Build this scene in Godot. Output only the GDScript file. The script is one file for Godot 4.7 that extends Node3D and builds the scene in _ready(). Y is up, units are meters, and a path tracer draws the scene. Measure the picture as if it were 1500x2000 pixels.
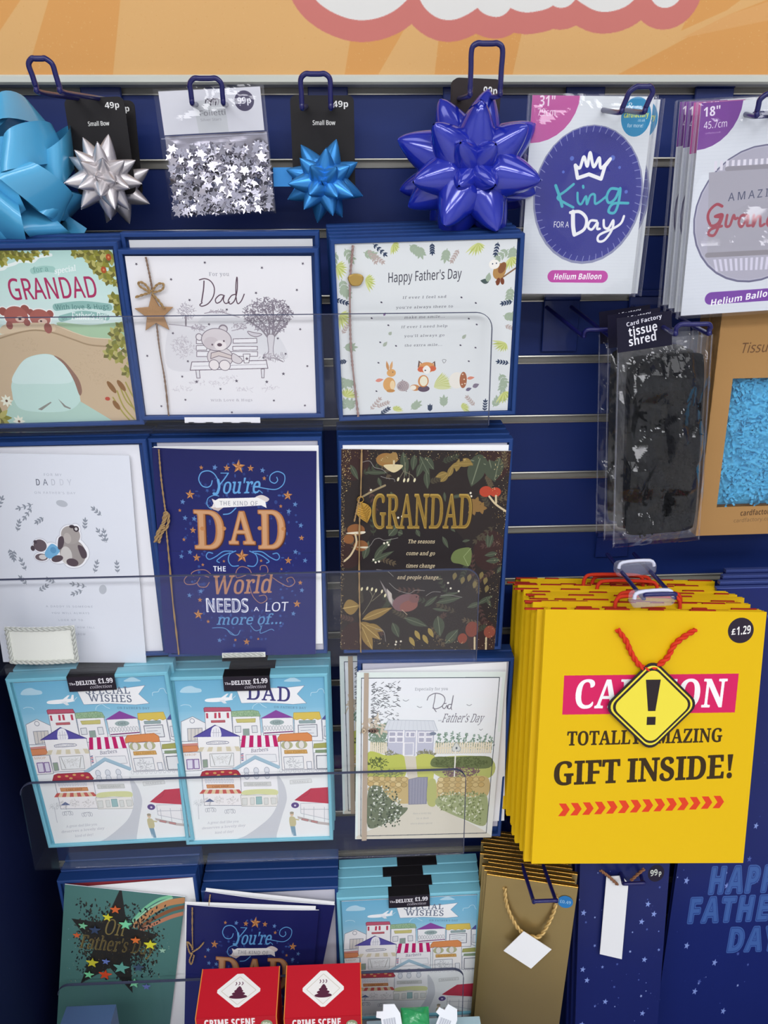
extends Node3D
# A shop wall of Father's Day cards, bows, balloons and gift bags. Metres, y up; the slat wall is the plane z = 0.

const FOCAL := 1560.0            # focal length in pixels of the 1500 x 2000 frame
const HALF_W := 750.0
const HALF_H := 1000.0
var eye := Transform3D()
var rng := RandomNumberGenerator.new()
var M := {}                      # shared materials
var SH := {}                     # shared meshes


func _ready():
	rng.seed = 7
	# ---- camera, sky, lights, exposure
	var cam := Camera3D.new()
	cam.name = "camera"
	cam.position = Vector3(0, 1.5962, 0.9917)
	cam.rotation_degrees = Vector3(-19.0426, -2.2393, -0.4332)
	cam.fov = rad_to_deg(2.0 * atan(HALF_H / FOCAL))
	cam.near = 0.02
	add_child(cam)
	eye = cam.transform
	var env := Environment.new()
	env.background_mode = Environment.BG_COLOR
	env.background_color = Color(0.02, 0.02, 0.025)
	env.tonemap_mode = Environment.TONE_MAPPER_LINEAR
	env.tonemap_exposure = 0.615
	env.sdfgi_enabled = true
	env.ssao_enabled = true
	env.ssil_enabled = true
	var we := WorldEnvironment.new()
	we.name = "world"
	we.environment = env
	add_child(we)
	materials()
	for p in [[-0.9, 0.85, 0.32], [0.9, 0.85, 0.32], [-1.4, 2.25, 2.8], [0.0, 2.25, 2.8], [1.4, 2.25, 2.8], [-1.4, 3.6, 3.1], [0.0, 3.6, 3.1], [1.4, 3.6, 3.1]]:
		ceiling_light(Vector3(p[0], 2.86, p[1]), p[2])
	# ---- setting, then objects
	room()
	slat_wall()
	header()
	shelves()
	cards()
	hanging_row()
	balloons()
	tissue_and_kraft()
	gift_bags()
	bottom_things()


# ---------------------------------------------------------------- placing and naming
func px(x: float, y: float, z: float) -> Vector3:
	# the point of the upright plane z that lies on the sight line through that spot of the frame
	var d := eye.basis * Vector3((x - HALF_W) / FOCAL, (HALF_H - y) / FOCAL, -1.0)
	return eye.origin + d * ((z - eye.origin.z) / d.z)


func frame(tl: Vector2, tr: Vector2, bl: Vector2, zt: float, zb: float, ztr := -9.0) -> Dictionary:
	# a rigid rectangle standing on its lower edge: origin at the middle of that edge, x along, y up, z out of the wall
	var a := px(tl.x, tl.y, zt)
	var b := px(tr.x, tr.y, zt if ztr < -8.0 else ztr)
	var c := px(bl.x, bl.y, zb)
	var ex := (b - a).normalized()
	var ey := a - c
	ey = (ey - ex * ey.dot(ex)).normalized()
	var w := (b - a).length()
	var h := (a - c).length()
	return {"xf": Transform3D(Basis(ex, ey, ex.cross(ey)), a - ey * h + ex * w * 0.5), "w": w, "h": h}


func tag(o: Node, label := "", category := "", group := "", kind := "") -> Node:
	if label: o.set_meta("label", label)
	if category: o.set_meta("category", category)
	if group: o.set_meta("group", group)
	if kind: o.set_meta("kind", kind)
	return o


func numbered(called: String, parent: Node) -> String:
	if not parent.has_node(NodePath(called)): return called
	var i := 1
	while parent.has_node(NodePath("%s_%03d" % [called, i])): i += 1
	return "%s_%03d" % [called, i]


func thing(called: String, label: String, category: String, xf := Transform3D(), group := "") -> Node3D:
	var o := Node3D.new()
	o.name = numbered(called, self)
	o.transform = xf
	add_child(o, true)
	tag(o, label, category, group)
	return o


func part(called: String, mesh: Mesh, parent: Node, xf := Transform3D(), mat: Material = null, label := "") -> MeshInstance3D:
	var o := MeshInstance3D.new()
	o.mesh = mesh
	o.name = numbered(called, parent)
	o.transform = xf
	if mat: o.material_override = mat
	if label: o.set_meta("label", label)
	parent.add_child(o, true)
	return o


func at(x: float, y: float, z: float) -> Transform3D:
	return Transform3D(Basis(), Vector3(x, y, z))


# ---------------------------------------------------------------- materials
func mat(col, rough := 0.6, metal := 0.0, coat := 0.0) -> StandardMaterial3D:
	var m := StandardMaterial3D.new()
	m.albedo_color = Color(col)
	m.roughness = rough
	m.metallic = metal
	if metal < 0.01: m.metallic_specular = 0.34
	if coat > 0.0:
		m.clearcoat_enabled = true
		m.clearcoat = coat
		m.clearcoat_roughness = 0.08
	return m


func pane(alpha := 0.04, rough := 0.04, col := "ffffff") -> StandardMaterial3D:
	var m := mat(col, rough)
	m.albedo_color.a = alpha
	m.transparency = BaseMaterial3D.TRANSPARENCY_ALPHA
	m.cull_mode = BaseMaterial3D.CULL_DISABLED
	return m


func printed(art: Art, rough := 0.5, coat := 0.0, metal := 0.0) -> StandardMaterial3D:
	var m := mat("ffffff", rough, metal, coat)
	m.albedo_texture = art.texture()
	return m


func noise_tex(freq: float, seamless_px := 256, octaves := 4, as_normal := false, seed_ := 3) -> NoiseTexture2D:
	var n := FastNoiseLite.new()
	n.seed = seed_
	n.frequency = freq
	n.fractal_octaves = octaves
	var t := NoiseTexture2D.new()
	t.width = seamless_px
	t.height = seamless_px
	t.seamless = true
	t.noise = n
	t.as_normal_map = as_normal
	if as_normal: t.bump_strength = 4.0
	return t


func grained(m: StandardMaterial3D, freq: float, scale: float, strength := 0.3) -> StandardMaterial3D:
	m.normal_enabled = true
	m.normal_texture = noise_tex(freq, 256, 3, true)
	m.normal_scale = strength
	m.uv1_triplanar = true
	m.uv1_scale = Vector3.ONE * scale
	return m


func materials():
	M.navy_laminate = mat("1c306e", 0.42)
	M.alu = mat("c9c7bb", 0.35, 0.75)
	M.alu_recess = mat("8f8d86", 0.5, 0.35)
	M.trim = mat("d3d6ca", 0.5)
	M.navy_box = mat("23427c", 0.42)
	M.navy_inner = mat("4a4d78", 0.6)
	M.blue_box = mat("7cc0d2", 0.45)
	M.white_paper = mat("e9eaee", 0.7)
	M.grey_paper = mat("c9c8d2", 0.7)
	M.acrylic = pane(0.004, 0.03, "dfe6ef")
	M.acrylic.metallic_specular = 0.29
	M.acrylic_edge = mat("4a4f66", 0.25, 0.0, 0.3)
	M.film = pane(0.005, 0.05)
	M.film.metallic_specular = 0.45
	M.hook = mat("1b1c5c", 0.35, 0.0, 0.5)
	M.hook_plate = mat("1e2f6c", 0.35, 0.0, 0.3)
	M.black_card = mat("1c1a1c", 0.45)
	M.twine = mat("a88a60", 0.9)
	M.twine_pink = mat("a58a84", 0.9)
	M.twine_brown = mat("8d7563", 0.9)
	M.kraft = grained(mat("ae8552", 0.85), 0.05, 12.0, 0.4)
	M.gold = mat("c29a4a", 0.3, 0.95)
	M.gold_bag = mat("a08a58", 0.34, 0.6)
	M.gold_edge = mat("d8a24a", 0.25, 0.9)
	M.silver = mat("d6d1d1", 0.34, 0.7)
	M.silver_star = mat("c4c2ce", 0.14, 1.0)
	M.blue_bow = mat("3f92d8", 0.28, 0.55)
	M.royal = mat("1d2cab", 0.16, 0.15, 0.9)
	M.sky_ribbon = mat("55b3e0", 0.26, 0.05, 0.5)
	M.yellow = mat("e2b804", 0.6)
	M.yellow_dark = mat("d8ae06", 0.55)
	M.red_print = mat("ab2c18", 0.55)
	M.red_cord = mat("d93a20", 0.8)
	M.red_box = mat("bd0d22", 0.55)
	M.orange_edge = mat("e0893a", 0.6)
	M.tag_yellow = mat("eddd44", 0.5)
	M.ink = mat("2b2326", 0.6)
	M.white = mat("f2f3f2", 0.6)
	M.navy_bag = mat("1c2868", 0.35, 0.1)
	M.shred_black = mat("121315", 0.8)
	M.shred_black.metallic_specular = 0.25
	M.shred_blue = mat("58b4de", 0.7)
	M.clear_plastic = pane(0.12, 0.08, "e8ecff")
	M.bronze_cord = mat("9a6a4a", 0.6, 0.3)
	M.gold_cord = mat("cfae6c", 0.45, 0.4)
	M.wood = grained(mat("b08a63", 0.7), 0.03, 40.0, 0.3)


# ---------------------------------------------------------------- meshes
func tool() -> SurfaceTool:
	var s := SurfaceTool.new()
	s.begin(Mesh.PRIMITIVE_TRIANGLES)
	return s


func done(s: SurfaceTool, m: Material = null, mesh: ArrayMesh = null) -> ArrayMesh:
	s.generate_normals()
	if m: s.set_material(m)
	return s.commit(mesh) if mesh else s.commit()


func flat(s: SurfaceTool): s.set_smooth_group(-1)


func quad(s: SurfaceTool, a: Vector3, b: Vector3, c: Vector3, d: Vector3, ua := Vector2(0, 0), ub := Vector2(1, 0), uc := Vector2(1, 1), ud := Vector2(0, 1)):
	# a b c d run clockwise as seen from the front
	for v in [[a, ua], [b, ub], [c, uc], [a, ua], [c, uc], [d, ud]]:
		s.set_uv(v[1])
		s.add_vertex(v[0])


func loops(s: SurfaceTool, rings: Array):
	# joins closed rings of equal length, each ring anticlockwise seen from +z, going from back to front
	for k in rings.size() - 1:
		var a: PackedVector3Array = rings[k]
		var b: PackedVector3Array = rings[k + 1]
		for i in a.size():
			var j := (i + 1) % a.size()
			quad(s, b[i], b[j], a[j], a[i])


func rect_ring(w: float, h: float, z: float, inset := 0.0) -> PackedVector3Array:
	# lower edge on y = 0, centred on x
	var x := w * 0.5 - inset
	return PackedVector3Array([Vector3(-x, inset, z), Vector3(x, inset, z), Vector3(x, h - inset, z), Vector3(-x, h - inset, z)])


func cap(s: SurfaceTool, r: PackedVector3Array, front := true):
	if front: quad(s, r[3], r[2], r[1], r[0])
	else: quad(s, r[2], r[3], r[0], r[1])


func box(w: float, h: float, z0: float, z1: float, bevel := 0.001) -> ArrayMesh:
	var s := tool()
	flat(s)
	loops(s, [rect_ring(w, h, z0, bevel), rect_ring(w, h, z0 + bevel), rect_ring(w, h, z1 - bevel), rect_ring(w, h, z1, bevel)])
	cap(s, rect_ring(w, h, z0, bevel), false)
	cap(s, rect_ring(w, h, z1, bevel))
	return done(s)


func slab(w: float, h: float, t: float, face: Material, body: Material, bend := 0.0) -> ArrayMesh:
	# a sheet whose front carries print; the front is at z = 0; bend bows it forward in the middle
	var n := 8 if bend != 0.0 else 1
	var s := tool()
	var b := tool()
	flat(b)
	for i in n:
		var u0 := float(i) / n
		var u1 := float(i + 1) / n
		var x0 := (u0 - 0.5) * w
		var x1 := (u1 - 0.5) * w
		var f0 := bend * sin(PI * u0)
		var f1 := bend * sin(PI * u1)
		quad(s, Vector3(x0, h, f0), Vector3(x1, h, f1), Vector3(x1, 0, f1), Vector3(x0, 0, f0), Vector2(u0, 0), Vector2(u1, 0), Vector2(u1, 1), Vector2(u0, 1))
		quad(b, Vector3(x1, h, f1 - t), Vector3(x0, h, f0 - t), Vector3(x0, 0, f0 - t), Vector3(x1, 0, f1 - t))
		quad(b, Vector3(x0, h, f0 - t), Vector3(x1, h, f1 - t), Vector3(x1, h, f1), Vector3(x0, h, f0))
		quad(b, Vector3(x0, 0, f0), Vector3(x1, 0, f1), Vector3(x1, 0, f1 - t), Vector3(x0, 0, f0 - t))
	for e in [[-0.5, 1.0], [0.5, -1.0]]:
		var x: float = e[0] * w
		if e[1] > 0: quad(b, Vector3(x, h, -t), Vector3(x, h, 0), Vector3(x, 0, 0), Vector3(x, 0, -t))
		else: quad(b, Vector3(x, h, 0), Vector3(x, h, -t), Vector3(x, 0, -t), Vector3(x, 0, 0))
	var mesh := done(s, face)
	return done(b, body, mesh)


func tray(w: float, h: float, d: float, rim := 0.005, deep := 0.006) -> ArrayMesh:
	# a shallow lidless box seen from the open side; the rim's front is at z = 0
	var s := tool()
	flat(s)
	var c := 0.0012
	var back := rect_ring(w, h, -d)
	var floor_ring := rect_ring(w, h, -deep, rim)
	loops(s, [back, rect_ring(w, h, -c), rect_ring(w, h, 0, c), rect_ring(w, h, 0, rim - c * 0.5), rect_ring(w, h, -c * 0.5, rim), floor_ring])
	cap(s, floor_ring)
	cap(s, back, false)
	return done(s)


func extrude(poly: PackedVector2Array, z0: float, z1: float, bevel := 0.0) -> ArrayMesh:
	var p := poly.duplicate()
	var area := 0.0
	for i in p.size(): area += p[i].cross(p[(i + 1) % p.size()])
	if area < 0: p.reverse()
	var n := p.size()
	var inner := PackedVector2Array()
	for i in n:
		var d0 := (p[i] - p[(i + n - 1) % n]).normalized()
		var d1 := (p[(i + 1) % n] - p[i]).normalized()
		var bis := (d0.orthogonal() + d1.orthogonal())
		# orthogonal() turns a quarter clockwise or anticlockwise: make it point inwards for an anticlockwise outline
		var inward := Vector2(-d0.y, d0.x) + Vector2(-d1.y, d1.x)
		var k := maxf(inward.length_squared() * 0.5, 0.35)
		inner.append(p[i] + inward / k * bevel)
	var s := tool()
	flat(s)
	var lo := PackedVector3Array()
	var mid := PackedVector3Array()
	var hi := PackedVector3Array()
	for i in n:
		lo.append(Vector3(p[i].x, p[i].y, z0))
		mid.append(Vector3(p[i].x, p[i].y, z1 - bevel))
		hi.append(Vector3(inner[i].x, inner[i].y, z1))
	loops(s, [lo, mid, hi] if bevel > 0.0 else [lo, mid])
	var top := inner if bevel > 0.0 else p
	var bb := Rect2(p[0], Vector2.ZERO)
	for q in p: bb = bb.expand(q)
	for set_ in [[top, z1, true], [p, z0, false]]:
		var pl: PackedVector2Array = set_[0]
		var idx := Geometry2D.triangulate_polygon(pl)
		for k in range(0, idx.size(), 3):
			var t := [idx[k], idx[k + 1], idx[k + 2]]
			var turn := (pl[t[1]] - pl[t[0]]).cross(pl[t[2]] - pl[t[0]])
			if (turn > 0.0) == set_[2]: t.reverse()
			for i in t:
				s.set_uv(Vector2((pl[i].x - bb.position.x) / bb.size.x, 1.0 - (pl[i].y - bb.position.y) / bb.size.y))
				s.add_vertex(Vector3(pl[i].x, pl[i].y, set_[1]))
	return done(s)


func grid(s: SurfaceTool, rows: Array, smooth := true):
	# rows of points, first row on top as seen from the front
	if smooth: s.set_smooth_group(0)
	else: flat(s)
	var nr := rows.size() - 1
	for j in nr:
		var a: PackedVector3Array = rows[j]
		var b: PackedVector3Array = rows[j + 1]
		var nc := a.size() - 1
		for i in nc:
			quad(s, a[i], a[i + 1], b[i + 1], b[i], Vector2(float(i) / nc, float(j) / nr), Vector2(float(i + 1) / nc, float(j) / nr), Vector2(float(i + 1) / nc, float(j + 1) / nr), Vector2(float(i) / nc, float(j + 1) / nr))


func curve(pts: PackedVector3Array, n := 6, closed := false) -> PackedVector3Array:
	var out := PackedVector3Array()
	var c := pts.size()
	for i in (c if closed else c - 1):
		var p0 := pts[(i + c - 1) % c] if closed else pts[maxi(i - 1, 0)]
		var p1 := pts[i]
		var p2 := pts[(i + 1) % c]
		var p3 := pts[(i + 2) % c] if closed else pts[mini(i + 2, c - 1)]
		for k in n: out.append(p1.cubic_interpolate(p2, p0, p3, float(k) / n))
	if not closed: out.append(pts[c - 1])
	return out


func tube(s: SurfaceTool, pts: PackedVector3Array, r: float, sides := 6, closed := false):
	s.set_smooth_group(0)
	var n := pts.size()
	var rings := []
	var up := Vector3(0.31, 0.84, 0.44).normalized()
	for i in n:
		var d: Vector3
		if closed: d = pts[(i + 1) % n] - pts[(i + n - 1) % n]
		else: d = pts[mini(i + 1, n - 1)] - pts[maxi(i - 1, 0)]
		d = d.normalized()
		var x := up - d * up.dot(d)
		if x.length() < 0.05: x = d.cross(Vector3(1, 0, 0.2))
		x = x.normalized()
		up = x
		var y := d.cross(x)
		var ring := PackedVector3Array()
		for k in sides + 1:
			var a := TAU * k / sides
			ring.append(pts[i] + (x * cos(a) + y * sin(a)) * r)
		rings.append(ring)
	if closed: rings.append(rings[0])
	grid(s, rings)
	if not closed:
		flat(s)
		for e in [0, n - 1]:
			for k in range(1, sides - 1):
				var t := [rings[e][0], rings[e][k], rings[e][k + 1]]
				if e == 0: t.reverse()
				for v in t: s.add_vertex(v)


func tube_mesh(pts: PackedVector3Array, r: float, sides := 6, smooth := 5, closed := false) -> ArrayMesh:
	var s := tool()
	tube(s, curve(pts, smooth, closed) if smooth > 0 else pts, r, sides, closed)
	return done(s)


func cord_mesh(pts: PackedVector3Array, r: float, pitch := 6.0) -> ArrayMesh:
	# two strands twisted round each other
	var c := curve(pts, 8)
	var s := tool()
	var run := 0.0
	for strand in 2:
		var out := PackedVector3Array()
		run = 0.0
		for i in c.size():
			var d := (c[mini(i + 1, c.size() - 1)] - c[maxi(i - 1, 0)]).normalized()
			if i > 0: run += (c[i] - c[i - 1]).length()
			var x := d.cross(Vector3(0.1, 0.2, 1)).normalized()
			var y := d.cross(x)
			var a := run / (r * pitch) * TAU + PI * strand
			out.append(c[i] + (x * cos(a) + y * sin(a)) * r * 0.5)
		tube(s, out, r * 0.62, 5)
	return done(s)


func star_poly(r: float, inner := 0.42, turn := 0.0, n := 5) -> PackedVector2Array:
	var p := PackedVector2Array()
	for i in n * 2:
		var a := PI * 0.5 + turn + PI * i / n
		p.append(Vector2(cos(a), sin(a)) * (r if i % 2 == 0 else r * inner))
	return p


func round_rect(w: float, h: float, r: float, n := 5) -> PackedVector2Array:
	# centred on x, lower edge on y = 0
	var p := PackedVector2Array()
	for c in [[w * 0.5 - r, r, -90], [w * 0.5 - r, h - r, 0], [-w * 0.5 + r, h - r, 90], [-w * 0.5 + r, r, 180]]:
		for i in n + 1:
			var a := deg_to_rad(c[2] + 90.0 * i / n)
			p.append(Vector2(c[0] + cos(a) * r, c[1] + sin(a) * r))
	return p


func wrinkled(w: float, h: float, bulge: float, amp: float, freq: float, seed_: int, nx := 36, ny := 44, corner := 0.0) -> ArrayMesh:
	# a loose sheet of film: its edges lie flat, the middle swells by bulge and creases by amp
	var n := FastNoiseLite.new()
	n.seed = seed_
	n.frequency = freq
	n.fractal_type = FastNoiseLite.FRACTAL_RIDGED
	n.fractal_octaves = 3
	var rows := []
	for j in ny + 1:
		var row := PackedVector3Array()
		for i in nx + 1:
			var u := float(i) / nx
			var v := float(j) / ny
			var e := minf(1.0, minf(minf(u, 1.0 - u), minf(v, 1.0 - v)) * 9.0)
			var z := bulge * pow(sin(PI * u) * sin(PI * v), 0.6) + amp * e * n.get_noise_2d(u * w * 1000.0 + 0.35 * v * h * 1000.0, v * h * 1000.0)
			var cu := pow(absf(2.0 * u - 1.0), 8.0)
			var cv := pow(absf(2.0 * v - 1.0), 8.0)
			row.append(Vector3((u - 0.5) * w * (1.0 - corner * cv), h * (0.5 + (0.5 - v) * (1.0 - corner * 0.5 * cu)), z))
		rows.append(row)
	var s := tool()
	grid(s, rows)
	return done(s)


func crinkled(w: float, h: float, bulge: float, amp: float, n: int, short: float, long: float, seed_: int, nx := 50, ny := 70) -> ArrayMesh:
	# film with sharp creases: folded-paper waves of several directions and lengths laid over each other
	var rg := RandomNumberGenerator.new()
	rg.seed = seed_
	var waves := []
	for i in n: waves.append([Vector2(1, 0).rotated(rg.randf() * PI), rg.randf_range(short, long), rg.randf() * 10.0])
	var rows := []
	for j in ny + 1:
		var row := PackedVector3Array()
		for i in nx + 1:
			var u := float(i) / nx
			var v := float(j) / ny
			var p := Vector2((u - 0.5) * w, h * (1.0 - v))
			var z := 0.0
			for k in waves: z += (2.0 * pingpong(p.dot(k[0]) / k[1] + k[2], 1.0) - 1.0) * k[1] / long
			var e := minf(1.0, minf(minf(u, 1.0 - u), minf(v, 1.0 - v)) * 10.0)
			row.append(Vector3(p.x, p.y, bulge * pow(sin(PI * u) * sin(PI * v), 0.55) + amp * e * z))
		rows.append(row)
	var s := tool()
	grid(s, rows, false)
	return done(s)


func sticker(r: float, face: Material, n := 24) -> ArrayMesh:
	var p := PackedVector2Array()
	for i in n: p.append(Vector2(cos(TAU * i / n), sin(TAU * i / n)) * r)
	var mesh := extrude(p, 0.0, 0.0004)
	mesh.surface_set_material(0, face)
	return mesh


# ---------------------------------------------------------------- printed artwork, drawn shape by shape
class Art:
	static var glyphs := {}
	static var fonts := {}
	var im: Image
	var W: int
	var H: int
	var made: ImageTexture
	var rnd := RandomNumberGenerator.new()

	func _init(w: int, h: int, bg):
		W = w
		H = h
		rnd.seed = 11
		im = Image.create_empty(w * 2, h * 2, false, Image.FORMAT_RGBA8)
		im.fill(Color(bg))

	func texture() -> ImageTexture:
		if made == null:
			im.shrink_x2()
			made = ImageTexture.create_from_image(im)
		return made

	static func pts(s) -> PackedVector2Array:
		if s is PackedVector2Array: return s
		var out := PackedVector2Array()
		for t in s.split(" ", false):
			var c: PackedStringArray = t.split(",")
			out.append(Vector2(float(c[0]), float(c[1])))
		return out

	static func smooth(p: PackedVector2Array, closed: bool, n := 6) -> PackedVector2Array:
		var out := PackedVector2Array()
		var c := p.size()
		if c < 3: return p
		for i in (c if closed else c - 1):
			var p0 := p[(i + c - 1) % c] if closed else p[maxi(i - 1, 0)]
			var p3 := p[(i + 2) % c] if closed else p[mini(i + 2, c - 1)]
			for k in n: out.append(p[i].cubic_interpolate(p[(i + 1) % c], p0, p3, float(k) / n))
		if not closed: out.append(p[c - 1])
		return out

	func raster(contours: Array, col: Color):
		var h := im.get_height()
		var w := im.get_width()
		var lo := 1e9
		var hi := -1e9
		for c in contours:
			for p in c:
				lo = minf(lo, p.y)
				hi = maxf(hi, p.y)
		var y0 := clampi(int(floor(lo * 2.0)), 0, h - 1)
		var y1 := clampi(int(ceil(hi * 2.0)), 0, h - 1)
		if hi < 0 or lo * 2.0 >= h or y1 < y0: return
		var rows := []
		for y in y1 - y0 + 1: rows.append(PackedVector2Array())
		for c in contours:
			var n: int = c.size()
			for i in n:
				var a: Vector2 = c[i] * 2.0
				var b: Vector2 = c[(i + 1) % n] * 2.0
				var sgn := 1.0
				if a.y > b.y:
					var t := a
					a = b
					b = t
					sgn = -1.0
				var ya := maxi(int(ceil(a.y - 0.5)), y0)
				var yb := mini(int(ceil(b.y - 0.5)) - 1, y1)
				if ya > yb: continue
				var k := (b.x - a.x) / (b.y - a.y)
				var x := a.x + (ya + 0.5 - a.y) * k
				for y in range(ya, yb + 1):
					rows[y - y0].append(Vector2(x, sgn))
					x += k
		var strip: Image = null
		if col.a < 0.995:
			strip = Image.create_empty(w, 1, false, Image.FORMAT_RGBA8)
			strip.fill(col)
		for y in rows.size():
			var r: PackedVector2Array = rows[y]
			if r.size() < 2: continue
			r.sort()
			var wind := 0.0
			var from := 0.0
			for p in r:
				if wind == 0.0: from = p.x
				wind += p.y
				if wind == 0.0:
					var xa := clampi(int(round(from)), 0, w)
					var xb := clampi(int(round(p.x)), 0, w)
					if xb > xa:
						if strip: im.blend_rect(strip, Rect2i(0, 0, xb - xa, 1), Vector2i(xa, y + y0))
						else: im.fill_rect(Rect2i(xa, y + y0, xb - xa, 1), col)

	func fill(s, col, soft := false):
		var p := pts(s)
		raster([smooth(p, true) if soft else p], Color(col))

	func stroke(s, width: float, col, soft := true, closed := false):
		var p := pts(s)
		if soft: p = smooth(p, closed)
		if closed: p.append(p[0])
		var r := width * 0.5
		var cs := []
		for i in p.size():
			if width > 2.5:
				var o := PackedVector2Array()
				var sides := 8 if r < 14 else 28
				for k in sides: o.append(p[i] + Vector2(cos(TAU * k / sides), -sin(TAU * k / sides)) * r)
				cs.append(o)
			if i + 1 < p.size():
				var d := p[i + 1] - p[i]
				if d.length() < 0.01: continue
				var n := Vector2(-d.y, d.x).normalized() * r
				cs.append(PackedVector2Array([p[i] + n, p[i + 1] + n, p[i + 1] - n, p[i] - n]))
		raster(cs, Color(col))

	func edged(s, col, line, width: float, soft := false):
		fill(s, col, soft)
		stroke(s, width, line, soft, true)

	func oval(s, rx: float, ry: float, col, rot := 0.0):
		var c := pts(s)[0]
		var p := PackedVector2Array()
		var n := 14 if maxf(rx, ry) < 12 else 32
		for i in n: p.append(c + Vector2(cos(TAU * i / n) * rx, sin(TAU * i / n) * ry).rotated(deg_to_rad(rot)))
		raster([p], Color(col))

	func ring(s, rx: float, ry: float, width: float, col, rot := 0.0):
		var c := pts(s)[0]
		var p := PackedVector2Array()
		for i in 28: p.append(c + Vector2(cos(TAU * i / 28) * rx, sin(TAU * i / 28) * ry).rotated(deg_to_rad(rot)))
		stroke(p, width, col, false, true)

	func star(s, r: float, col, rot := 0.0, shade = null):
		for c in pts(s):
			var p := PackedVector2Array()
			for i in 10: p.append(c + Vector2(0, -(r if i % 2 == 0 else r * 0.42)).rotated(deg_to_rad(rot) + PI * i / 5))
			raster([p], Color(col))
			if shade:
				for i in 5: raster([PackedVector2Array([c, p[i * 2], p[i * 2 + 1]])], Color(shade))

	func leaf(s, length: float, wide: float, ang: float, col, vein = null):
		var c := pts(s)[0]
		var p := PackedVector2Array()
		for i in 13:
			var t := i / 12.0
			p.append(Vector2(t * length, -wide * 0.5 * sin(PI * pow(t, 0.8))))
		for i in 11:
			var t := 1.0 - (i + 1) / 12.0
			p.append(Vector2(t * length, wide * 0.5 * sin(PI * pow(t, 0.8))))
		for i in p.size(): p[i] = c + p[i].rotated(deg_to_rad(ang))
		raster([p], Color(col))
		if vein: stroke(PackedVector2Array([c, c + Vector2(length * 0.9, 0).rotated(deg_to_rad(ang))]), maxf(1.0, wide * 0.06), vein, false)

	func sprig(s, length: float, wide: float, ang: float, col, n := 4, stem := true):
		var c := pts(s)[0]
		var d := Vector2(1, 0).rotated(deg_to_rad(ang))
		if stem: stroke(PackedVector2Array([c, c + d * length]), maxf(1.0, wide * 0.13), col, false)
		for i in n:
			var q := c + d * length * (i + 0.4) / n
			for side in [-1, 1]: leaf(PackedVector2Array([q]), wide, wide * 0.42, ang + side * 42, col)
		leaf(PackedVector2Array([c + d * length * 0.92]), wide, wide * 0.4, ang, col)

	func grad(s, top, low):
		var p := pts(s)
		var a := Color(top)
		var b := Color(low)
		var y0 := int(p[0].y * 2)
		var y1 := int(p[1].y * 2)
		for y in range(maxi(y0, 0), mini(y1, im.get_height())):
			im.fill_rect(Rect2i(int(p[0].x * 2), y, int((p[1].x - p[0].x) * 2), 1), a.lerp(b, float(y - y0) / maxf(1, y1 - y0)))

	func specks(s, n: int, size: float, cols: Array, power := 1.0):
		# scattered over the box from the first to the second point, thicker towards its middle as power grows
		var p := pts(s)
		for i in n:
			var q := Vector2(rnd.randf(), rnd.randf())
			if power > 1.0: q = Vector2(0.5, 0.5) + (q - Vector2(0.5, 0.5)) * pow(rnd.randf(), power - 1.0)
			q = p[0] + (p[1] - p[0]) * q
			var r := size * rnd.randf_range(0.4, 1.0)
			if r < 2.0: im.fill_rect(Rect2i(int(q.x * 2), int(q.y * 2), maxi(1, int(r * 2)), maxi(1, int(r * 2))), Color(cols[i % cols.size()]))
			else: leaf(PackedVector2Array([q]), r * 2.0, r, rnd.randf() * 360.0, cols[i % cols.size()])

	func scribble(s, rx: float, ry: float, n: int, length: float, width: float, col):
		var c := pts(s)[0]
		for i in n:
			var a := rnd.randf() * TAU
			var q := c + Vector2(cos(a) * rx, sin(a) * ry) * sqrt(rnd.randf())
			var d := Vector2(length * rnd.randf_range(0.5, 1.0), 0).rotated(rnd.randf() * TAU)
			stroke(PackedVector2Array([q, q + d * 0.5 + Vector2(rnd.randf_range(-3, 3), rnd.randf_range(-3, 3)), q + d]), width, col, false)

	static func glyph(font: String, ch: String) -> Array:
		# outlines in units of the cap height, y down, and the advance
		var key := font + ch
		if not glyphs.has(key):
			if not fonts.has(font):
				var f := SystemFont.new()
				f.font_names = PackedStringArray(["Droid Serif" if font.begins_with("serif") else "Droid Sans Mono" if font == "mono" else "Droid Sans"])
				f.font_weight = 700 if font.ends_with("b") else 400
				f.hinting = TextServer.HINTING_NONE
				fonts[font] = f
			var rid: RID = fonts[font].get_rids()[0]
			var ts := TextServerManager.get_primary_interface()
			var g := ts.font_get_glyph_index(rid, 256, ch.unicode_at(0), 0)
			var d: Dictionary = ts.font_get_glyph_contours(rid, 256, g)
			var k := 1.0 / (256.0 * 0.714)
			var cs := []
			var start := 0
			if d.has("contours"):
				for e in d.contours:
					var c := PackedVector2Array()
					for i in range(start, e + 1): c.append(Vector2(d.points[i].x, d.points[i].y) * k)
					cs.append(c)
					start = e + 1
			glyphs[key] = [cs, ts.font_get_glyph_advance(rid, 256, g).x * k]
		return glyphs[key]

	func text(words: String, s, width: float, cap: float, col, font := "sans", rot := 0.0, skew := 0.0, spacing := 0.0, fat := 0.0):
		# centred on the point, which lies on the base line; width 0 keeps the font's own proportions
		var p := pts(s)[0]
		var total := 0.0
		for i in words.length(): total += glyph(font, words[i])[1] + (spacing if i + 1 < words.length() else 0.0)
		var sx := width / total if width > 0.0 else cap
		var x := -total * 0.5
		var all := []
		for ch in words:
			var g := glyph(font, ch)
			for c in g[0]:
				var o := PackedVector2Array()
				for q in c: o.append(p + Vector2((x + q.x) * sx - q.y * cap * skew, q.y * cap).rotated(deg_to_rad(rot)))
				all.append(o)
			x += g[1] + spacing
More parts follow.
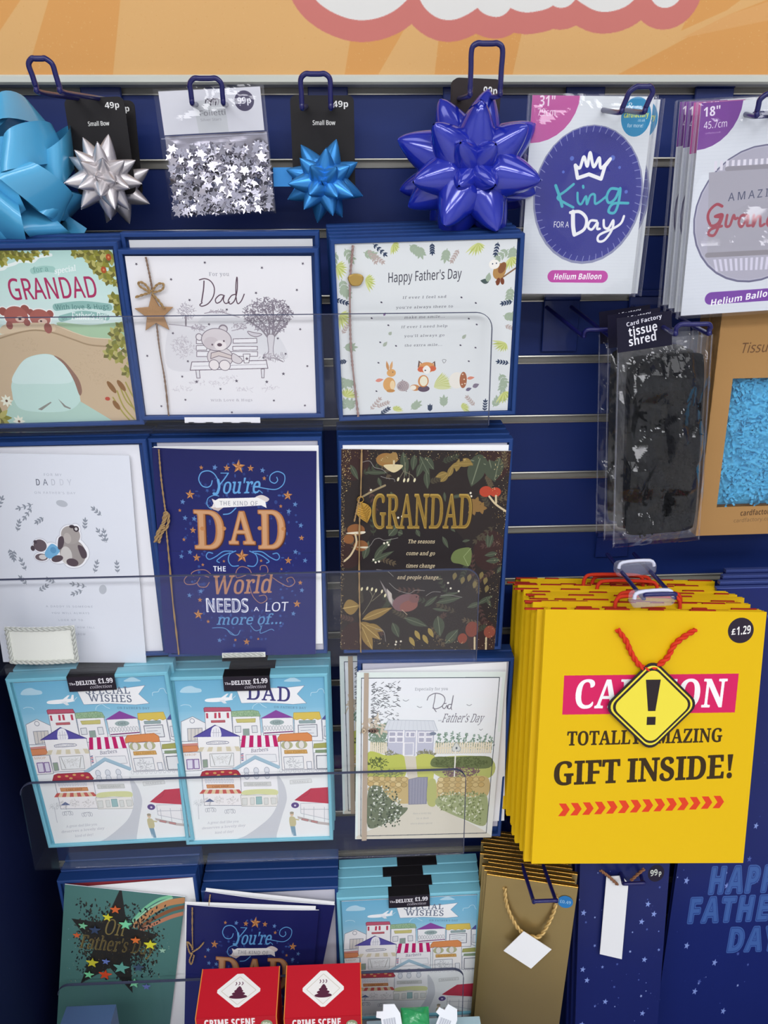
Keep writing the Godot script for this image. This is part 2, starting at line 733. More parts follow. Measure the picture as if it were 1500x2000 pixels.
		if fat > 0.0:
			for o in all: stroke(o, fat, col, false, true)
		raster(all, Color(col))


# ---- the printed fronts; every coordinate is in units of the print itself, from its upper left corner
func art_bears() -> Art:
	var a := Art.new(860, 840, "c3e0d8")
	a.grad("-1.6,-17.5 926.5,346.1", "b4dad0", "dcefe9")
	a.grad("-72.1,332.2 901.4,560.7", "d4ebe4", "bfe0d4")
	a.fill("-151.5,725.8 248.7,707.2 582.2,720.2 926.9,683 902.3,898.7 -180.6,870.4", "b3d3c4", true)
	a.fill("528.7,330.1 690.4,342.8 883.7,335 872.2,430.3 627.6,399.9", "a9c9a4", true)
	a.fill("-114.4,488.5 52.1,433.2 249.4,383.7 340.9,353.6 435.1,339.3 511.6,335.1 558.1,351.5 624.4,384 693.1,403.6 791.5,410.4 863.1,505.6 892.4,637.7 874.4,840.4 738.4,825.5 582.2,720.2 582.1,681.2 564.5,609 531.3,532.1 488.3,488.3 429.3,479.2 349.9,496.6 279.1,559.9 236.9,646.2 232.1,706.8 182.9,766.9 -171.3,769.7", "cbb493")
	a.fill("235,657.2 252.6,602.8 286.4,549.3 344,499.2 429.3,479.2 488.1,489.4 531.2,533.2 564.9,606.3 582.1,681.2 569.4,731.1 496.3,768.7 349.8,770.9 253.2,746.2", "c4e2d8", true)
	a.fill("249.8,619.1 286.4,549.3 343.5,501.9 429.1,480.8 487.9,491 530.9,534.8 551.8,619.8 372.8,627.1", "d3ebe4", true)
	a.fill("485.6,488.2 523.9,507.7 561.3,554.4 592.3,609.6 598.5,664.9 581.4,686.7 564.5,609 530.9,534.8", "93705f", true)
	a.stroke("-119.2,512.3 75.9,449.4 247.2,396.8 359.9,369.6 431,365.4 510.3,379.7 598.6,411.1 677.4,437.9 786.7,447.7", 7.1, "a58d6c")
	a.stroke("-114.4,488.5 79.4,431 249.9,381.1 362.4,353.9 434.7,341.9 515.9,343 603.7,375.8 682.5,400.7 791.5,410.4", 3.3, "e3d3b6")
	for q in ["349.5,432.7", "681.1,491.6", "711,601", "638.9,555.8", "117.1,519.3"]: a.scribble(q, 65.3, 38.1, 40, 12, 1.6, "bda584")
	for e in [["273.7,274.9", 38], ["383.2,267", 42], ["409.4,280.8", 32], ["503.7,288.2", 34]]: a.oval(e[0], 0.5442 * (e[1] + 7), 0.5442 * (e[1] + 7), "f2f4ef")
	a.oval("333.9,298.9", 64.2, 53.3, "f2f4ef")
	a.oval("451,307.2", 56.6, 46.8, "f2f4ef")
	for e in [["273.7,274.9", 36], ["383.2,267", 40], ["409.4,280.8", 30], ["503.7,288.2", 32]]: a.oval(e[0], 0.5442 * e[1], 0.5442 * e[1], "9c5b52")
	a.oval("333.9,298.9", 58.8, 47.9, "ac665c")
	a.oval("451,307.2", 51.2, 41.4, "ac665c")
	a.oval("350.5,312.1", 22.9, 14.1, "dfc0ae")
	a.oval("460.3,324", 22.9, 14.1, "dfc0ae")
	a.oval("349.6,311", 8.2, 4.9, "3b2a2a")
	a.oval("453,321.8", 5.4, 4.4, "3b2a2a")
	a.fill("244.2,352.2 290.7,332.1 420.6,328.6 510.8,340.3 506.1,371.7 415.6,359.9 249.9,381.1", "d9c4a3", true)
	for e in [["292,339.9", 30, 36], ["381.8,328.1", 30, 30], ["481.3,355.6", 36, 46]]: a.oval(e[0], 0.5442 * e[1], 0.5442 * e[2], "9c5b52")
	# leaves round the edge
	var olive := ["8b8a36", "a5a155", "6f6b33", "b8b268", "7d7f3d"]
	for c in [["676.7,16.2", 40], ["719.9,11.5", 55], ["767.1,16.8", 60], ["821,12.2", 60], ["747.1,46.5", 50], ["769.7,76.7", 60], ["805.2,51.9", 65], ["844.6,37.2", 55], ["793.2,102.1", 60], ["816.2,132.6", 50], ["847.7,97.5", 50], ["852.1,148.2", 35], ["832.2,219.7", 55], ["856.8,240.7", 55], ["844.1,276.8", 50], ["842.6,355.5", 50], ["811.1,386.8", 60], ["840.2,419.1", 65], ["792.6,445.1", 60], ["765.6,482.3", 55], ["813.6,499.3", 60], ["867.6,467.8", 60], ["843.9,570.6", 55], ["877.2,527.5", 50]]:
		for k in 6: a.leaf(c[0], 0.5442 * c[1] * 1.15, 0.5442 * c[1] * 0.8, k * 61 + c[1] * 7, olive[(k + c[1]) % 5])
	a.stroke("142.9,91.6 301.7,82.9 335.8,68.3 374.2,58.7 396.9,48.9 428.8,46.7 465.3,49.4 494.8,29.8 521.9,25 559.6,20.3", 14.1, "eaf4ee")
	for c in [["323.3,18.8", 60], ["360.7,14.1", 50], ["390.9,21.7", 55], ["421.6,26.8", 55], ["452.7,29.5", 50], ["487.4,10", 45], ["535.1,7.8", 40], ["319,43.4", 60], ["268.5,33.2", 80], ["204.2,42.5", 90], ["138.5,32.2", 90], ["69.2,41.6", 90], ["7.8,90.4", 90], ["-6.1,160", 80]]:
		for k in 6: a.leaf(c[0], 0.5442 * c[1], 0.5442 * c[1] * 0.7, k * 57 + c[1] * 3, olive[(k * 2 + c[1]) % 5])
	for c in ["835.6,32.2", "803.1,88.5"]:
		a.oval(c, 13.1, 15.2, "b0522c")
		a.oval(c, 4.9, 5.4, "d98a5a")
	# reeds and flowers
	for r in ["796.5,635.8 825.1,725.6 886.7,783.6", "781,668.7 804.6,753.3 863.5,834.4", "816.3,658.3 850.8,748.7 877,817.5", "754.2,701.6 795.4,781.4 839.9,839.5", "831.6,625.4 857.5,692.7 886.3,738.3"]: a.stroke(r, 7.6, "a59a4a")
	for r in [["755.3,648.8", 65], ["807,641.5", 60], ["766.2,741.2", 50]]: a.oval(r[0], 13.1, 0.5442 * r[1], "8a6238", -32)
	a.oval("725.1,707.7", 13.1, 9.8, "bb4a36")
	for c in ["198,711.6", "241,818.9", "116.4,765.4"]:
		for k in 8: a.leaf(c, 33.7, 14.1, k * 45, "eceed9")
		a.oval(c, 6.5, 6.5, "6a4a30")
	for k in 9: a.leaf("143.7,799.6", 65.3, 27.2, k * 40, olive[k % 5])
	a.fill("352,756.9 425.1,719.5 430.1,723.5 370.7,762.9", "8d8f86")
	a.fill("466.7,703.7 500.4,740.7 525.6,753.6 520.2,759.1 491,747.2", "8d8f86")
	# words
	a.stroke("458.5,91.7 513,82.2 555.1,85", 28.3, "9fcabf")
	a.text("for a", "497.7,95.5", 76.2, 22.9, "6f9d94", "serif", -4)
	a.text("special", "614.4,98", 108.8, 23.9, "fbfdfb", "serif", -8, 0.25)
	a.text("GRANDAD", "541.4,217.5", 440.8, 95.8, "ab3560", "sans", -1.2, -0.05, 0.0, 1.1)
	a.stroke("539.6,257.6 671.1,246.2 802.6,259.7", 33.7, "92bdb4")
	a.text("With love & Hugs", "669.1,267.9", 266.7, 22.9, "4f7d78", "sans", 0, 0.0, 0.04)
	a.stroke("556,310.7 664.9,290.2 782.9,306.3", 30.5, "92bdb4")
	a.text("on", "571.5,316.1", 27.2, 16.3, "4f7d78", "sans")
	a.text("Father's Day", "694,316.7", 179.6, 33.7, "fbfdfb", "serif", 1, 0.25)
	return a


func art_teddy() -> Art:
	var a := Art.new(880, 800, "ecebec")
	var ink := "6a5b66"
	var soft := "a39ba4"
	# far hills and bushes
	a.fill("169.4,340.9 257,329.6 340.1,353.9 318.9,544.1 141.2,546.1", "e2e1e3", true)
	a.fill("348,283.4 462.5,268.9 564.7,310 668.6,337.4 730.1,509.8 338.5,368.1", "e2e2e4", true)
	a.stroke("171.3,326.7 256.1,336.7 339.5,359.6", 3.6, soft)
	a.stroke("475.4,360 547.9,343.9", 3.6, soft)
	a.stroke("349.2,273 413.7,263.6 461.9,275.8 516.8,292.9", 4.3, soft)
	a.scribble("413.7,263.6", 43, 7.2, 40, 10, 2.1, soft)
	a.scribble("261.8,263.1", 41.5, 40.1, 130, 12.9, 1.8, "aaa3ac")
	a.stroke("257,284 252.1,334.6", 7.9, "8d858d")
	a.scribble("228.6,441.3", 53.7, 53.7, 150, 15.8, 1.8, "bdb7bd")
	a.scribble("312.7,343.4", 35.8, 12.9, 60, 11.5, 2.1, soft)
	a.scribble("512.8,338.5", 35.8, 14.3, 60, 11.5, 2.1, soft)
	# tree
	for b in ["654.4,394.2 640.4,337.6 601.5,288.9 576.1,254.5", "658.4,387 662.5,323.4 646,254.1", "672.6,386.9 684,316.2 682.5,226.6", "676.2,386.9 712.2,316.1 736.2,260.5", "679.3,394 717.2,351.1 750.4,322.8", "650.8,394.2 618.2,351.8 571.2,317"]: a.stroke(b, 8.6, "8d858d")
	a.scribble("658.1,281.6", 114.6, 85.9, 520, 18.6, 3.2, "857d88")
	a.edged("649.9,387.1 683.3,386.8 674.4,451.7 680.6,491.9 722.3,521 672.9,499.4 651,503.3 623.1,488.8 649.8,466.6", "dad7da", "857c86", 2.9, true)
	a.scribble("665.9,495.7", 64.4, 18.6, 60, 18.6, 2.1, soft)
	# bench
	for r in ["478.7,401.4 595.6,399 595.4,422 476.8,423.1", "473.9,439 596.3,439.4 594.9,458.3 472.1,459.5", "292.9,464.1 595.7,467.1 594,490.6 289.8,490.7", "297.1,402.9 334.9,401.1 332.3,424.3 294.6,424.6", "293.4,434.8 345.8,432.9 343.1,457.8 290.6,458.3"]: a.edged(r, "f0eff0", ink, 2.9)
	a.edged("263,518.5 636,512.3 642,554 250.4,561.5", "efeeef", ink, 3.6)
	a.stroke("267.7,540.9 634.6,533.1", 2.1, soft, false)
	a.edged("278.6,561.1 296.4,560.9 295.9,603.5 279.6,603.7", "e4e3e5", ink, 2.9)
	a.edged("607.4,557.4 624.2,557.2 619.6,604.1 607.9,604.2", "e4e3e5", ink, 2.9)
	# bear
	a.oval("311.5,391.3", 17.9, 19.3, "8a7f88")
	a.oval("311.5,391.3", 13.6, 15, "e9e5e6")
	a.oval("433.5,349.6", 22.9, 21.5, "8a7f88")
	a.oval("433.3,351.8", 17.9, 15.8, "d9d3d5")
	a.oval("406.2,494.7", 65.9, 55.8, "8a7f88")
	a.oval("406.2,494.7", 62.3, 52.3, "ddd6d6")
	a.oval("395.7,405", 75.9, 58.7, "7d737d")
	a.oval("395.7,405", 72.3, 55.1, "dcd5d6")
	a.oval("368.7,421.8", 37.2, 31.5, "d2c9cb")
	a.oval("412.3,433.8", 30.1, 25.8, "f0e9e7")
	a.oval("409,430.9", 12.2, 8.6, "5e4a55")
	a.oval("372.9,429.8", 4.3, 5, "5e4a55")
	a.oval("431.8,411.9", 4.3, 5, "5e4a55")
	a.edged("363.3,473 402.1,463.1 465.2,486.7 467.9,505.2 399.7,487.4 358.7,502.6", "d9cdc8", ink, 2.9)
	a.edged("470.6,475.6 506.4,497.4 515.8,515.8 496.5,528.7 465.1,512.6", "dcd6d7", ink, 2.9, true)
	a.oval("372.9,534.5", 27.2, 28.6, "7d737d")
	a.oval("372.9,534.5", 23.6, 25.1, "efe8e6")
	a.oval("426.2,536.9", 29.4, 28.6, "7d737d")
	a.oval("426.2,536.9", 25.8, 25.1, "efe8e6")
	a.edged("522.5,478.8 557.3,478.4 547.8,525.1 524.5,525.4", "efeeee", ink, 2.9)
	a.star("539.4,503", 10, ink)
	a.edged("553.5,362.9 584.9,369.8 620,376.7 616,383.8 590.5,391.2 562.7,380.7", "d5d1d5", ink, 2.9, true)
	for g in ["279.7,628.3", "383.4,634.6", "200.9,660.3", "514.6,663.8", "648.5,658.1", "445.8,603.2"]: a.scribble(g, 50.1, 12.9, 26, 14.3, 1.8, "cac5ca")
	# scattered hearts and stars
	for h in ["49.1,36.8 372.8,30.2 642.4,54.4 838.7,35 204.7,108.8 282.7,208 606.5,174.3 805.1,160.2 760,241.9 458.9,255.1 365.9,327.5 184.7,371.4", "813.6,353.9 700.3,399.6 735.3,478.9 842,543.5 44.9,485.7 243.5,515 622.4,498.4 206.9,594.7 394.1,661.6 210.1,719 83.8,752.7 662.9,726.5 442.2,789.6 821.8,754.8"]: a.star(h, 7.9, "57505c", 36)
	a.star("479.1,619.6 719,583.1 632.2,625.3 276.6,622.9", 10, "57505c")
	a.text("For you", "435.3,92.5", 96.7, 17.2, "8d8d96", "serif", 0, 0, 0.12)
	var pen := "5b4652"
	a.stroke("361,117 355.5,153.7 347.5,187.4 339.8,218", 5.7, pen)
	a.stroke("339.6,111.1 367.8,105.8 394,119 407.3,150.2 398.9,190.5 372.1,224.7 342.5,237.8 329.8,232.4 342.3,221.4", 5, pen)
	a.stroke("452.9,187 432.4,183 408.6,204.1 412.3,223.1 432.8,214.2 450.8,187 445.9,208.7 455.5,225 475.8,217.4", 5, pen)
	a.stroke("509.8,180 487.7,186.8 469.3,212.6 479,227.6 500.2,210.5 515.2,166.6 520.6,120 519.7,98.9 512.6,133.2 508.6,193.5 514.2,225.4 531.9,213.7 549.3,179.9", 5, pen)
	a.text("With Love & Hugs", "445.4,728.9", 214.8, 12.9, "a9a4ab", "serif", 0, 0, 0.12)
	return a


func art_fox() -> Art:
	var a := Art.new(880, 880, "dfe3e2")
	var sage := "a3b39c"
	var dark := "33415a"
	var fern := "b9c46a"
	var twig := "b9a9a2"
	for q in [["57.5,27.8", 80, 60], ["15.6,43.5", 80, 110], ["146.5,46.4", 70, 20], ["366.5,18.1", 60, 40], ["407.6,25.6", 50, 70], ["544.8,38.6", 60, 100], ["839.2,48.4", 90, 140], ["865.6,35.8", 60, 100], ["35.3,172.7", 80, 75], ["23.4,213.9", 70, 40], ["862,231.9", 70, 95], ["867.1,358.7", 60, 20], ["832.5,372.3", 60, 10], ["34.8,513.6", 60, 0], ["14.8,669.5", 70, 70], ["21.5,692.9", 60, 20], ["829.9,677.5", 80, 60], ["854,709", 70, 100], ["8.7,847.7", 70, -60], ["54.2,852.6", 60, -80], ["372.8,858.5", 60, -40], ["542.8,849.5", 55, -90], ["803.3,858.4", 70, -60], ["854.6,835.3", 60, -90]]:
		a.sprig(q[0], 0.7182 * q[1], 33, q[2], sage, 3)
	for q in [["167.4,33.5", 100, 60], ["187.7,53.9", 90, 40], ["599.7,43.1", 90, 120], ["29.8,443", 90, -60], ["842.9,423.1", 90, 20], ["160.5,854.5", 110, -50], ["191.1,839", 90, -20], ["704.9,848.5", 90, -130]]: a.sprig(q[0], 0.7182 * q[1], 18.7, q[2], twig, 5)
	for q in [["191.9,7.6", 110, 42], ["472.3,10.6", 62, 88], ["787.9,13", 80, 100], ["3.7,269.6", 80, 20], ["873.8,302", 70, 170], ["47.2,585.5", 60, 172], ["874,620.9", 80, 190], ["759.3,881.8", 80, -88], ["213.4,879.9", 70, -35], ["471.5,872.4", 36, -90]]: a.sprig(q[0], 0.7182 * q[1], 19.4, q[2], dark, 4)
	for q in [["284.3,12.9", 70, 40], ["687.3,15.4", 100, 80], ["13.1,110.7", 100, 20], ["18.7,348.2", 110, 30], ["848.6,511.3", 100, 130], ["33.7,779.9", 100, -60], ["289.4,865", 60, -60], ["637.5,859.3", 70, -20], ["851,779.5", 100, 60], ["848.7,88.6", 90, 60], ["150.8,178.6", 90, 10]]:
		for k in 9: a.leaf(q[0], 0.7182 * q[1] * (0.6 + 0.05 * k), 10.8, q[2] - 60 + k * 15, fern if k % 2 else "d0d690")
	# owl on its branch
	a.stroke("786.9,202.6 833.5,170.7 883,136.4", 7.2, "8a6a50")
	a.oval("801.2,151.6", 30.2, 40.2, "b48a52", 20)
	a.oval("813.9,134.9", 17.2, 28.7, "8a5a3a", 25)
	a.oval("774.9,117.2", 25.9, 23, "f3f0e6")
	a.oval("766.5,115", 2.9, 3.6, dark)
	a.oval("785,112.7", 2.9, 3.6, dark)
	a.oval("797.3,201.5", 10.1, 18.7, "7a432c", 10)
	a.oval("818.1,199.9", 9.3, 17.2, "7a432c", -10)
	a.leaf("752,201.9", 43.1, 24.4, 190, "4a5a58")
	a.leaf("745.1,201.7", 46.7, 25.9, 280, sage)
	# words
	a.text("Happy Father's Day", "437.6,186.8", 359.1, 47.4, "3d3c48", "sans", -2.0, 0.06)
	var n := 0
	for t in ["If ever I feel sad", "you're always there to", "make me smile...", "If ever I need help", "you'll always go", "the extra mile..."]:
		a.text(t, ["437.6,274.5", "438.4,323.4", "439.2,373.5", "437.8,422.1", "438.6,469", "434.3,517.9"][n], 0.7182 * [300, 392, 282, 322, 282, 265][n], 12.2, "55565f", "serif", 0, 0.12, 0.14)
		n += 1
	for q in ["221.8,286.2", "615.2,272", "687,301.6", "172.3,364.4", "254.4,402.3", "655,379.4", "695.6,410.6", "212.5,488.9", "291.6,509.8", "694,530.6", "201.7,596.2", "662.1,601.5", "188.5,749.5", "617.2,515.6"]: a.leaf(q, 12.2, 7.9, 30, "4a4656")
	for q in [["231.9,513.8", 45], ["630.5,484.7", 40], ["261.3,455.1", 30]]: a.leaf(q[0], 0.7182 * q[1], 17.2, -50, "a9b3a0")
	a.leaf("236.8,356.4", 18.7, 10.8, -60, "7a5a86")
	a.stroke("530.7,593.6 540,610.5 550.6,595.5 540.9,591.5 532.2,592.1", 2.2, "6a6a6a")
	# rabbit, cone, fox, fern, mushroom
	a.leaf("256.6,643.2", 53.9, 14.4, -100, "c98f56")
	a.leaf("266.2,641.9", 51.7, 14.4, -78, "d9a56c")
	a.oval("259.9,717.1", 31.6, 38.8, "dba562")
	a.oval("271.3,655.1", 23, 20.8, "dba562")
	a.oval("276.3,721.3", 12.9, 24.4, "ecd2a4")
	a.oval("278.8,651.4", 2.2, 2.9, "3a2a2a")
	a.oval("267.2,752.6", 21.5, 8.6, "c58d4c")
	a.oval("330.8,728.6", 32.3, 28.7, "b7aaa8")
	for k in 7: a.sprig("304.6,737.6", 50.3, 6.5, -60 + k * 14, "93868a", 5)
	a.oval("392.8,739.2", 25.9, 17.2, "c98a52", 10)
	a.oval("383.1,739.1", 15.8, 12.9, "efe8d8")
	a.oval("437.7,746.4", 30.2, 17.2, "5d4b5c")
	a.oval("435.6,704.8", 27.3, 33, "cf8a4c")
	a.oval("437.1,704.8", 20.1, 27.3, "ece7cc")
	a.fill("406.5,630.8 411.2,592.7 441,620", "5a3a32")
	a.fill("498,636.4 494.2,598.2 465.3,620.5", "5a3a32")
	a.fill("413.8,627.1 416.4,602 435.8,619.9", "e8c8a8")
	a.fill("491.2,630.9 488.5,605.7 470.4,620.6", "e8c8a8")
	a.oval("452.2,631.7", 41.7, 28.7, "d9975a")
	a.oval("424.3,640.4", 18.7, 14.4, "d2653e")
	a.oval("481.8,638.4", 18.7, 14.4, "d2653e")
	a.fill("431.7,639 452,620.2 471.5,639.7 463.8,662.7 443.9,663.8", "f2efe6", true)
	a.oval("445.1,646.9", 4.3, 3.6, "3a2a2a")
	for k in 12: a.leaf("491.4,741.1", 93.4, 18.7, -62 + k * 6, "d3d8a0" if k % 2 else "c5cc84")
	a.oval("607.9,705.8", 40.2, 44.5, "ebe7db")
	a.oval("641.3,704.9", 18.7, 44.5, "a5633f")
	for q in ["637.8,673.8", "646.3,701.1", "636.2,728.2", "651,724.6"]: a.oval(q, 4.3, 3.6, "e8d8c0")
	a.leaf("189.2,696.2", 43.1, 18.7, -10, "dd8f7c")
	a.leaf("661,697.5", 39.5, 17.2, -8, "d98a70")
	a.leaf("656.2,761.6", 32.3, 18.7, -20, "6f6680")
	a.leaf("691.2,744.9", 37.3, 24.4, -25, "857a8a")
	return a


func art_daddy() -> Art:
	var a := Art.new(760, 1000, "e2e6ed")
	a.text("FOR MY", "377.9,95.8", 88.1, 10.7, "b5bac4", "sans", 0, 0, 0.2)
	a.text("D", "301.5,138.5", 22.7, 27.7, "3f4454", "sans")
	a.text("A", "338.1,138", 23.9, 27.7, "747a88", "sans")
	a.text("D", "376,137.6", 22.7, 27.7, "bcc1ca", "sans")
	a.text("D", "417,137.1", 22.7, 27.7, "c9cdd6", "sans")
	a.text("Y", "455.7,136.7", 21.4, 27.7, "c7ccd5", "sans")
	a.text("ON FATHER'S DAY", "378.8,176.7", 201.4, 10.1, "b5bac4", "sans", 0, 0, 0.2)
	var g := "8f96a0"
	for q in [["263.8,224.7", 130, 165], ["255.2,239.3", 110, 130], ["308.7,285.6", 70, 150], ["168.6,351", 80, -70], ["140.6,440.1", 70, 100], ["117.1,434.2", 60, 80], ["185.7,536.7", 90, -110], ["597,272", 80, -140], ["505.6,337.9", 70, -80], ["604.3,397.7", 110, -120], ["610.6,397.7", 90, -100], ["532.1,544.2", 90, -70], ["651,544.7", 80, -90], ["180.4,604", 70, -130], ["238,635.3", 80, -30], ["327.2,592.6", 70, -160], ["483.6,612.2", 120, 190], ["461.5,630.7", 90, 160], ["32.3,363.2", 90, -60], ["-2,481.9", 90, -60], ["90.2,246.3", 90, -60]]:
		a.sprig(q[0], 0.6293 * q[1], 18.9, q[2], g, 3)
	a.oval("407,219.4", 28.3, 15.1, "bcc1c8", 10)
	a.oval("566.7,625.2", 18.9, 23.9, "bcc1c8", 20)
	# the two bears with their cut-out halo
	for e in [["274.6,416.1", 58, 52], ["274.9,470.3", 58, 34], ["329.8,440.1", 62, 62], ["432.5,365", 84, 76], ["435.6,446.2", 118, 118], ["462.1,335.1", 36, 36], ["483,446.2", 52, 68], ["379.4,404", 36, 54], ["358.5,476.4", 70, 40], ["424.9,494.8", 62, 42]]: a.oval(e[0], 0.6293 * (e[1] + 7), 0.6293 * (e[2] + 7), "cfd2da")
	for e in [["274.6,416.1", 58, 52], ["274.9,470.3", 58, 34], ["329.8,440.1", 62, 62], ["432.5,365", 84, 76], ["435.6,446.2", 118, 118], ["462.1,335.1", 36, 36], ["483,446.2", 52, 68], ["379.4,404", 36, 54], ["358.5,476.4", 70, 40], ["424.9,494.8", 62, 42]]: a.oval(e[0], 0.6293 * e[1], 0.6293 * e[2], "f6f7fa")
	a.oval("235.2,429.3", 10.7, 12.6, "4f444c")
	a.oval("273.4,416.1", 32.7, 28.9, "675a60")
	a.oval("251.4,399.4", 8.8, 8.8, "4f444c")
	a.oval("272.9,471.5", 31.5, 17, "6d6065")
	a.oval("279.3,470.3", 18.9, 12, "d5d0cd")
	a.fill("294.5,446.1 332.1,407.1 366.2,428.1 366.4,446.2 327.1,476.4 296.8,470.3", "78b4da", true)
	a.oval("336.6,437.1", 15.1, 15.1, "5f9ac4")
	a.oval("433.2,449.2", 65.4, 65.4, "a39c98")
	a.oval("432.5,365", 47.8, 42.8, "aaa39e")
	a.oval("463.3,335.7", 14.5, 13.8, "40363c")
	a.oval("463.3,335.7", 7.6, 7.6, "d8d5d4")
	a.oval("443.7,325.1", 13.8, 7.6, "40363c")
	a.oval("399.8,461.3", 28.9, 42.8, "d3cfca")
	a.oval("414.5,380", 18.9, 25.2, "bdb6b0")
	a.fill("370.7,380.1 390.9,371.1 397,392 385.9,422 368.4,434.1 360.9,422.1", "574a52", true)
	a.fill("462.8,413 487.1,419 503.2,446.2 499.6,470.5 478.8,473.5 467.2,446.2", "564951", true)
	a.oval("352,477.6", 30.2, 15.7, "5b4d54", -14)
	a.oval("426.2,494.8", 30.2, 18.9, "5b4d54", 8)
	var n := 0
	for t in ["A DADDY IS SOMEONE", "YOU WILL ALWAYS", "LOOK UP TO", "NO MATTER HOW TALL", "YOU GROW"]:
		a.text(t, ["384.2,716.6", "386.8,749.6", "383.2,785.1", "400.2,822.5", "401.3,857.3"][n], 0.6293 * [385, 310, 205, 330, 160][n], 9.4, "aab0bb", "sans", 0, 0, 0.25)
		n += 1
	return a


func art_starry() -> Art:
	var a := Art.new(860, 1080, "20255e")
	a.grad("-3.8,-9.6 897.8,515", "1e2258", "222768")
	a.grad("-49.8,521.3 874.3,1087.4", "222768", "252c6e")
	for i in 190:
		var t := a.rnd.randf() * TAU
		var rr := a.rnd.randf_range(0.62, 1.05)
		var q := Vector2(0.53 + cos(t) * rr * 0.37, 0.5 + sin(t) * rr * 0.44) * Vector2(860, 1080)
		var c := Color("4a74b4")
		c.a = a.rnd.randf_range(0.15, 0.7)
		if i % 3 == 0: a.star(PackedVector2Array([q]), a.rnd.randf_range(5, 13), c, i * 17)
		else: a.oval(PackedVector2Array([q]), a.rnd.randf_range(3, 10), a.rnd.randf_range(3, 10), c)
	a.star("326.1,85.4 575.8,96.4 746.8,265.9 712.2,301.6 776.6,374.5 799.9,558.8 747.4,512.6 146.9,262.1 155.5,343.7 204.4,346.5 172.8,519.8 124.9,544.1 158.7,751.7 223.2,727.2 781.8,719.2 734.2,847.4 316.9,996.9", 15.3, "5f86b8", 10)
	for s in [["450.2,80", 52], ["254.1,88.6", 18], ["388.4,87.6", 27], ["513.3,86.8", 27], ["583.8,136.1", 18], ["188.4,224.3", 38], ["707.2,221.2", 38], ["129.2,305.8", 15], ["669.6,275.7", 16], ["195.2,405.3", 27], ["143.4,455.3", 16], ["208.6,548.4", 33], ["780.6,439.7", 23], ["456,535.2", 54], ["707.7,558", 31], ["356.6,563.4", 13], ["559.6,558.8", 14], ["240.5,584.7", 15], ["670,603.5", 12], ["773,678.2", 21], ["216.3,774.8", 21], ["754.7,793.8", 33], ["203.4,855.2", 41], ["256.9,892.9", 17], ["469.7,1003.4", 30], ["406,993.7", 15], ["535.1,987.1", 13]]:
		a.star(s[0], 0.6968 * s[1], "cf9660", 4, "955c34")
	var blue := "64a2d4"
	a.stroke("309.2,151.6 300.8,174.9 279.6,185.2 253,177 238.4,146.1 254.4,112.9 292.2,103.7 321.7,118.4 340.1,147.8", 5.6, blue)
	a.stroke("340.1,147.8 344.6,180.9 332.1,214.4 314.9,215.9", 13.9, blue)
	a.stroke("395.6,112.6 374.6,140.7 345.1,174.3", 6.3, blue)
	a.stroke("356.1,113.2 395.6,112.6", 4.2, blue, false)
	a.text("ou're", "457.6,211.3", 202.1, 75.3, blue, "serif", -2, 0.25, -0.02, 2.8)
	a.stroke("529.9,174.8 584.4,185.4 646.4,189.9 685.9,162.5 690.3,119.1 654.6,101.7 619.2,118.2 614.2,146.9 637.6,159.9 654.3,146.3 649.6,129.7", 4.9, blue)
	a.stroke("341.4,227.6 314.3,224.6 282.4,241.7 277.9,275.2 299.1,295", 4.2, blue)
	a.stroke("362.5,319.8 397.3,314.1 430.1,286.7", 5.6, blue)
	a.stroke("534.6,211.5 556.1,197.8 572.7,209.7", 4.2, blue)
	a.fill("289.5,285.1 321,274.6 364.9,284.2 336.1,304 309.3,296.2", "c9b8b0")
	a.fill("302.9,241.4 326.1,251.1 323.8,284.7 299.6,288.3 311.5,264.7", "e4dedb")
	a.fill("533.4,231.7 568.7,219.1 607.8,237.4 590.9,254.4 553.4,244.8", "d8cdc8", true)
	a.fill("312.2,254.7 340.6,239.6 547.2,231.5 587.6,251.1 594,284.7 565.6,271.6 344.2,286.4 323.5,288", "f0eeea")
	a.text("THE KIND OF", "446.1,273.1", 203.5, 21.6, "8c8d97", "sans", -0.6, 0, 0.1)
	for l in [["D", "284.6,499.9", 250, 285], ["A", "458.6,471.2", 200, 240], ["D", "621.5,494.8", 225, 285]]:
		for o in [[7, "4d2b20"], [0, "a9683e"]]:
			var p: PackedVector2Array = Art.pts(l[1])
			p[0] += Vector2(1, 1) * 0.6968 * o[0]
			a.text(l[0], p, 0.6968 * l[2], 0.6968 * l[3], o[1], "serifb", 0, 0, 0, 8.4)
		a.text(l[0], l[1], 0.6968 * l[2], 0.6968 * l[3], "b27b4c", "serifb", 0, 0, 0, 2.8)
		var q: PackedVector2Array = Art.pts(l[1])
		q[0] += Vector2(-3, -3) * 0.6968
		a.text(l[0], q, 0.6968 * l[2] * 0.97, 0.6968 * l[3] * 0.97, "cb9c72", "serif", 0, 0, 0, 1.4)
	for q in ["246,395.4", "363.2,392.2", "555.4,388.3", "683.1,391.2"]: a.oval(q, 11.8, 10.5, "bd8350")
	for k in [1.0, -1.0]:
		for l in ["406.7,510 356.5,511.8 313,539.5 277.3,554.9 261,539.9 272.9,519.2 296.9,522.5", "422.8,507.9 390.4,525.3 381.2,559.8 400.3,587.4 435.3,585.8", "390.8,518.4 355.2,532.4 318.5,560.2 331.7,570.4"]:
			var p: PackedVector2Array = Art.pts(l)
			var mid: Vector2 = Art.pts("460.5,517.9")[0]
			if k < 0:
				for i in p.size(): p[i].x = 2 * mid.x - p[i].x
			a.stroke(p, 5.6, "5b98cf")
	a.text("THE", "332,617.5", 71.1, 27.9, "eceef2", "sansb")
	a.text("World", "447,735.2", 334.5, 97.6, "b58468", "serif", -2, 0.22, 0, 3.5)
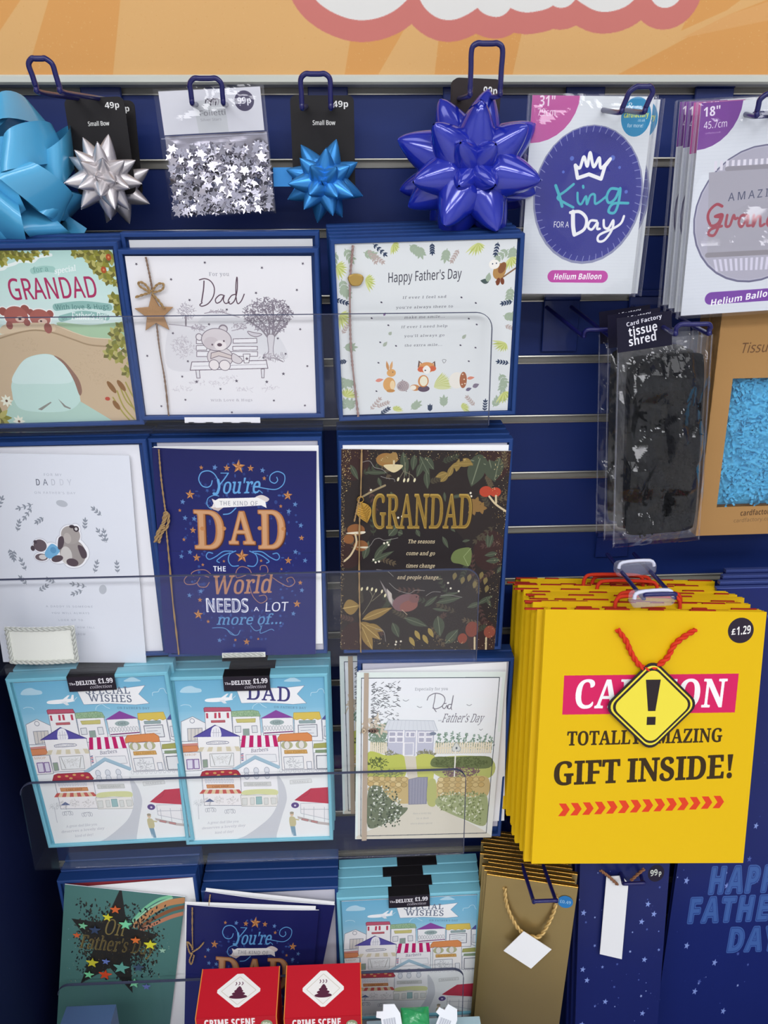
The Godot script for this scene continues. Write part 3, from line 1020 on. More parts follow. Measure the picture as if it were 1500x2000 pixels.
	for l in ["285.4,636.4 252.4,612.3 203.6,616 174.6,633.4 187.4,647.2", "270.5,650.4 229.6,640.1 160,643.8 133.6,671.6 149.3,692.4 198.4,685.4 221.6,654", "272,678.2 252.9,702.7 218,702.7 205.4,685.3", "474.3,635.7 424.3,649.8 423,615 449,590.6 490.4,600.8 509.4,635.6", "495.6,632.1 565.6,638.8 595,617.8 586.2,586.4 558,586.6 553.3,607.5", "621.6,649.1 662.7,677.1 711.4,698.1 742.4,676.9 728.1,648.8 699.3,655.9 705.5,673.4", "492.4,684.6 509.8,747.8 550.1,786.7 586.7,769 577.4,744.2 545.3,747.8"]: a.stroke(l, 4.2, "a87c68")
	a.text("NEEDS", "365.1,837", 240.4, 71.1, "eceef2", "sans", -0.5, 0, 0, 6.3)
	a.text("NEEDS", "365.2,834.9", 233.4, 64.1, "8a90b0", "sans", -0.5)
	a.text("A", "528.4,831.5", 29.3, 22.3, "dfe3ec", "sans", 0, 0, 0, 1.4)
	a.text("LOT", "636.7,833", 132.4, 50.2, "eceef2", "sans", -1, 0.12)
	a.text("more of...", "486.3,905.6", 369.3, 54.4, "5f92c0", "serif", -1, 0.3, 0, 2.1)
	for l in ["279.1,928.6 321.7,925.2 356.7,932.5 383.2,961.2 418.5,965 434.3,939.9", "493.1,911.4 519.9,940.2 552.7,929.5 543.4,904.3", "557.3,911.6 547.7,954.7 606.3,933.3 623.8,940.5", "356.7,932.5 377,946.9 404.1,968.5"]: a.stroke(l, 4.2, "5f92c0")
	return a


func art_botanic() -> Art:
	var a := Art.new(860, 1030, "2d2624")
	a.fill("189.7,385.6 602.4,388 656.4,699.2 120.9,689", "262021", true)
	for q in ["59.7,43.6", "785,37.3", "83.6,978.4", "785.9,961.9", "40.5,483.1", "786.7,490.7"]: a.oval(q, 83.7, 104.6, Color(0.28, 0.16, 0.15, 0.5))
	var g := ["474f3f", "5b6150", "3c4434", "676c54", "504c39"]
	var w := "8d8a84"
	# fine grasses and ferns behind
	for i in 46:
		var q := Vector2(a.rnd.randf(), a.rnd.randf())
		if absf(q.x - 0.5) < 0.25 and absf(q.y - 0.47) < 0.2: continue
		a.sprig(PackedVector2Array([q * Vector2(860, 1030)]), a.rnd.randf_range(60, 140), 23.7, a.rnd.randf() * 360, ["4b4436", "5a4e3c", "3f4436", "4f3a34"][i % 4], 5)
	for q in [["311.2,11.6", 170, 62, 80], ["370.2,22.9", 110, 50, 95], ["396.6,28.7", 160, 56, 60], ["423.2,34.4", 110, 60, 50], ["410.8,58.7", 110, 48, 110], ["432.2,101.1", 125, 48, 82], ["656.9,44.5", 150, 110, 15], ["703.7,38", 200, 130, 105], ["751.5,43.7", 160, 110, 70], ["804.9,31", 170, 90, 100], ["123.5,109.1", 170, 30, 0], ["188.6,133.1", 70, 30, 70], ["46.4,73.5", 120, 40, 60], ["255.1,200.7", 60, 30, 70], ["530.5,200.2", 70, 22, 80], ["565.9,225.5", 110, 26, -10], ["251.1,418.8", 110, 70, -50], ["298.6,399.3", 40, 50, 20], ["394.3,386.8", 60, 34, 60], ["534.2,420.8", 100, 32, 60], ["573.8,374.6", 50, 22, 40], ["121.6,537.6", 140, 56, -75], ["176.5,538.3", 160, 44, -55], ["162.8,551.7", 190, 40, -25], ["210.7,498.2", 130, 40, -50], ["773.2,409.1", 100, 36, 85], ["798.1,409.3", 100, 36, 100], ["831.2,504.9", 100, 40, 170], ["848.6,539.7", 110, 46, 175], ["641,445.1", 60, 22, -10], ["859,574.8", 60, 30, 120], ["457.1,788.9", 130, 40, -40], ["521.6,768.6", 200, 46, -12], ["534.9,739.9", 160, 32, -15], ["501.2,800.9", 130, 24, 8], ["350.1,852.2", 200, 60, 20], ["285.5,880", 130, 60, 65], ["532.2,842.1", 170, 90, 80], ["584,994.1", 150, 80, -50], ["691.8,794.3", 130, 40, -20], ["749.6,773.6", 130, 40, -30], ["791.4,738", 90, 30, 60]]:
		a.leaf(q[0], 0.6976 * q[1], 0.6976 * q[2], q[3], g[int(q[1]) % 5], "777e66")
	a.fill("585.5,529.6 601.4,495.6 643,479 685.7,479.4 695.8,524 684.7,572.4 633.7,561.3 597.5,553.9", "6c7a48", true)
	a.stroke("689.3,479.5 652.9,523.5 681.1,572.3", 2.8, "93a070", false)
	for q in [["507.8,150.1", 70, -45], ["547.1,125.1", 70, -70], ["586.2,100.2", 70, -80], ["558,75.8", 80, -10], ["616.2,38.8", 70, 30], ["590.8,63.3", 90, 0], ["539.4,106.6", 70, 160]]: a.leaf(q[0], 0.6976 * q[1] * 1.3, 29.3, q[2], "8a7440", "b49a5c")
	for q in [["686.6,283.3", 8], ["698.3,251", 9], ["728,276.9", 8]]:
		for k in 5: a.leaf(q[0], 32.1, 20.9, k * 72, "8a6a3c")
	for q in [["105.8,875.2", 220, 90, 40], ["120,905", 200, 80, 65], ["120.2,860.9", 250, 70, -22], ["14.8,800.3", 130, 120, -10], ["141.5,890.8", 150, 60, 20]]: a.leaf(q[0], 0.6976 * q[1], 0.6976 * q[2], q[3], "8f7440", "c0a566")
	for q in ["614.8,606.3", "659.3,628.1", "694.7,614.6", "726.2,650.4", "759.1,601.5", "783.1,630.1", "793.8,673"]: a.leaf(q, 41.9, 23.7, 100, "7d6f45")
	for q in ["410.3,920.7", "455.3,944.5", "483.5,907.7", "382,957.4"]: a.leaf(q, 62.8, 25.1, 60, "a08a4a")
	# mushrooms
	for q in [["227.2,48.1", 74, 46, "9a7240"], ["78.6,390.1", 66, 42, "8a5a34"], ["41.1,436.9", 40, 34, "8a5a34"], ["104.9,470.4", 54, 40, "8a5a34"], ["746.2,195.3", 48, 38, "b5452f"], ["796.3,197.8", 42, 33, "b5452f"], ["725.8,914.5", 52, 62, "7d4032"], ["825.1,928.7", 46, 50, "8a4838"], ["676.5,966.3", 38, 42, "8a4432"]]: a.oval(q[0], 0.6976 * q[1], 0.6976 * q[2], q[3])
	a.fill("214.4,73.5 312.4,72.7 267.1,108.2", "d6c69a", true)
	a.fill("188.3,54.4 265.7,12 285.6,35.7 272.9,59.8", "9a7a48", true)
	a.fill("34.9,404.1 122.2,396.9 115.4,409.9 41.5,410.7", "e6dcc4", true)
	a.fill("81.1,476.9 142.3,474.1 128.6,484", "d9cfb4", true)
	for l in ["266.3,53.8 266.6,77.9", "765.3,218.9 803.3,257.5 862.7,293.4", "799.9,215.7 804.2,251.1", "744.1,960.7 749.4,1038.1", "808.7,962.6 812.6,1032.4", "75.1,410.9 81.3,457 53.6,516.6 19.1,549.8"]: a.stroke(l, 9.8, "d0bf98")
	# robin
	a.fill("208.2,645.2 261.7,720 294.4,763.6 291.4,799.6 262.3,762.9", "8a8380")
	a.fill("247.3,691.4 275.9,720.3 280.3,777.7 262.2,755.7", "c5bcb2")
	a.oval("351.8,768.5", 71.2, 46, "7d5d60", -14)
	a.oval("370.2,787", 50.2, 29.3, "8a5a52", -14)
	a.oval("399.3,745.7", 29.3, 23.7, "7a5654", -10)
	a.oval("410.6,737.4", 3.5, 3.5, "1c1618")
	a.fill("422.8,739 439.2,732.2 425.4,752", "3a3030")
	a.stroke("334.7,807.9 364.2,834.2", 3.5, "b9a58a", false)
	# white sprays and berries
	for l in ["120.3,831.8 170,746.6 155.9,703.8", "170,746.6 191,704.5", "170,760.9 219.3,719.2", "293.9,138.7 319.5,95.7 325.2,59.3", "319.6,101.8 359.7,119.9 373.5,138.3", "325.9,89.6 320.4,138.6", "346,101.7 346.9,138.5"]: a.stroke(l, 3.5, "77725c")
	for q in ["290.6,139.9", "321.8,144.7", "341.7,143.4", "374.9,143.3", "113.9,695.9", "143.3,693", "168.5,697", "191,703.1", "222.7,708.6", "240.6,730.3"]: a.oval(q, 5.6, 10.5, "e0d8b0", 15)
	for q in ["227.6,457", "244.6,453.1", "251.6,465.2", "173.1,541.6", "184.9,555.4", "202.8,550.8", "309.1,985.5", "334.7,982.5", "305.7,1000.6", "654.3,212.7", "667.4,203.1", "671.9,219", "152.7,192.9", "594.1,690.9", "638.6,706", "578.2,662.1", "297.3,327.7", "317.5,321.3"]: a.oval(q, 5.6, 5.6, "e8e2cc")
	for l in ["104.4,61.1 143.1,54.8 169,84.6 208,93.4 227.7,108.5", "201.7,126.9 234.6,135.9 267.5,138.8 274.3,151.1", "128.6,490.7 155.9,467.6 176.3,438 203.5,431.6 230.8,441.7 299.1,429", "190.5,593 246.3,600.8 281.6,629", "261,663.6 304,699.6 368.5,718.6 403.7,701.5 454,703.9", "462.2,731.2 497.4,710.5 540.8,711.3", "541.7,729.3 592.4,726.7 658.8,738.9", "191.9,914.4 235.3,923.1 250.5,983.6"]: a.stroke(l, 2.8, w)
	a.stroke("109.8,225.9 162.5,197.8 225,169.8", 9.8, "9a8a68")
	for s in ["3.1,2.9 861.2,48.9", "3.2,-0 51.1,201.1", "781.9,0.8 887.3,329.7", "4.7,968.5 862.3,1057.5", "-1,201.2 17.3,652.3", "813.1,290.1 900.8,632", "805.1,630.4 897.6,1019.5", "-9.5,617.4 11,1021.3"]: a.specks(s, 170, 3.2, ["d9bf7c", "a8884c", "f0dfae", "7d6338"])
	# words
	a.text("GRANDAD", "425.1,382.4", 526.7, 170.2, "4b3818", "serif", -0.6, 0, 0, 4.9)
	a.text("GRANDAD", "421.5,379", 526.7, 167.4, "b4964a", "serif", -0.6, 0, 0, 3.5)
	a.text("GRANDAD", "422.1,376.4", 523.2, 159, "8c7030", "serif", -0.6)
	var n := 0
	for t in ["The seasons", "come and go", "times change", "and people change..."]:
		a.text(t, ["422.7,456", "421.3,516.8", "423.4,581.3", "423.3,642.5"][n], 0.6976 * [204, 220, 222, 350][n], 18.8, "d6c6a0", "serif", 0, 0.25, 0.05, 1)
		n += 1
	return a


func art_town(dad: bool) -> Art:
	var a := Art.new(880, 960, "eff3f2")
	a.grad("-9.3,-38.7 950.1,208.9", "6cb0cf", "8cc4dc")
	a.grad("-38.2,173.9 945.1,346.4", "8cc4dc", "cfe4ea")
	a.grad("-56.1,306 919.7,1041.7", "eef2f1", "f2f5f3")
	var ln := "8b8f9b"
	var wall := "f1f1f0"
	for c in ["29.5,53.9 53.8,36.9 91.4,30.9 119.5,42.4 148.2,50.4 138.6,68 35.2,66.9", "636.4,21.9 656.4,8.1 687.5,0.4 717.3,13.4 728.2,24.6"]: a.fill(c, "b6d8e6", true)
	for c in ["785.5,106.5 790.3,88.3 821.6,85.6 834,71.3 857.4,70.6 868,94.4 887.2,102.3", "437.4,168.6 446.7,150.5 478.4,136.9 500.1,152.3 522.3,164.1", "18.3,139.6 41.5,133.2 70.6,137.8 80.4,149"]: a.stroke(c, 2.4, "d6eaf1")
	# aeroplane towing the banner
	a.fill("163,114.1 179.1,104.5 239.4,100.6 299.7,99.7 325,109.9 319.2,114.8 236.9,123.7 177.1,121.8", "f6f8f8", true)
	a.fill("242.1,110.9 294.2,80 305.5,79.6 276.1,109.1", "f6f8f8")
	a.fill("245.5,113.9 273.5,133.7 290.2,132.8 277.3,112", "e3e9ec")
	a.fill("303,104.1 318.4,78.6 328.9,78.9 323.1,106.2", "f6f8f8")
	a.stroke("325.2,107.8 345.6,92.5", 2.4, "e8eef0", false)
	a.fill("349.1,42.2 418.3,42.8 530.9,54.8 645.6,55.4 753.8,47 706.3,93 759.1,146.2 677.9,150.2 524.5,136.2 374.9,134.9", "f3f4f3")
	a.stroke("349.1,42.2 418.3,42.8 530.9,54.8 645.6,55.4 753.8,47 706.3,93 759.1,146.2 677.9,150.2 524.5,136.2 374.9,134.9", 2.4, "7a93ae", false, true)
	if dad: a.text("DAD", "536.9,124.1", 260.2, 78.8, "413f78", "serif", 4.5, 0, 0.08, 2.4)
	else:
		a.text("SPECIAL", "528.8,82.3", 260.2, 36.3, "6d7688", "serif", 2.5, 0, 0.08, 1.6)
		a.text("WISHES", "534.5,126.3", 252.3, 37.8, "6d7688", "serif", 4, 0, 0.08, 1.6)
	a.text("ON FATHER'S DAY", "659.3,173.3", 189.2, 11.8, "5d7a96", "serif", 3.5, 0, 0.12)
	# back row
	a.edged("10.5,228.4 81.4,201.6 153.6,241.2 139.7,347.9 -2,342", wall, ln, 3.2)
	a.ring("76.2,225.7", 13.4, 12.6, 3.2, ln)
	a.edged("42.9,268.9 129.9,268.6 122,335.8 37.7,339.9", "d9d4cc", ln, 3.2)
	for x in ["65.4,269.8 56.6,340.7", "88.3,268.4 79.3,341.6", "107.1,269.2 98.3,342.4"]: a.stroke(x, 2.4, ln, false)
	a.edged("156.1,173.5 310.8,176 309.3,305.6 149.1,299.3", wall, ln, 3.2)
	a.edged("152,157.3 160.1,152.4 305.2,156.7 311.4,177.5 152.8,176.3", "bd5a70", "8d4557", 3.2)
	for q in ["162.3,184.7 173.6,185.1 172.5,214.5 161.2,214.1", "211.4,184.2 224.2,184.7 220.9,215.5 208,215.1", "234.2,183.6 247,184 246,215 233.1,214.5", "283.3,185.3 296.9,185.8 295.3,216.8 283.1,216.3"]: a.fill(q, "c2475e")
	a.edged("187.7,227.6 269.8,227.7 270,239.6 187.9,239.5", "c26a70", "9b525a", 2.4)
	a.edged("315.3,207.1 476.1,210.7 477.7,350.5 309.4,343.6", wall, ln, 3.2)
	a.edged("314.3,179 436.8,175.9 470.7,183 481.5,210.9 309.9,208.4", "9fbd96", "7a9676", 3.2)
	a.scribble("396.7,195.2", 74.9, 12.6, 60, 12.6, 2.4, "7fa07c")
	a.edged("334.3,224.1 451,223.9 447.7,244.8 340,243.7", "cdc57c", "a59f62", 2.4)
	a.edged("371.8,281.7 408.2,280.8 406.6,324.7 369.5,323.2", "94a79c", ln, 2.4)
	for q in ["324.9,264.9 359.6,263.9 357.7,300 323.7,300.2", "425.1,264.9 456.1,264.6 456.6,303.9 425.5,304.2"]: a.edged(q, "e3e6e6", ln, 3.2)
	a.edged("489,222.3 673.1,225.3 671.8,320.1 490.3,320.4", wall, ln, 3.2)
	a.fill("480.3,224.3 575.1,179.3 674.7,224.6", "8a4b9c")
	a.oval("576.1,249.6", 42.6, 15.8, "9db0ae")
	a.text("CAFE", "575.7,255.6", 47.3, 12.6, "6b7d7c", "serifb")
	for k in 10: a.ring(PackedVector2Array([Art.pts("501.2,281.4")[0].lerp(Art.pts("657.6,282.9")[0], k / 9.0)]), 6.3, 13.4, 2.4, "9aa0a6")
	a.stroke("496.7,309.3 668,304.6", 6.3, "7c3f72", false)
	a.edged("680.6,230.8 841.9,233.7 844.5,365.6 676.5,358.7", wall, ln, 3.2)
	a.edged("678.8,197.8 831.8,197.2 841,235.2 821.7,242 802.3,233.8 782.2,242.1 759,233.7 738.9,240.5 715.8,232.1 695.8,238.9 675,232.1", "dcc25c", "b59c44", 2.4)
	a.edged("708,243.9 805.8,243.7 804.9,260.4 708.7,259", "96aaa8", "74888a", 2.4)
	a.edged("701.7,269.4 814,269.1 813.8,337.3 700.8,336.6", "e6e9e9", "6c6f7b", 3.9)
	for q in ["712.7,283.5 803.8,283.2", "714.1,300.3 779.1,299.8", "714.6,317.9 794.1,317.2"]: a.stroke(q, 2.4, ln, false)
	a.fill("844,239.1 870.6,212.1 902.5,207.2 900.9,244.9", "5a5b9c")
	a.edged("845.5,241.4 901,243.4 895.6,375.5 846.8,350.2", wall, ln, 3.2)
	a.edged("855.6,279.8 887.5,279.5 887.4,340.2 855.3,338.9", "e3e6ea", ln, 3.2)
	# middle row
	a.edged("95.1,318.2 346.3,322.3 345.2,398.7 93.3,397", "f5f4f1", ln, 3.2)
	a.fill("74.5,318.8 207.5,254.4 347.7,323.8", "5b54a2")
	a.stroke("74.5,318.8 207.5,254.4 347.7,323.8", 4.7, "46417f", false)
	a.fill("178.7,321.5 185,278.2 200.5,262.3 214.7,258.4 229.2,264.9 237.3,281.7 235.5,320.8", "f0f0f2", true)
	for q in ["197.2,278.7 192.6,319.8", "213.2,271.8 207.9,320.5", "226.1,279.8 221.6,321", "183.7,296.9 236.4,297.5"]: a.stroke(q, 2.4, "b2b2c0", false)
	a.stroke("150.7,352.2 197.3,346.5 270,351.1 272.8,361.9 218.5,364.2 153.3,362.9 147.1,356.6", 3.2, "7d7f94", true, true)
	a.text("HAPPY HOME", "209.7,360", 110.4, 8.7, "8b8da0", "sans")
	a.edged("-8.8,406.3 102,407.3 100.8,515.8 -15.6,518.1", "f2efec", ln, 3.2)
	a.fill("-2.4,357.1 93.2,353.6 96.7,368.9 -2.9,372.3", "cf8f86")
	a.edged("-2.6,370 89,369.4 100.4,401.9 -4.1,405", "d98d62", "b56f48", 3.2)
	a.text("SHOP", "42,427.7", 71, 12.6, "c9a88a", "serif")
	for q in ["16.2,449.7 53.2,449 49.3,505.5 13.7,506.2", "59.3,449.3 88.6,449.1 86.6,505 55.6,505.1"]: a.edged(q, "e2dde9", "7a5a96", 4.7)
	a.edged("106.3,403.7 346.4,402.6 344.3,507.8 101.7,508", "f3f1ee", ln, 3.2)
	for k in 9: a.fill(PackedVector2Array([Art.pts("105.4,379.2")[0].lerp(Art.pts("336.8,381.4")[0], k / 9.0), Art.pts("105.4,379.2")[0].lerp(Art.pts("336.8,381.4")[0], (k + 1) / 9.0), Art.pts("84.8,404.3")[0].lerp(Art.pts("350.4,409.7")[0], (k + 1) / 9.0), Art.pts("84.8,404.3")[0].lerp(Art.pts("350.4,409.7")[0], k / 9.0)]), "dad1b4" if k % 2 == 0 else "f2efe6")
	a.edged("158.4,419.8 301.9,420 296.5,497.7 156,495.7", "eff1ef", "aeb0b0", 3.9)
	for q in ["169.3,425.7 181.7,488.4", "289.5,427.2 267.6,488.5"]: a.stroke(q, 3.9, "a3a29c", false)
	a.scribble("228.1,455.4", 47.3, 23.7, 40, 20.5, 2, "cfd0cc")
	a.edged("111.9,454 140.7,453 138.6,498.1 110.4,500.6", "97a893", ln, 3.2)
	a.edged("347.9,387.3 575.4,389.2 574,518.6 336.5,507.4", "f4f3f3", ln, 3.2)
	for k in 9: a.fill(PackedVector2Array([Art.pts("363.6,319.2")[0].lerp(Art.pts("566,323.5")[0], k / 9.0), Art.pts("363.6,319.2")[0].lerp(Art.pts("566,323.5")[0], (k + 1) / 9.0), Art.pts("347.8,388")[0].lerp(Art.pts("575.3,390")[0], (k + 1) / 9.0), Art.pts("347.8,388")[0].lerp(Art.pts("575.3,390")[0], k / 9.0)]), "c32569" if k % 2 == 0 else "f4f2f2")
	a.text("Barbers", "458.8,416.8", 106.4, 20.5, "77778a", "serif", -3, 0.2)
	for k in 5: a.fill(PackedVector2Array([Art.pts("346.6,425.8")[0].lerp(Art.pts("345.3,472.5")[0], k / 5.0), Art.pts("361.7,422.6")[0].lerp(Art.pts("359,469.2")[0], k / 5.0), Art.pts("360.9,431.9")[0].lerp(Art.pts("358.1,478.6")[0], k / 5.0 - 0.08), Art.pts("345.7,435.1")[0].lerp(Art.pts("344.4,481.8")[0], k / 5.0 - 0.08)]), "5b5a86" if k % 2 == 0 else "c25a72")
	a.edged("375.1,431 556.2,435.1 560.9,478.4 374.7,477.7", "eef0f0", "b9bcc2", 3.2)
	a.edged("589.2,361.2 782.1,363 783,532.5 589.1,531.3", "f3f1ee", ln, 3.2)
	a.edged("575,340.7 592.3,318.4 754.5,314.1 779,332 779.7,362.9 727.8,364.7 696.4,358 632.7,360.7 601.5,355.6 574.2,362.2", "de9058", "b87040", 3.2)
	for q in ["627.2,383.7", "714.7,383.5"]:
		a.oval(q, 35.5, 23.7, "b7b98e")
		a.oval(q, 17.3, 23.7, "e6e3dc")
		a.ring(q, 17.3, 23.7, 2.4, "a39f90")
	a.edged("610.1,413.3 744.1,414.4 747.8,434.9 610.3,433.6", "d8ab66", "b58b4a", 3.2)
	a.text("ALL FAMILY", "677.6,429.5", 114.3, 10.2, "b08040", "serifb")
	a.edged("602.6,452.8 721.1,452.6 721.7,525.6 604,524.8", "eef0ef", ln, 3.2)
	a.scribble("660.1,490.9", 47.3, 28.4, 46, 17.3, 2.4, "b5b8ba")
	a.edged("741,485.1 769.3,484.8 771.1,527.9 742.6,528.2", "eef0f2", ln, 3.2)
	a.edged("788.1,433.5 893.1,434.2 888.9,537.5 789.4,535.2", "f2f2f0", ln, 3.2)
	a.edged("790.8,380.5 895.6,375.5 894.3,405.1 786.3,406", "aaab62", "878848", 2.4)
	a.edged("798.5,418.3 893.8,417.7 893.1,435 797.8,433.9", "8ba07e", "6e8263", 2.4)
	a.edged("801.7,451.4 892.4,452.3 889.1,531.9 801.1,529.3", "e9ebea", "666a76", 4.7)
	for k in 12: a.ring(PackedVector2Array([Art.pts("580.8,534.9")[0].lerp(Art.pts("888.9,537.5")[0], k / 11.0)]), 7.9, 11, 1.6, "b9bcc2")
	# front row
	a.fill("316.5,510.4 430.1,449 558.6,509.9 551.2,666.6 314.6,654.1", "f5f6f6")
	a.stroke("294.3,519.6 430.2,447.4 568.1,512", 20.5, "a6c4d3", false)
	a.stroke("293.4,529 429.3,458.3 567.3,522.3", 2.4, "7f9eb0", false)
	for q in ["370.1,528.7", "429.5,529.2", "494.8,529.2", "369.5,560.5", "428.4,561", "494.7,561"]:
		a.oval(q, 15, 18.9, "dfe3e8")
		a.ring(q, 15, 18.9, 3.2, "a5abb6")
	a.edged("95.3,562.8 330.9,566.5 324,740.5 91.3,731.6", "f4f2f0", ln, 3.2)
	a.edged("101.2,526 123.7,519.3 303.8,520 318.9,526.3 336.4,558.9 323,566.2 84.1,558.3", "b23a48", "8a2c38", 3.2)
	for q in ["129.5,536.9", "176.6,535.2", "224.1,530.4", "272.3,535.9", "300.9,549.2", "198.5,549.7"]: a.oval(q, 11, 6.3, "dba66a")
	for k in 11: a.edged(PackedVector2Array([Art.pts("113.8,571.7")[0].lerp(Art.pts("290.5,574.9")[0], k / 11.0), Art.pts("113.8,571.7")[0].lerp(Art.pts("290.5,574.9")[0], (k + 0.6) / 11.0), Art.pts("113.7,593.1")[0].lerp(Art.pts("292.2,597.4")[0], (k + 0.6) / 11.0), Art.pts("113.7,593.1")[0].lerp(Art.pts("292.2,597.4")[0], k / 11.0)]), "e4e6ea", "a8acb8", 1.6)
	a.edged("118.6,604.5 285.6,608.3 286.7,629.2 119.4,625.4", "d4935e", "b0713e", 2.4)
	a.text("CAKE SHOP", "202.4,623.2", 102.5, 11, "9a5a2c", "serifb")
	for k in 11: a.fill(PackedVector2Array([Art.pts("90.8,634.3")[0].lerp(Art.pts("315.9,640.4")[0], k / 11.0), Art.pts("90.8,634.3")[0].lerp(Art.pts("315.9,640.4")[0], (k + 1) / 11.0), Art.pts("68.3,658")[0].lerp(Art.pts("334.3,665.7")[0], (k + 1) / 11.0), Art.pts("68.3,658")[0].lerp(Art.pts("334.3,665.7")[0], k / 11.0)]), "c85a52" if k % 2 == 0 else "e2c9a0")
	for q in ["114.3,704.3", "190.2,700.3", "269.6,704.6"]: a.scribble(q, 31.5, 23.7, 26, 17.3, 2, "c5c3c0")
	a.fill("95.4,709.7 129.3,690.4 157.3,710.7", "5b6a90")
	a.stroke("128.6,696.9 124,737.5", 2.4, "8a8d98", false)
	a.edged("347.9,597 513.3,600.5 513.8,624.8 348,621.1", "d3d5d0", "b2b5b2", 2.4)
	a.text("THE GARAGE", "430,617.2", 126.1, 11.8, "a2a6a4", "serif")
	a.edged("320.5,676.4 546.2,678.6 544.9,752.8 322.1,744.5", "f0efe8", "b8b8b0", 3.2)
	a.fill("325.4,666.9 363.5,644.5 532.4,646.8 551.2,677.2 513.6,680.1 433.3,672.6 360.7,675.3", "dbdfa2", true)
	a.edged("415.8,689.6 449.7,689.8 449.2,735 413.4,735.5", "9fc4c2", "83a6a6", 3.2)
	for q in ["328.3,695.5 360.5,694.8 356.6,738.2 326.6,739", "379.1,694.2 403.3,693.9 402,736.6 377.7,736.9", "463.5,698.8 489.5,698.5 487.9,739.7 463.4,740", "505.7,699.4 538.2,699.5 537.8,737.5 507.6,738.3"]: a.edged(q, "dfe2dc", "b4b6ae", 2.4)
	# lane, stall, tables, wording
	a.fill("554.5,565.6 573.7,578.5 598.3,632.3 606,698.2 594.5,747.2 569.4,812.7 527.8,929.3 496.5,1013.9 242.7,975.7 328.9,934 415.9,879.7 495,816.8 541.4,744.3 555.5,662.7", "cfd3d7", true)
	a.specks("297.4,584.8 581.9,993.3", 500, 1.4, ["c3c8cd", "d9dcdf"])
	a.edged("631.6,595.1 763.7,590.4 766.6,612.4 631.7,617.8", "e2e5e2", "bcc0bd", 2.4)
	a.text("MARKET", "697.2,611.4", 102.5, 11.8, "b5b9b8", "serif")
	a.edged("689.6,740 888.8,742.6 892.6,857.1 687.5,802.7", "f1f1f0", "b9bcc2", 3.2)
	a.fill("651.4,718.8 692.5,690.5 756.5,648.6 892.8,644.2 896.8,751.4 789,738 690.3,727.6", "c2354e")
	a.stroke("760.5,650.5 733.8,688.6 658,717.6", 3.2, "a52c42", false)
	for q in ["708.7,766.1 705.1,829.1", "771,765.4 766.7,849.7", "837.5,769.1 833.3,862.2", "687.4,777.5 887.1,784.6"]: a.stroke(q, 3.2, "b5b8bf", false)
	a.fill("664.1,819.9 799.7,860.2 891.9,874.2 891.3,891.4 790.6,875 667.3,835.3", "c2b9b4")
	for q in ["692.3,835.1 733.5,844.3 728.7,856 688.4,845.1", "750,848.7 791.4,858 787.5,869.7 747.7,860.5"]: a.edged(q, "c58a86", "8a7f80", 2.4)
	a.oval("654.3,750.6", 24.4, 18.1, "5f4a88")
	a.oval("654.2,752.2", 7.1, 6.3, "d9d3e2")
	a.oval("630.2,805.3", 11.8, 13.4, "dcc3a4")
	a.oval("630.7,797.8", 12.6, 7.9, "a39a84")
	a.fill("613.8,828 626.8,819.4 649.3,830.1 653.6,868.5 639,889 618.2,887.7 611.8,857.5", "c9c194", true)
	a.stroke("643.8,838.2 670.9,844", 7.9, "c9c194", false)
	a.fill("616,883.3 645.9,885.1 650.4,947.3 631.2,946.1 628.7,918.4 625.3,945.8", "7fa2b6")
	for q in ["127.6,762.3", "246.5,775.7"]:
		a.stroke(PackedVector2Array([Art.pts(q)[0] + Vector2(-20, -12), Art.pts(q)[0] + Vector2(20, -14)]), 3.2, "a5a9b0", false)
		for dx in [-34, -16, 14, 32]: a.ring(PackedVector2Array([Art.pts(q)[0] + Vector2(dx * 0.8, 0)]), 6.3, 11.8, 2.4, "a5a9b0")
	a.stroke("53.4,717.2 48,815.6", 3.2, "c0c3c8", false)
	a.scribble("54.9,717.3", 23.7, 23.7, 30, 17.3, 1.6, "c3c8c8")
	a.text("A great dad like you", "194.6,847.8", 197.1, 14.2, "b9bcc2", "serif", -1, 0.25)
	a.text("deserves a lovely day", "195.5,878.1", 275.9, 14.2, "b9bcc2", "serif", -2, 0.25)
	a.text("kind of day!", "196,912", 118.3, 14.2, "b9bcc2", "serif", -2, 0.25)
	return a


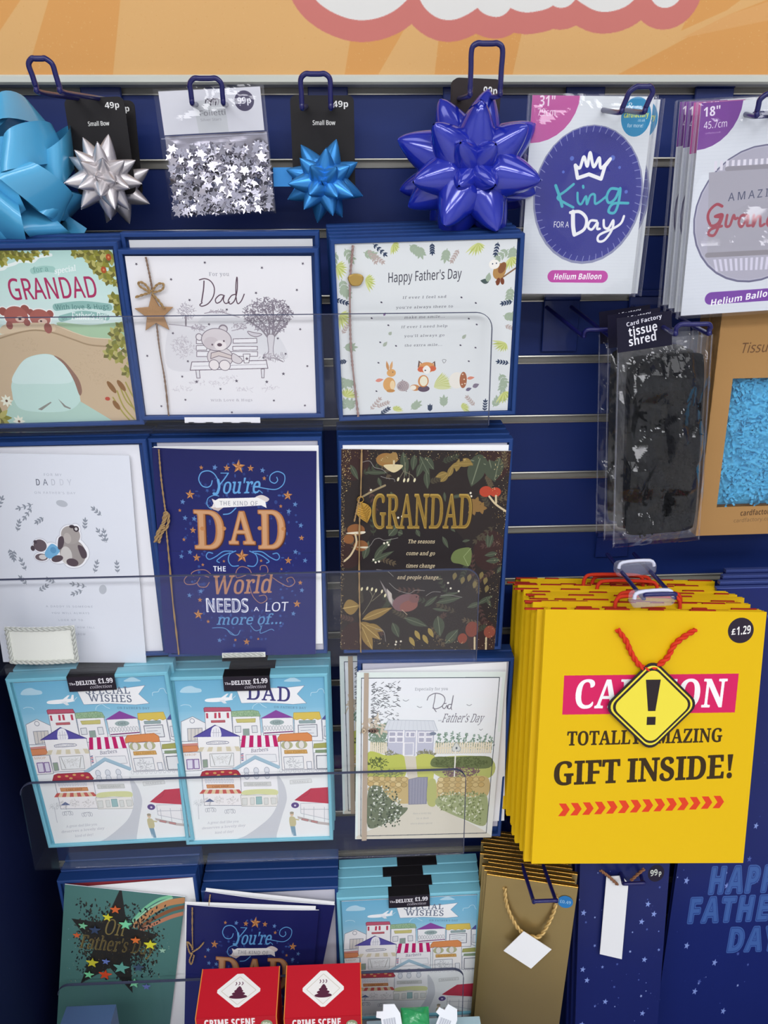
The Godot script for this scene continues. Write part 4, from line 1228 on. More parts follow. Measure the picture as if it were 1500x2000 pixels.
func art_garden() -> Art:
	var a := Art.new(820, 920, "e4efe8")
	a.grad("26.1,29.7 803.5,341.4", "f1f4f6", "eef2f2")
	a.grad("14.7,316.1 835.2,979", "eef2f2", "e6e6da")
	var ink := "56606a"
	# trees behind and the bare branches
	for q in ["470,380.3", "506.7,374.5", "547.6,379.5", "581.2,384.3", "622.5,384.4", "664.2,390.9", "702.3,392.3", "736.6,389.9", "767.7,398.4"]:
		for k in 26:
			var c: Vector2 = Art.pts(q)[0] + Vector2(a.rnd.randf_range(-1, 1) * 30 * (k / 26.0) * 0.7294, -80 * 0.7294 + k * 4 * 0.7294)
			a.leaf(PackedVector2Array([c]), 14.6, 7.3, a.rnd.randf() * 360, ["8ba394", "6f8a78", "9db3a2"][k % 3])
	for q in ["136.1,320", "114.6,346.7", "157.1,307", "148.9,361.7", "108.6,319.1"]: a.scribble(q, 36.5, 43.8, 60, 14.6, 5.1, "7f9680")
	a.scribble("96.1,278", 58.4, 43.8, 30, 43.8, 8.8, "d3c7b2")
	for i in 190: 
		var c := Art.pts("79.8,54.3")[0] + Vector2(pow(a.rnd.randf(), 1.4) * 210, a.rnd.randf() * 300) * 0.7294
		a.stroke(PackedVector2Array([c, c + Vector2(a.rnd.randf_range(10, 30), a.rnd.randf_range(-14, 14)) * 0.7294]), a.rnd.randf_range(2, 5) * 0.7294, "5a5d60", false)
	# fence
	for k in 24:
		var c := Art.pts("452.4,376.1")[0].lerp(Art.pts("766.6,375")[0], k / 23.0)
		a.edged(PackedVector2Array([c, c + Vector2(6, -10) * 0.7294, c + Vector2(12, 0) * 0.7294, c + Vector2(12, 76) * 0.7294, c + Vector2(0, 76) * 0.7294]), "efe6cc", "b9ad8c", 1.5)
	a.stroke("448.3,400.9 771.7,402.2", 5.1, "e6dcbe", false)
	for k in 8:
		var c := Art.pts("80.9,369.6")[0].lerp(Art.pts("166,372.7")[0], k / 7.0)
		a.edged(PackedVector2Array([c, c + Vector2(6, -10) * 0.7294, c + Vector2(12, 0) * 0.7294, c + Vector2(12, 76) * 0.7294, c + Vector2(0, 76) * 0.7294]), "efe6cc", "b9ad8c", 1.5)
	# glasshouse
	a.edged("179.1,247.9 436.1,253.1 460.5,308 157.2,301.6", "dde2e6", "b9c0c8", 2.9)
	for k in 12: a.stroke(PackedVector2Array([Art.pts("192.9,249.6")[0].lerp(Art.pts("425.3,254.2")[0], k / 11.0), Art.pts("174.5,300.7")[0].lerp(Art.pts("443.8,307.5")[0], k / 11.0)]), 1.5, "c6ccd3", false)
	a.edged("178,302.2 438.7,307.3 439.8,442.1 180.7,437", "c6c8d6", "a7a9ba", 2.9)
	for q in ["186.1,311.3 223.7,311.8 223.4,335.2 185.6,335.4", "230,312 265.8,312.4 265.6,335.9 229.7,335.4", "185.5,339.5 223.3,340.1 222.9,367.1 185,367.2", "229.6,339.6 265.5,340.1 265.2,367.3 229.2,366.7", "353.8,314.5 386.8,314.8 386.8,337.9 353.8,338.2", "394,315 431.5,315.5 431.7,337.9 394,338.1", "353.8,342.4 386.8,342.8 386.9,368.8 353.7,369", "394.1,342.3 431.7,342.8 431.9,369 394.1,369", "281.4,313.6 300.4,313.5 300.3,339.2 281.1,338.5", "305.4,313.7 332.4,313.8 332.3,338.8 305.2,339.3"]: a.edged(q, "b4b4c4", "f2f2f4", 5.1)
	a.edged("273.7,371.8 326.5,370.9 327.6,438.9 275.8,441", "c9cbd8", "f2f2f4", 5.1)
	a.stroke("341.7,307.2 343.5,441", 7.3, "f4f4f4", false)
	a.stroke("268.7,304.9 270.1,440.7", 7.3, "f4f4f4", false)
	a.oval("434.5,322.6", 19, 8.8, "7f8a9a")
	for q in ["189.3,433.1", "231.5,449", "390,434.3", "430.2,436", "371.8,437.1"]: a.scribble(q, 21.9, 21.9, 40, 11.7, 3.6, "8a8a70")
	# lawn, hedge, path
	a.fill("69.6,421.1 175,439.5 274.4,443.7 273.1,566.3 65.1,555.3", "c2c964", true)
	a.fill("342.8,446.6 456.1,450 450,583.1 466.5,727.6 353.5,577.9", "c7cc6a", true)
	a.fill("448.8,458.4 766.5,457.2 775.5,570.1 487.2,562.7", "b9c070", true)
	a.fill("275.8,442.4 342,445.2 360.8,578.3 302.2,575.2", "d9d3c2")
	a.fill("448.7,452.6 560.3,450 766.2,451.3 770.6,513.2 591.9,512.3 441.8,503.1", "6f7b50", true)
	a.scribble("606.2,479.8", 153.2, 27.7, 200, 11.7, 3.6, "58633f")
	a.scribble("124.9,479.7", 58.4, 29.2, 90, 11.7, 3.6, "56633c")
	a.scribble("172.9,539.3", 109.4, 21.9, 120, 11.7, 3.6, "7f8a5c")
	a.scribble("607.7,535.4", 109.4, 26.3, 160, 13.1, 4.4, "7a5f66")
	a.edged("548,401.1 571.9,368.2 598.2,402.9 593.3,419.4 552.1,419.2", "d9dcd6", "9aa09a", 2.9)
	a.oval("574.2,402", 5.8, 7.3, "6a7078")
	a.stroke("570.1,419.9 571.8,559.6", 8, "ecebe2", false)
	# stone walls
	a.fill("67.7,562.6 122.9,554.7 193.8,565.7 305.9,568 310.1,713.6 235,704.9 71.9,606.2", "cbb47c", true)
	a.fill("472.5,591.7 517.3,564.3 600.9,564.9 765.1,565.7 770,677.2 642.6,677.3 475.2,689.9", "cbb47c", true)
	for i in 42:
		var left := i < 20
		var c := Art.pts("76.7,566.7")[0].lerp(Art.pts("302.2,575.2")[0], (i % 7) / 7.0 + 0.05) + Vector2(0, (i / 7) * 42 * 0.7294) if left else Art.pts("483.6,577.4")[0].lerp(Art.pts("756.2,576.7")[0], ((i - 20) % 8) / 8.0 + 0.04) + Vector2(0, ((i - 20) / 8) * 44 * 0.7294)
		a.oval(PackedVector2Array([c]), a.rnd.randf_range(20, 28) * 0.7294, a.rnd.randf_range(15, 20) * 0.7294, ["dcc891", "bfa66c", "d3bd84", "c9ac70"][i % 4])
		a.ring(PackedVector2Array([c]), 17.5, 13.1, 2.2, "8f7b4c")
	a.fill("190.8,724.5 308.6,713.5 466.4,712.3 489.5,736.9 794.2,893.5 797.6,967.5 39.6,927.3 129.8,841.8", "dbd6c4", true)
	a.edged("305.8,575.3 360.8,563.6 416.3,562.8 417.1,715.2 312.3,717.5", "9b9cab", "7d7e90", 2.9)
	for k in 7: a.stroke(PackedVector2Array([Art.pts("310.9,575.6")[0].lerp(Art.pts("412.6,567.7")[0], k / 6.0), Art.pts("314.6,714.6")[0].lerp(Art.pts("413.4,713.5")[0], k / 6.0)]), 2.9, "85869a", false)
	a.fill("421.6,589 464.9,583.9 472.5,720.4 422.4,713.3", "b9bd74", true)
	# shrubs
	a.fill("74.5,635.5 135.6,609.9 191.8,672.2 264.1,729.4 308.5,740 263.4,790.4 174.1,829.9 75,845.2", "6f7a60", true)
	a.fill("477.4,682.5 565,664.9 681.8,679.6 769.7,669.4 777.4,843.7 646.7,810.2 489.5,736.9", "a3ad7c", true)
	for i in 360:
		var c := Art.pts("78.7,613.9")[0] + Vector2(pow(a.rnd.randf(), 0.8) * 330, a.rnd.randf() * 320) * 0.7294
		if (c - Art.pts("117.4,757.1")[0]).length() < 215 * 0.7294: a.leaf(PackedVector2Array([c]), 14.6, 8.8, a.rnd.randf() * 360, ["54604a", "3f4a3a", "8b9880", "dfe3d8"][i % 4])
	for i in 380:
		var c := Art.pts("480.8,652.3")[0] + Vector2(a.rnd.randf() * 370, a.rnd.randf() * 250) * 0.7294
		if c.y < Art.pts("489.5,736.9")[0].y + (c.x - Art.pts("489.5,736.9")[0].x) * 0.4: a.leaf(PackedVector2Array([c]), 14.6, 8, a.rnd.randf() * 360, ["8c9868", "a5b080", "74804f", "d9dcc4"][i % 4])
	# wording and frame line
	a.text("Especially for you", "413.6,93.6", 183.8, 13.9, "8b8f96", "serif", -0.5, 0, 0.06)
	var pen := "7a7780"
	a.stroke("437,109.2 433.1,150.8 429.1,181.1 446.4,205.3", 4.4, pen)
	a.stroke("392.7,144.7 403.2,123.5 438.4,109.3 477.6,119.2 492.3,145 478.4,175.3 446.3,190.3 426.2,185.8", 4.4, pen)
	a.stroke("499.8,162.1 485.4,165.2 480.6,182.1 493,189.2 505,172.3 507.4,187.4", 4.4, pen)
	a.stroke("528.7,167.3 514.3,169.1 511,186.1 521.9,190.4 531,172.8 537.2,122 529.7,179.6 532.9,194.8", 4.4, pen)
	a.text("on", "468.6,255.3", 19, 7.3, pen, "serif", 0, 0.3)
	a.text("Father's Day", "594.5,262.7", 233.4, 45.2, pen, "serif", 0.5, 0.35)
	for b in ["258.1,142.5 273.9,149.4 289.9,141.7", "338.5,176 352.6,183 364.6,179.9", "616.2,168.9 631.1,174.7 643.4,168", "698.8,300.9 706.5,306.1 715.3,299.2"]: a.stroke(b, 2.9, "8a8d92")
	a.text("Have a lovely day", "394.7,775.1", 109.4, 9.5, "b3b2aa", "serif", -1)
	a.text("to a dad", "398.6,804.1", 72.9, 9.5, "b3b2aa", "serif", -1)
	a.text("who is always special", "392.6,834.8", 131.3, 9.5, "b3b2aa", "serif", -1)
	a.stroke("26.1,29.7 788,29.5 786.1,892.8 33.3,901.9", 3.6, "39424c", false, true)
	return a


func art_foam() -> Art:
	var a := Art.new(560, 620, "4f7c76")
	a.specks("0.7,-6.9 560,620", 2600, 1.5, ["557f79", "48736d", "5b8780"])
	for l in [["328.3,107.6 375,58.8 435.1,20.3 493.6,2.9", 16, "7ec79a"], ["331,113.3 388.2,63.8 448.1,28.3 500,8.5", 10, "9fd0a8"], ["339.9,124.6 400.7,74.8 475.8,32 553.3,13", 34, "c08a5c"], ["359.5,132.2 426.5,90.9 501.5,54.4 557.5,37.4", 20, "8c5a3c"], ["372.2,140.3 438.4,108.2 505.6,78.6 558,62.1", 22, "c08062"]]: a.stroke(l[0], 0.6648 * l[1], l[2])
	a.specks("50.7,34.2 493.7,348", 1500, 8, ["26292c", "2d2a26", "3a342a", "1f2428"], 1.6)
	a.star("243.4,205.4", 219.4, "2c2c2a", 4)
	a.specks("52.1,137.3 481.3,275.6", 500, 7, ["2b2927", "352f26"], 1.3)
	a.text("On", "240.8,170.3", 99.7, 59.8, "847546", "serif", 0, 0.25)
	a.text("Father's Day", "260.1,232.6", 359, 53.2, "847546", "serif", 0, 0.25)
	a.text("Father's Day", "262.3,230.7", 352.4, 49.2, "5d5234", "serif", 0, 0.25)
	a.specks("29.5,116.2 518.6,377.5", 160, 2.2, ["c9c9a0", "8fb0c0", "d9a060"])
	return a


func art_king() -> Art:
	var a := Art.new(640, 1000, "dfe4e7")
	for i in 60: a.stroke(PackedVector2Array([Vector2(0, i * 1000 / 60.0), Vector2(640, i * 1000 / 60.0 + 2)]), 1.0, "d6dbe0", false)
	a.oval("4.3,-9.3", 247.6, 236.3, "c05a9c")
	a.text("31\"", "81.5,49.9", 87, 49.1, "f2dcea", "sansb")
	a.text("79cm", "80.4,95.7", 99.2, 34, "f2dcea", "sans")
	a.text("cardfactory.co.uk", "62.8,121.3", 66.2, 7.6, "e5c3da", "sans")
	a.oval("557.2,96.2", 79.4, 94.5, "2a8ab8")
	a.text("&", "522.7,61.8", 37.8, 32.1, "e8f4f8", "serif")
	a.text("visit", "564,59.9", 37.8, 18.9, "e8f4f8", "sans")
	a.text("cardfactory", "557.4,98.6", 132.3, 26.5, "e4e45a", "sansb", -2)
	a.text(".co.uk", "586.5,117.9", 41.6, 13.2, "e8f4f8", "sans")
	a.text("for more!", "557.7,145.8", 85.1, 17, "e8f4f8", "sans")
	a.oval("340.8,486.8", 300.6, 351.6, "8f93b0")
	a.oval("340.6,482.5", 291.1, 342.1, "3a3c90")
	a.oval("329.4,486.7", 276, 323.2, "34368c")
	for i in 48:
		var t := TAU * i / 48
		var c := Art.pts("340.6,482.5")[0] + Vector2(cos(t) * 312, sin(t) * 366) * 0.9451
		a.stroke(PackedVector2Array([c, c - Vector2(cos(t + 0.2) * 34, sin(t + 0.2) * 34) * 0.9451]), 3.8, "8a8fc4", false)
	for q in [["235.1,298.7", 12], ["454.4,294.6", 14], ["497.5,341.1", 8], ["194.5,365.8", 8], ["547.6,462.1", 10]]: a.oval(q[0], 0.9451 * q[1], 0.9451 * q[1], "5a70c4")
	var w := "f2f3f2"
	a.stroke("256.5,332.2 274.4,395.8 334.5,376.4 403.2,398.9 417.2,336.7", 18.9, w, false)
	a.stroke("256.5,332.2 282,344.9 298.6,290.3 321.7,336.5 330.3,269.5 356.4,339.2 382.4,294.5 396.9,345.2 443.4,298.8 415.5,341", 16.1, w)
	a.stroke("258.8,344.9 277.1,393.3 334.4,373 401.2,395.5 418.8,332.5", 13.2, w, false)
	var teal := "4cb4c0"
	a.stroke("158.9,433.8 183.3,485.6 203.4,538.1", 16.1, teal)
	a.stroke("256.6,425.7 215.5,459.9 174.2,494.2 217.1,520.7 265,543.1", 13.2, teal)
	a.stroke("281.5,469 287.7,512.6 307.2,525.9 329.4,486.7 338.6,526.2 352.9,482.6 376.5,478.4 383.2,522.2 406.7,513.6 438.9,487.6", 12.3, teal)
	a.stroke("498.9,448.7 460.7,448.5 443.6,487.6 459.6,518.5 492,496.7 513,444.4 512.3,514.5 496,567.6 461.9,562.8 483.9,523.1 565.6,519.4", 14.2, teal)
	a.stroke("308.6,434.6 310.8,443.2", 13.2, teal)
	a.text("FOR A", "206.2,646.4", 87, 30.2, w, "sans")
	a.stroke("265.7,565.2 272.8,636.5 283.9,681.8", 22.7, w)
	a.stroke("251.6,569.4 303.8,565.6 343.5,601.6 335.9,655.4 284,686.3", 17, w)
	a.stroke("401.6,611.3 367.9,610.9 356.6,642.2 379.4,656 406.8,620.3 408.3,651.9 422.9,652.1", 13.2, w)
	a.stroke("440,607.2 446.7,643.4 471.3,648.2 493.4,607.9 491.2,657.6 455,711.8 421,715.9 424.4,683.9 500.5,648.6 538,622 550.4,586.1", 13.2, w)
	a.stroke("186.2,904.9 463,906.6", 66.2, "c44aa4", false)
	a.text("Helium Balloon", "323.5,921.4", 274.1, 32.1, "ffffff", "sansb", -0.6, 0.15)
	return a


func art_amazing() -> Art:
	var a := Art.new(640, 1010, "dde2e8")
	for i in 60: a.stroke(PackedVector2Array([Vector2(0, i * 1010 / 60.0), Vector2(640, i * 1010 / 60.0 + 2)]), 1.0, "d3d9e0", false)
	a.oval("-4.2,-4.2", 206.2, 211.2, "7a4496")
	a.text("18\"", "57.1,58.8", 85.8, 41.2, "efe6f4", "sansb", -4)
	a.text("45.7cm", "80.6,112.4", 115.5, 31.3, "efe6f4", "sans", -2)
	a.text("cardfactory.co.uk", "70.6,136.6", 74.2, 7.4, "cdb4da", "sans", -2)
	a.fill("252.7,58.1 276.8,51.7 400.5,55.7 401.9,80.2 254,82.4", "3a3f66", true)
	a.oval("344.6,528.7", 328.3, 330, "6d6c88")
	a.oval("344.5,527", 320.1, 321.7, "b9b8c6")
	a.oval("344.5,527", 313.5, 315.1, "b2b0be")
	for k in 17:
		a.fill(PackedVector2Array([Art.pts("92.9,260.7")[0].lerp(Art.pts("580.6,265.3")[0], k / 17.0), Art.pts("92.9,260.7")[0].lerp(Art.pts("580.6,265.3")[0], (k + 0.5) / 17.0), Art.pts("95.2,305.3")[0].lerp(Art.pts("583.2,306.9")[0], (k + 0.5) / 17.0), Art.pts("95.2,305.3")[0].lerp(Art.pts("583.2,306.9")[0], k / 17.0)]), "e3e0ea")
		a.fill(PackedVector2Array([Art.pts("141.1,730.9")[0].lerp(Art.pts("610,736.2")[0], k / 17.0), Art.pts("141.1,730.9")[0].lerp(Art.pts("610,736.2")[0], (k + 0.5) / 17.0), Art.pts("160.5,790.9")[0].lerp(Art.pts("597,802.6")[0], (k + 0.5) / 17.0), Art.pts("160.5,790.9")[0].lerp(Art.pts("597,802.6")[0], k / 17.0)]), "d9d6e6")
	a.fill("71.3,311.5 616.8,301.2 660.7,724.3 107.6,715.2", "aaa8b2")
	a.stroke("159.7,299.9 608.2,300.5", 21.4, "97949c", false)
	a.stroke("107.2,706.9 651.5,714.9", 24.7, "928e94", false)
	a.text("AMAZING", "333.2,443.5", 301.1, 37.9, "565a70", "sans", -3, 0, 0.3)
	var rose := "a4525e"
	a.stroke("156.4,473.3 127.4,462.6 96.3,488.4 90,524.6 112.2,563.5 144.3,554.1 153.5,526.3 126.2,519.7 162.7,514.8 150.7,567 130.9,610.4 102,603.5 113,579.9 165.4,568.4", 14, rose)
	a.stroke("187.3,517 185.8,566.2 206.4,568.1 220.2,520 229.4,537.3 241.5,534.2", 13.2, rose)
	a.stroke("294.7,526.7 261.6,523.7 250.9,555.7 268.6,578 295.2,535 295.6,572.2 313.9,573.9", 13.2, rose)
	a.stroke("323.6,525.2 326.7,579.2 341,539.1 357.4,534.8 364.1,578.6 384.5,572.1", 13.2, rose)
	a.stroke("436.8,535.3 407.4,532.7 396.7,564.9 414.5,583.2 438.8,539.7 457.2,454.1 442,552.4 464.9,583.7", 13.2, rose)
	a.stroke("512.5,533.8 483.1,535.3 476.6,568.1 494.3,582.2 514.5,538.1 515.1,577.5 536.3,577.7", 13.2, rose)
	a.stroke("588.7,532.2 559.1,533.8 552.6,566.7 570.5,580.9 590.7,536.6 605.4,458.4 594.3,553.7 613.1,580.6", 13.2, rose)
	a.stroke("151.1,928.9 587.5,927.3", 64.3, "7a43a4", false)
	a.text("Helium Balloon", "330.5,949.8", 363, 33, "ffffff", "sansb", -6, 0.15)
	return a


func art_caution() -> Art:
	var a := Art.new(900, 1060, "e2b804")
	a.oval("800,75.4", 53.1, 51.7, "2c2230")
	a.text("£", "770.8,93.1", 19.2, 23.6, "f4f1ea", "sansb", -8, 0.1)
	a.text("1.29", "812.5,91.2", 60.5, 33.9, "f4f1ea", "sansb", -8, 0.1)
	a.fill("91,265.6 807.7,251.7 805.6,413 92.2,426.2", "d4225e")
	a.text("CAUTION", "447.7,395.2", 627.3, 116.6, "f6f3f0", "serifb", -0.8, 0.05, 0.02, 2.2)
	var ink := "38280f"
	a.text("TOTALLY AMAZING", "440.7,545.4", 645.7, 57.6, ink, "serifb", -1.6, 0.02, 0, 1.5)
	a.text("GIFT INSIDE!", "448.4,705", 760.1, 97.4, ink, "serifb", -2.6, 0.02, 0, 3.7)
	for k in 14:
		var c := Art.pts("99.7,827.2")[0].lerp(Art.pts("747.1,794.1")[0], k / 13.0)
		var p := PackedVector2Array()
		for q in [[0, -37], [40, -37], [64, -2], [40, 36], [0, 36], [26, 0]]: p.append(c + Vector2(q[0], q[1]) * 0.7380)
		a.fill(p, "dc4020")
	return a


func art_happy() -> Art:
	var a := Art.new(560, 1200, "1c2868")
	for i in 170: a.star(PackedVector2Array([Vector2(a.rnd.randf() * 560, a.rnd.randf() * 1200)]), pow(a.rnd.randf(), 3.0) * 8 + 0.6, ["7f92d0", "5263a8", "9fb0e0"][i % 3], i * 23, null)
	a.star("35.7,603.5 119.8,885.6 229.2,942.5 170.8,811.2 68.5,764.6", 10.1, "8ba0dc", 10)
	a.star("7.2,254 79.2,331.5 171.6,406.9 228,481.5", 8.6, "8ba0dc", 10)
	for t in [["HAPPY", "240.3,636", 680, 155], ["FATHER'S", "255.2,706.2", 1030, 150], ["DAY", "286.3,783.9", 440, 150]]:
		a.text(t[0], t[1], 0.3893 * t[2], 0.3893 * t[3], "4a6cab", "sansb", 0, 0, 0.12, 8.6)
		a.text(t[0], t[1], 0.3893 * t[2], 0.3893 * t[3], "263f84", "sansb", 0, 0, 0.12, 3.5)
		a.text(t[0], t[1], 0.3893 * t[2], 0.3893 * t[3], "4466a6", "sansb", 0, 0, 0.12)
	return a


func art_bottle() -> Art:
	var a := Art.new(360, 780, "1e2762")
	for i in 90: a.star(PackedVector2Array([Vector2(a.rnd.randf() * 360, a.rnd.randf() * 780)]), pow(a.rnd.randf(), 3.0) * 7 + 0.5, ["7f92d0", "5263a8", "9fb0e0"][i % 3], i * 23, null)
	a.star("282.9,172.2 310,211.4 283.6,386.2 261.2,237.2 20.5,186.2 25.1,406.2 126.6,544.9 290.6,606.2 29.8,633.1 44.6,451.3", 12.9, "8ba0dc", 10)
	a.oval("307,60", 32.8, 30.8, "20182c")
	a.text("99", "299.7,67.9", 30.8, 21.9, "e6ecdc", "sansb", -6)
	a.text("p", "323.6,67.7", 12.9, 16.9, "e6ecdc", "sansb", -6)
	return a


func art_banner() -> Art:
	var a := Art.new(2000, 350, "e0b070")
	var deep := "dc9f58"
	for q in ["573.5,352.3 688.3,352.3 708.7,262 768.2,97 655.5,98 616.6,262.2", "499.8,352.3 548.8,297.3 580.6,262.3 643,98.1 396,100.2 340.1,352.2", "997.9,352.4 1041.5,352.4 1086.5,284.5 1137.4,93.8 1015.4,94.9 1011.7,284.6", "1120.2,352.4 1226.7,352.4 1238,296.1 1253.8,92.8 1150.2,93.7", "1364.4,352.4 1455.4,307.9 1514.9,277.5 1634.3,235.6 1836.7,199.7 1873.4,352.5", "1514,271.5 1564.7,235.8 1742.6,88.6 1542.5,90.4 1454,295.8"]: a.fill(q, deep)
	a.fill("1455.1,304.9 1514.9,277.5 1635.3,241.5 1839.5,211.3 1856.7,282.8 1572,283.4", "dfa766")
	a.specks("396,100.2 1873.4,352.5", 9000, 1.3, ["e3b578", "dba766", "e5b97e", "d9a25e"])
	# the word in fat rounded letters with its outline
	for pass_ in [[146, "cf7a70"], [68, "e6e5de"]]:
		var w: float = 0.6522 * pass_[0]
		var c: String = pass_[1]
		a.stroke("962.4,148.7 969.8,217.5 978.9,246.1 1018.8,262.2 1059.4,251.6 1086.3,217 1086.2,180.9 1046.9,148.1 962.6,143.3", w, c, true)
		a.stroke("1190.2,217.7 1165.9,189.4 1132.7,194.1 1116.4,222.6 1120.2,251.4 1140.7,261.9 1170.9,246.6 1187.1,223.4 1191.5,252.4 1201.9,258.2", w, c)
		a.stroke("1280.6,205.8 1252.4,183.4 1222.9,194.8 1214.1,223.3 1225.3,246.4 1249.4,252.2 1275.7,234.6 1283.4,146.5 1285.5,228.8 1288.8,247.4", w, c)
		a.stroke("1374.3,194 1346.3,182.8 1324.1,199.9 1345.9,217 1374.2,228.4 1368.9,245.9 1345.4,251.9 1324.1,243.2", w, c)
		a.stroke("1425.3,134.6 1427.9,199.4", w, c)
		a.oval("1428.9,245.7", w * 0.5 + 1.3, w * 0.5 + 1.3, c)
	return a


# ---- small prints
func art_price() -> Art:
	var a := Art.new(320, 130, "231c28")
	a.text("The", "30,72", 44, 20, "e8e4ea", "serifb")
	a.text("DELUXE", "122,74", 136, 36, "f4f1f4", "serifb", -1, 0, 0, 1.5)
	a.text("£1.99", "255,66", 100, 42, "f4f1f4", "serifb", -1, 0, 0, 1.5)
	a.text("collection", "215,108", 150, 26, "d9d4dc", "serif", -1, 0.3)
	return a


func art_small_bow() -> Art:
	var a := Art.new(250, 500, "201e1f")
	a.text("49p", "198,56", 62, 30, "eeeeea", "sansb")
	a.text("Small Bow", "130,142", 90, 22, "e4e4de", "sans", 0, 0, 0, 1.5)
	return a


func art_big_bow() -> Art:
	var a := Art.new(300, 300, "2a2020")
	a.text("99p", "235,68", 90, 36, "eeeeea", "sansb")
	return a


func art_foil() -> Art:
	var a := Art.new(520, 230, "dcdde3")
	a.fill("170,60 330,50 335,230 180,230", "cfd2d4")
	for k in 4: a.stroke(PackedVector2Array([Vector2(232 + k * 14, 70), Vector2(240 + k * 15, 52), Vector2(256 + k * 15, 60), Vector2(258 + k * 12, 84)]), 6, "4a4450" if k % 2 == 0 else "a8a4ac")
	a.text("Foiletti", "262,138", 140, 28, "85858c", "sans")
	a.text("Silver Stars", "250,166", 110, 14, "a5a5ac", "sans")
	a.oval("432,70", 50, 54, "4a4560")
	a.text("99p", "432,84", 72, 34, "eeeef4", "sansb")
	return a


func art_tissue() -> Art:
	var a := Art.new(260, 170, "17152a")
	a.text("Card Factory", "130,38", 170, 20, "e8e8f0", "sansb", -6)
	a.text("tissue", "125,92", 140, 44, "f0f0f4", "sansb", -5)
	a.text("shred", "122,140", 136, 44, "f0f0f4", "sansb", -5)
	return a


func art_kraft() -> Art:
	var a := Art.new(520, 860, "ae8552")
	for i in 900: a.stroke(PackedVector2Array([Vector2(a.rnd.randf() * 520, a.rnd.randf() * 860), Vector2(a.rnd.randf() * 520, a.rnd.randf() * 860)]), 0.6, Color(0.62, 0.47, 0.28, 0.05), false)
	a.text("Tissue Shred", "206,150", 250, 36, "6a4c34", "sans", -1.5, 0.2)
	a.text("cardfactory", "225,780", 125, 22, "5f4630", "sansb", -2)
	a.text("cardfactory.co.uk", "225,806", 170, 15, "7d6143", "sans", -2)
	return a


func art_crime_lid() -> Art:
	var a := Art.new(300, 260, "bd0d22")
	a.fill("150,34 162,34 232,118 232,134 158,214 142,214 68,134 68,118 138,34", "efece6")
	a.stroke("150,50 216,126 150,200 84,126", 2.5, "cfc6b4", false, true)
	var b := "552038"
	a.oval("150,158", 34, 11, b)
	a.oval("150,142", 25, 10, b)
	a.oval("150,128", 17, 9, b)
	a.fill("140,122 152,102 162,122", b, true)
	for x in [138, 150, 162]: a.stroke(PackedVector2Array([Vector2(x - 2, 96), Vector2(x + 2, 88), Vector2(x - 1, 80)]), 3, b)
	return a


func art_crime_front() -> Art:
	var a := Art.new(300, 200, "b60c20")
	a.text("CRIME SCENE", "125,40", 190, 32, "f0e8e4", "sansb", 0, 0, 0.05, 2.0)
	a.text("Do not enter the bathroom", "130,84", 170, 16, "e8b860", "sansb")
	a.oval("262,36", 22, 18, "8f9a78")
	a.text("99p", "262,44", 30, 16, "e8ecd8", "sansb")
	return a


func art_disc(words: String, bg: String) -> Art:
	var a := Art.new(128, 128, bg)
	a.text(words, "64,80", 96, 32, "b9d9ec", "serif")
	return a


func art_barcode() -> Art:
	var a := Art.new(120, 160, "e9edf0")
	for k in 16: a.fill(PackedVector2Array([Vector2(30 + k * 4, 60), Vector2(31.0 + k * 4 + (k * 7) % 3, 60), Vector2(31.0 + k * 4 + (k * 7) % 3, 110), Vector2(30 + k * 4, 110)]), "9aa0ac")
	a.text("0 1234 5", "62,126", 60, 9, "9aa0ac", "mono")
	return a


const QUADS := {
	"BEARS": [Vector2(-130.1, 490.3), Vector2(219.7, 488), Vector2(259.2, 824), Vector2(-65.1, 832.1)],
	"TEDDY": [Vector2(243.8, 500.2), Vector2(607.8, 500.2), Vector2(617.6, 815.2), Vector2(293.4, 810.2)],
	"FOX": [Vector2(649.4, 475), Vector2(1010.6, 466.6), Vector2(986.8, 805.4), Vector2(662, 811)],
	"DADDY": [Vector2(-56.4, 884.2), Vector2(252.4, 889.8), Vector2(301.4, 1286.7), Vector2(18.4, 1292.9)],
	"STARRY": [Vector2(297, 874.5), Vector2(618.2, 880.8), Vector2(634.7, 1273.5), Vector2(330.7, 1275.5)],
	"BOTANIC": [Vector2(666.6, 877), Vector2(998.5, 880.8), Vector2(966.8, 1259.5), Vector2(674.2, 1268.9)],
	"TOWN": [Vector2(340.3, 1329.5), Vector2(636.7, 1320.7), Vector2(649.3, 1627.2), Vector2(380.8, 1643.7)],
	"GARDEN": [Vector2(696.9, 1313), Vector2(987.9, 1311.8), Vector2(973.1, 1617.7), Vector2(710.4, 1638.6)],
	"FOAMSTARS": [Vector2(126.6, 1727.4), Vector2(361.8, 1752), Vector2(392, 2034.8), Vector2(156.8, 2034.8)],
	"KING": [Vector2(1040, 185.7), Vector2(1277.3, 188.7), Vector2(1252.7, 566.7), Vector2(1038.7, 572.7)],
	"AMAZING": [Vector2(1370, 201), Vector2(1630, 184.3), Vector2(1605, 586), Vector2(1350, 615)],
	"CAUTION": [Vector2(1064.9, 1189.9), Vector2(1496.9, 1195.1), Vector2(1449.7, 1683.2), Vector2(1036.2, 1686.3)],
	"HAPPYBAG": [Vector2(1399.9, 1150.1), Vector2(1789.9, 1141.2), Vector2(1558.6, 2144.4), Vector2(1258.3, 2154)],
	"BOTTLEBAG": [Vector2(1132.8, 1683.6), Vector2(1309.2, 1670.2), Vector2(1312.8, 2062.8), Vector2(1142.4, 2062.8)],
}
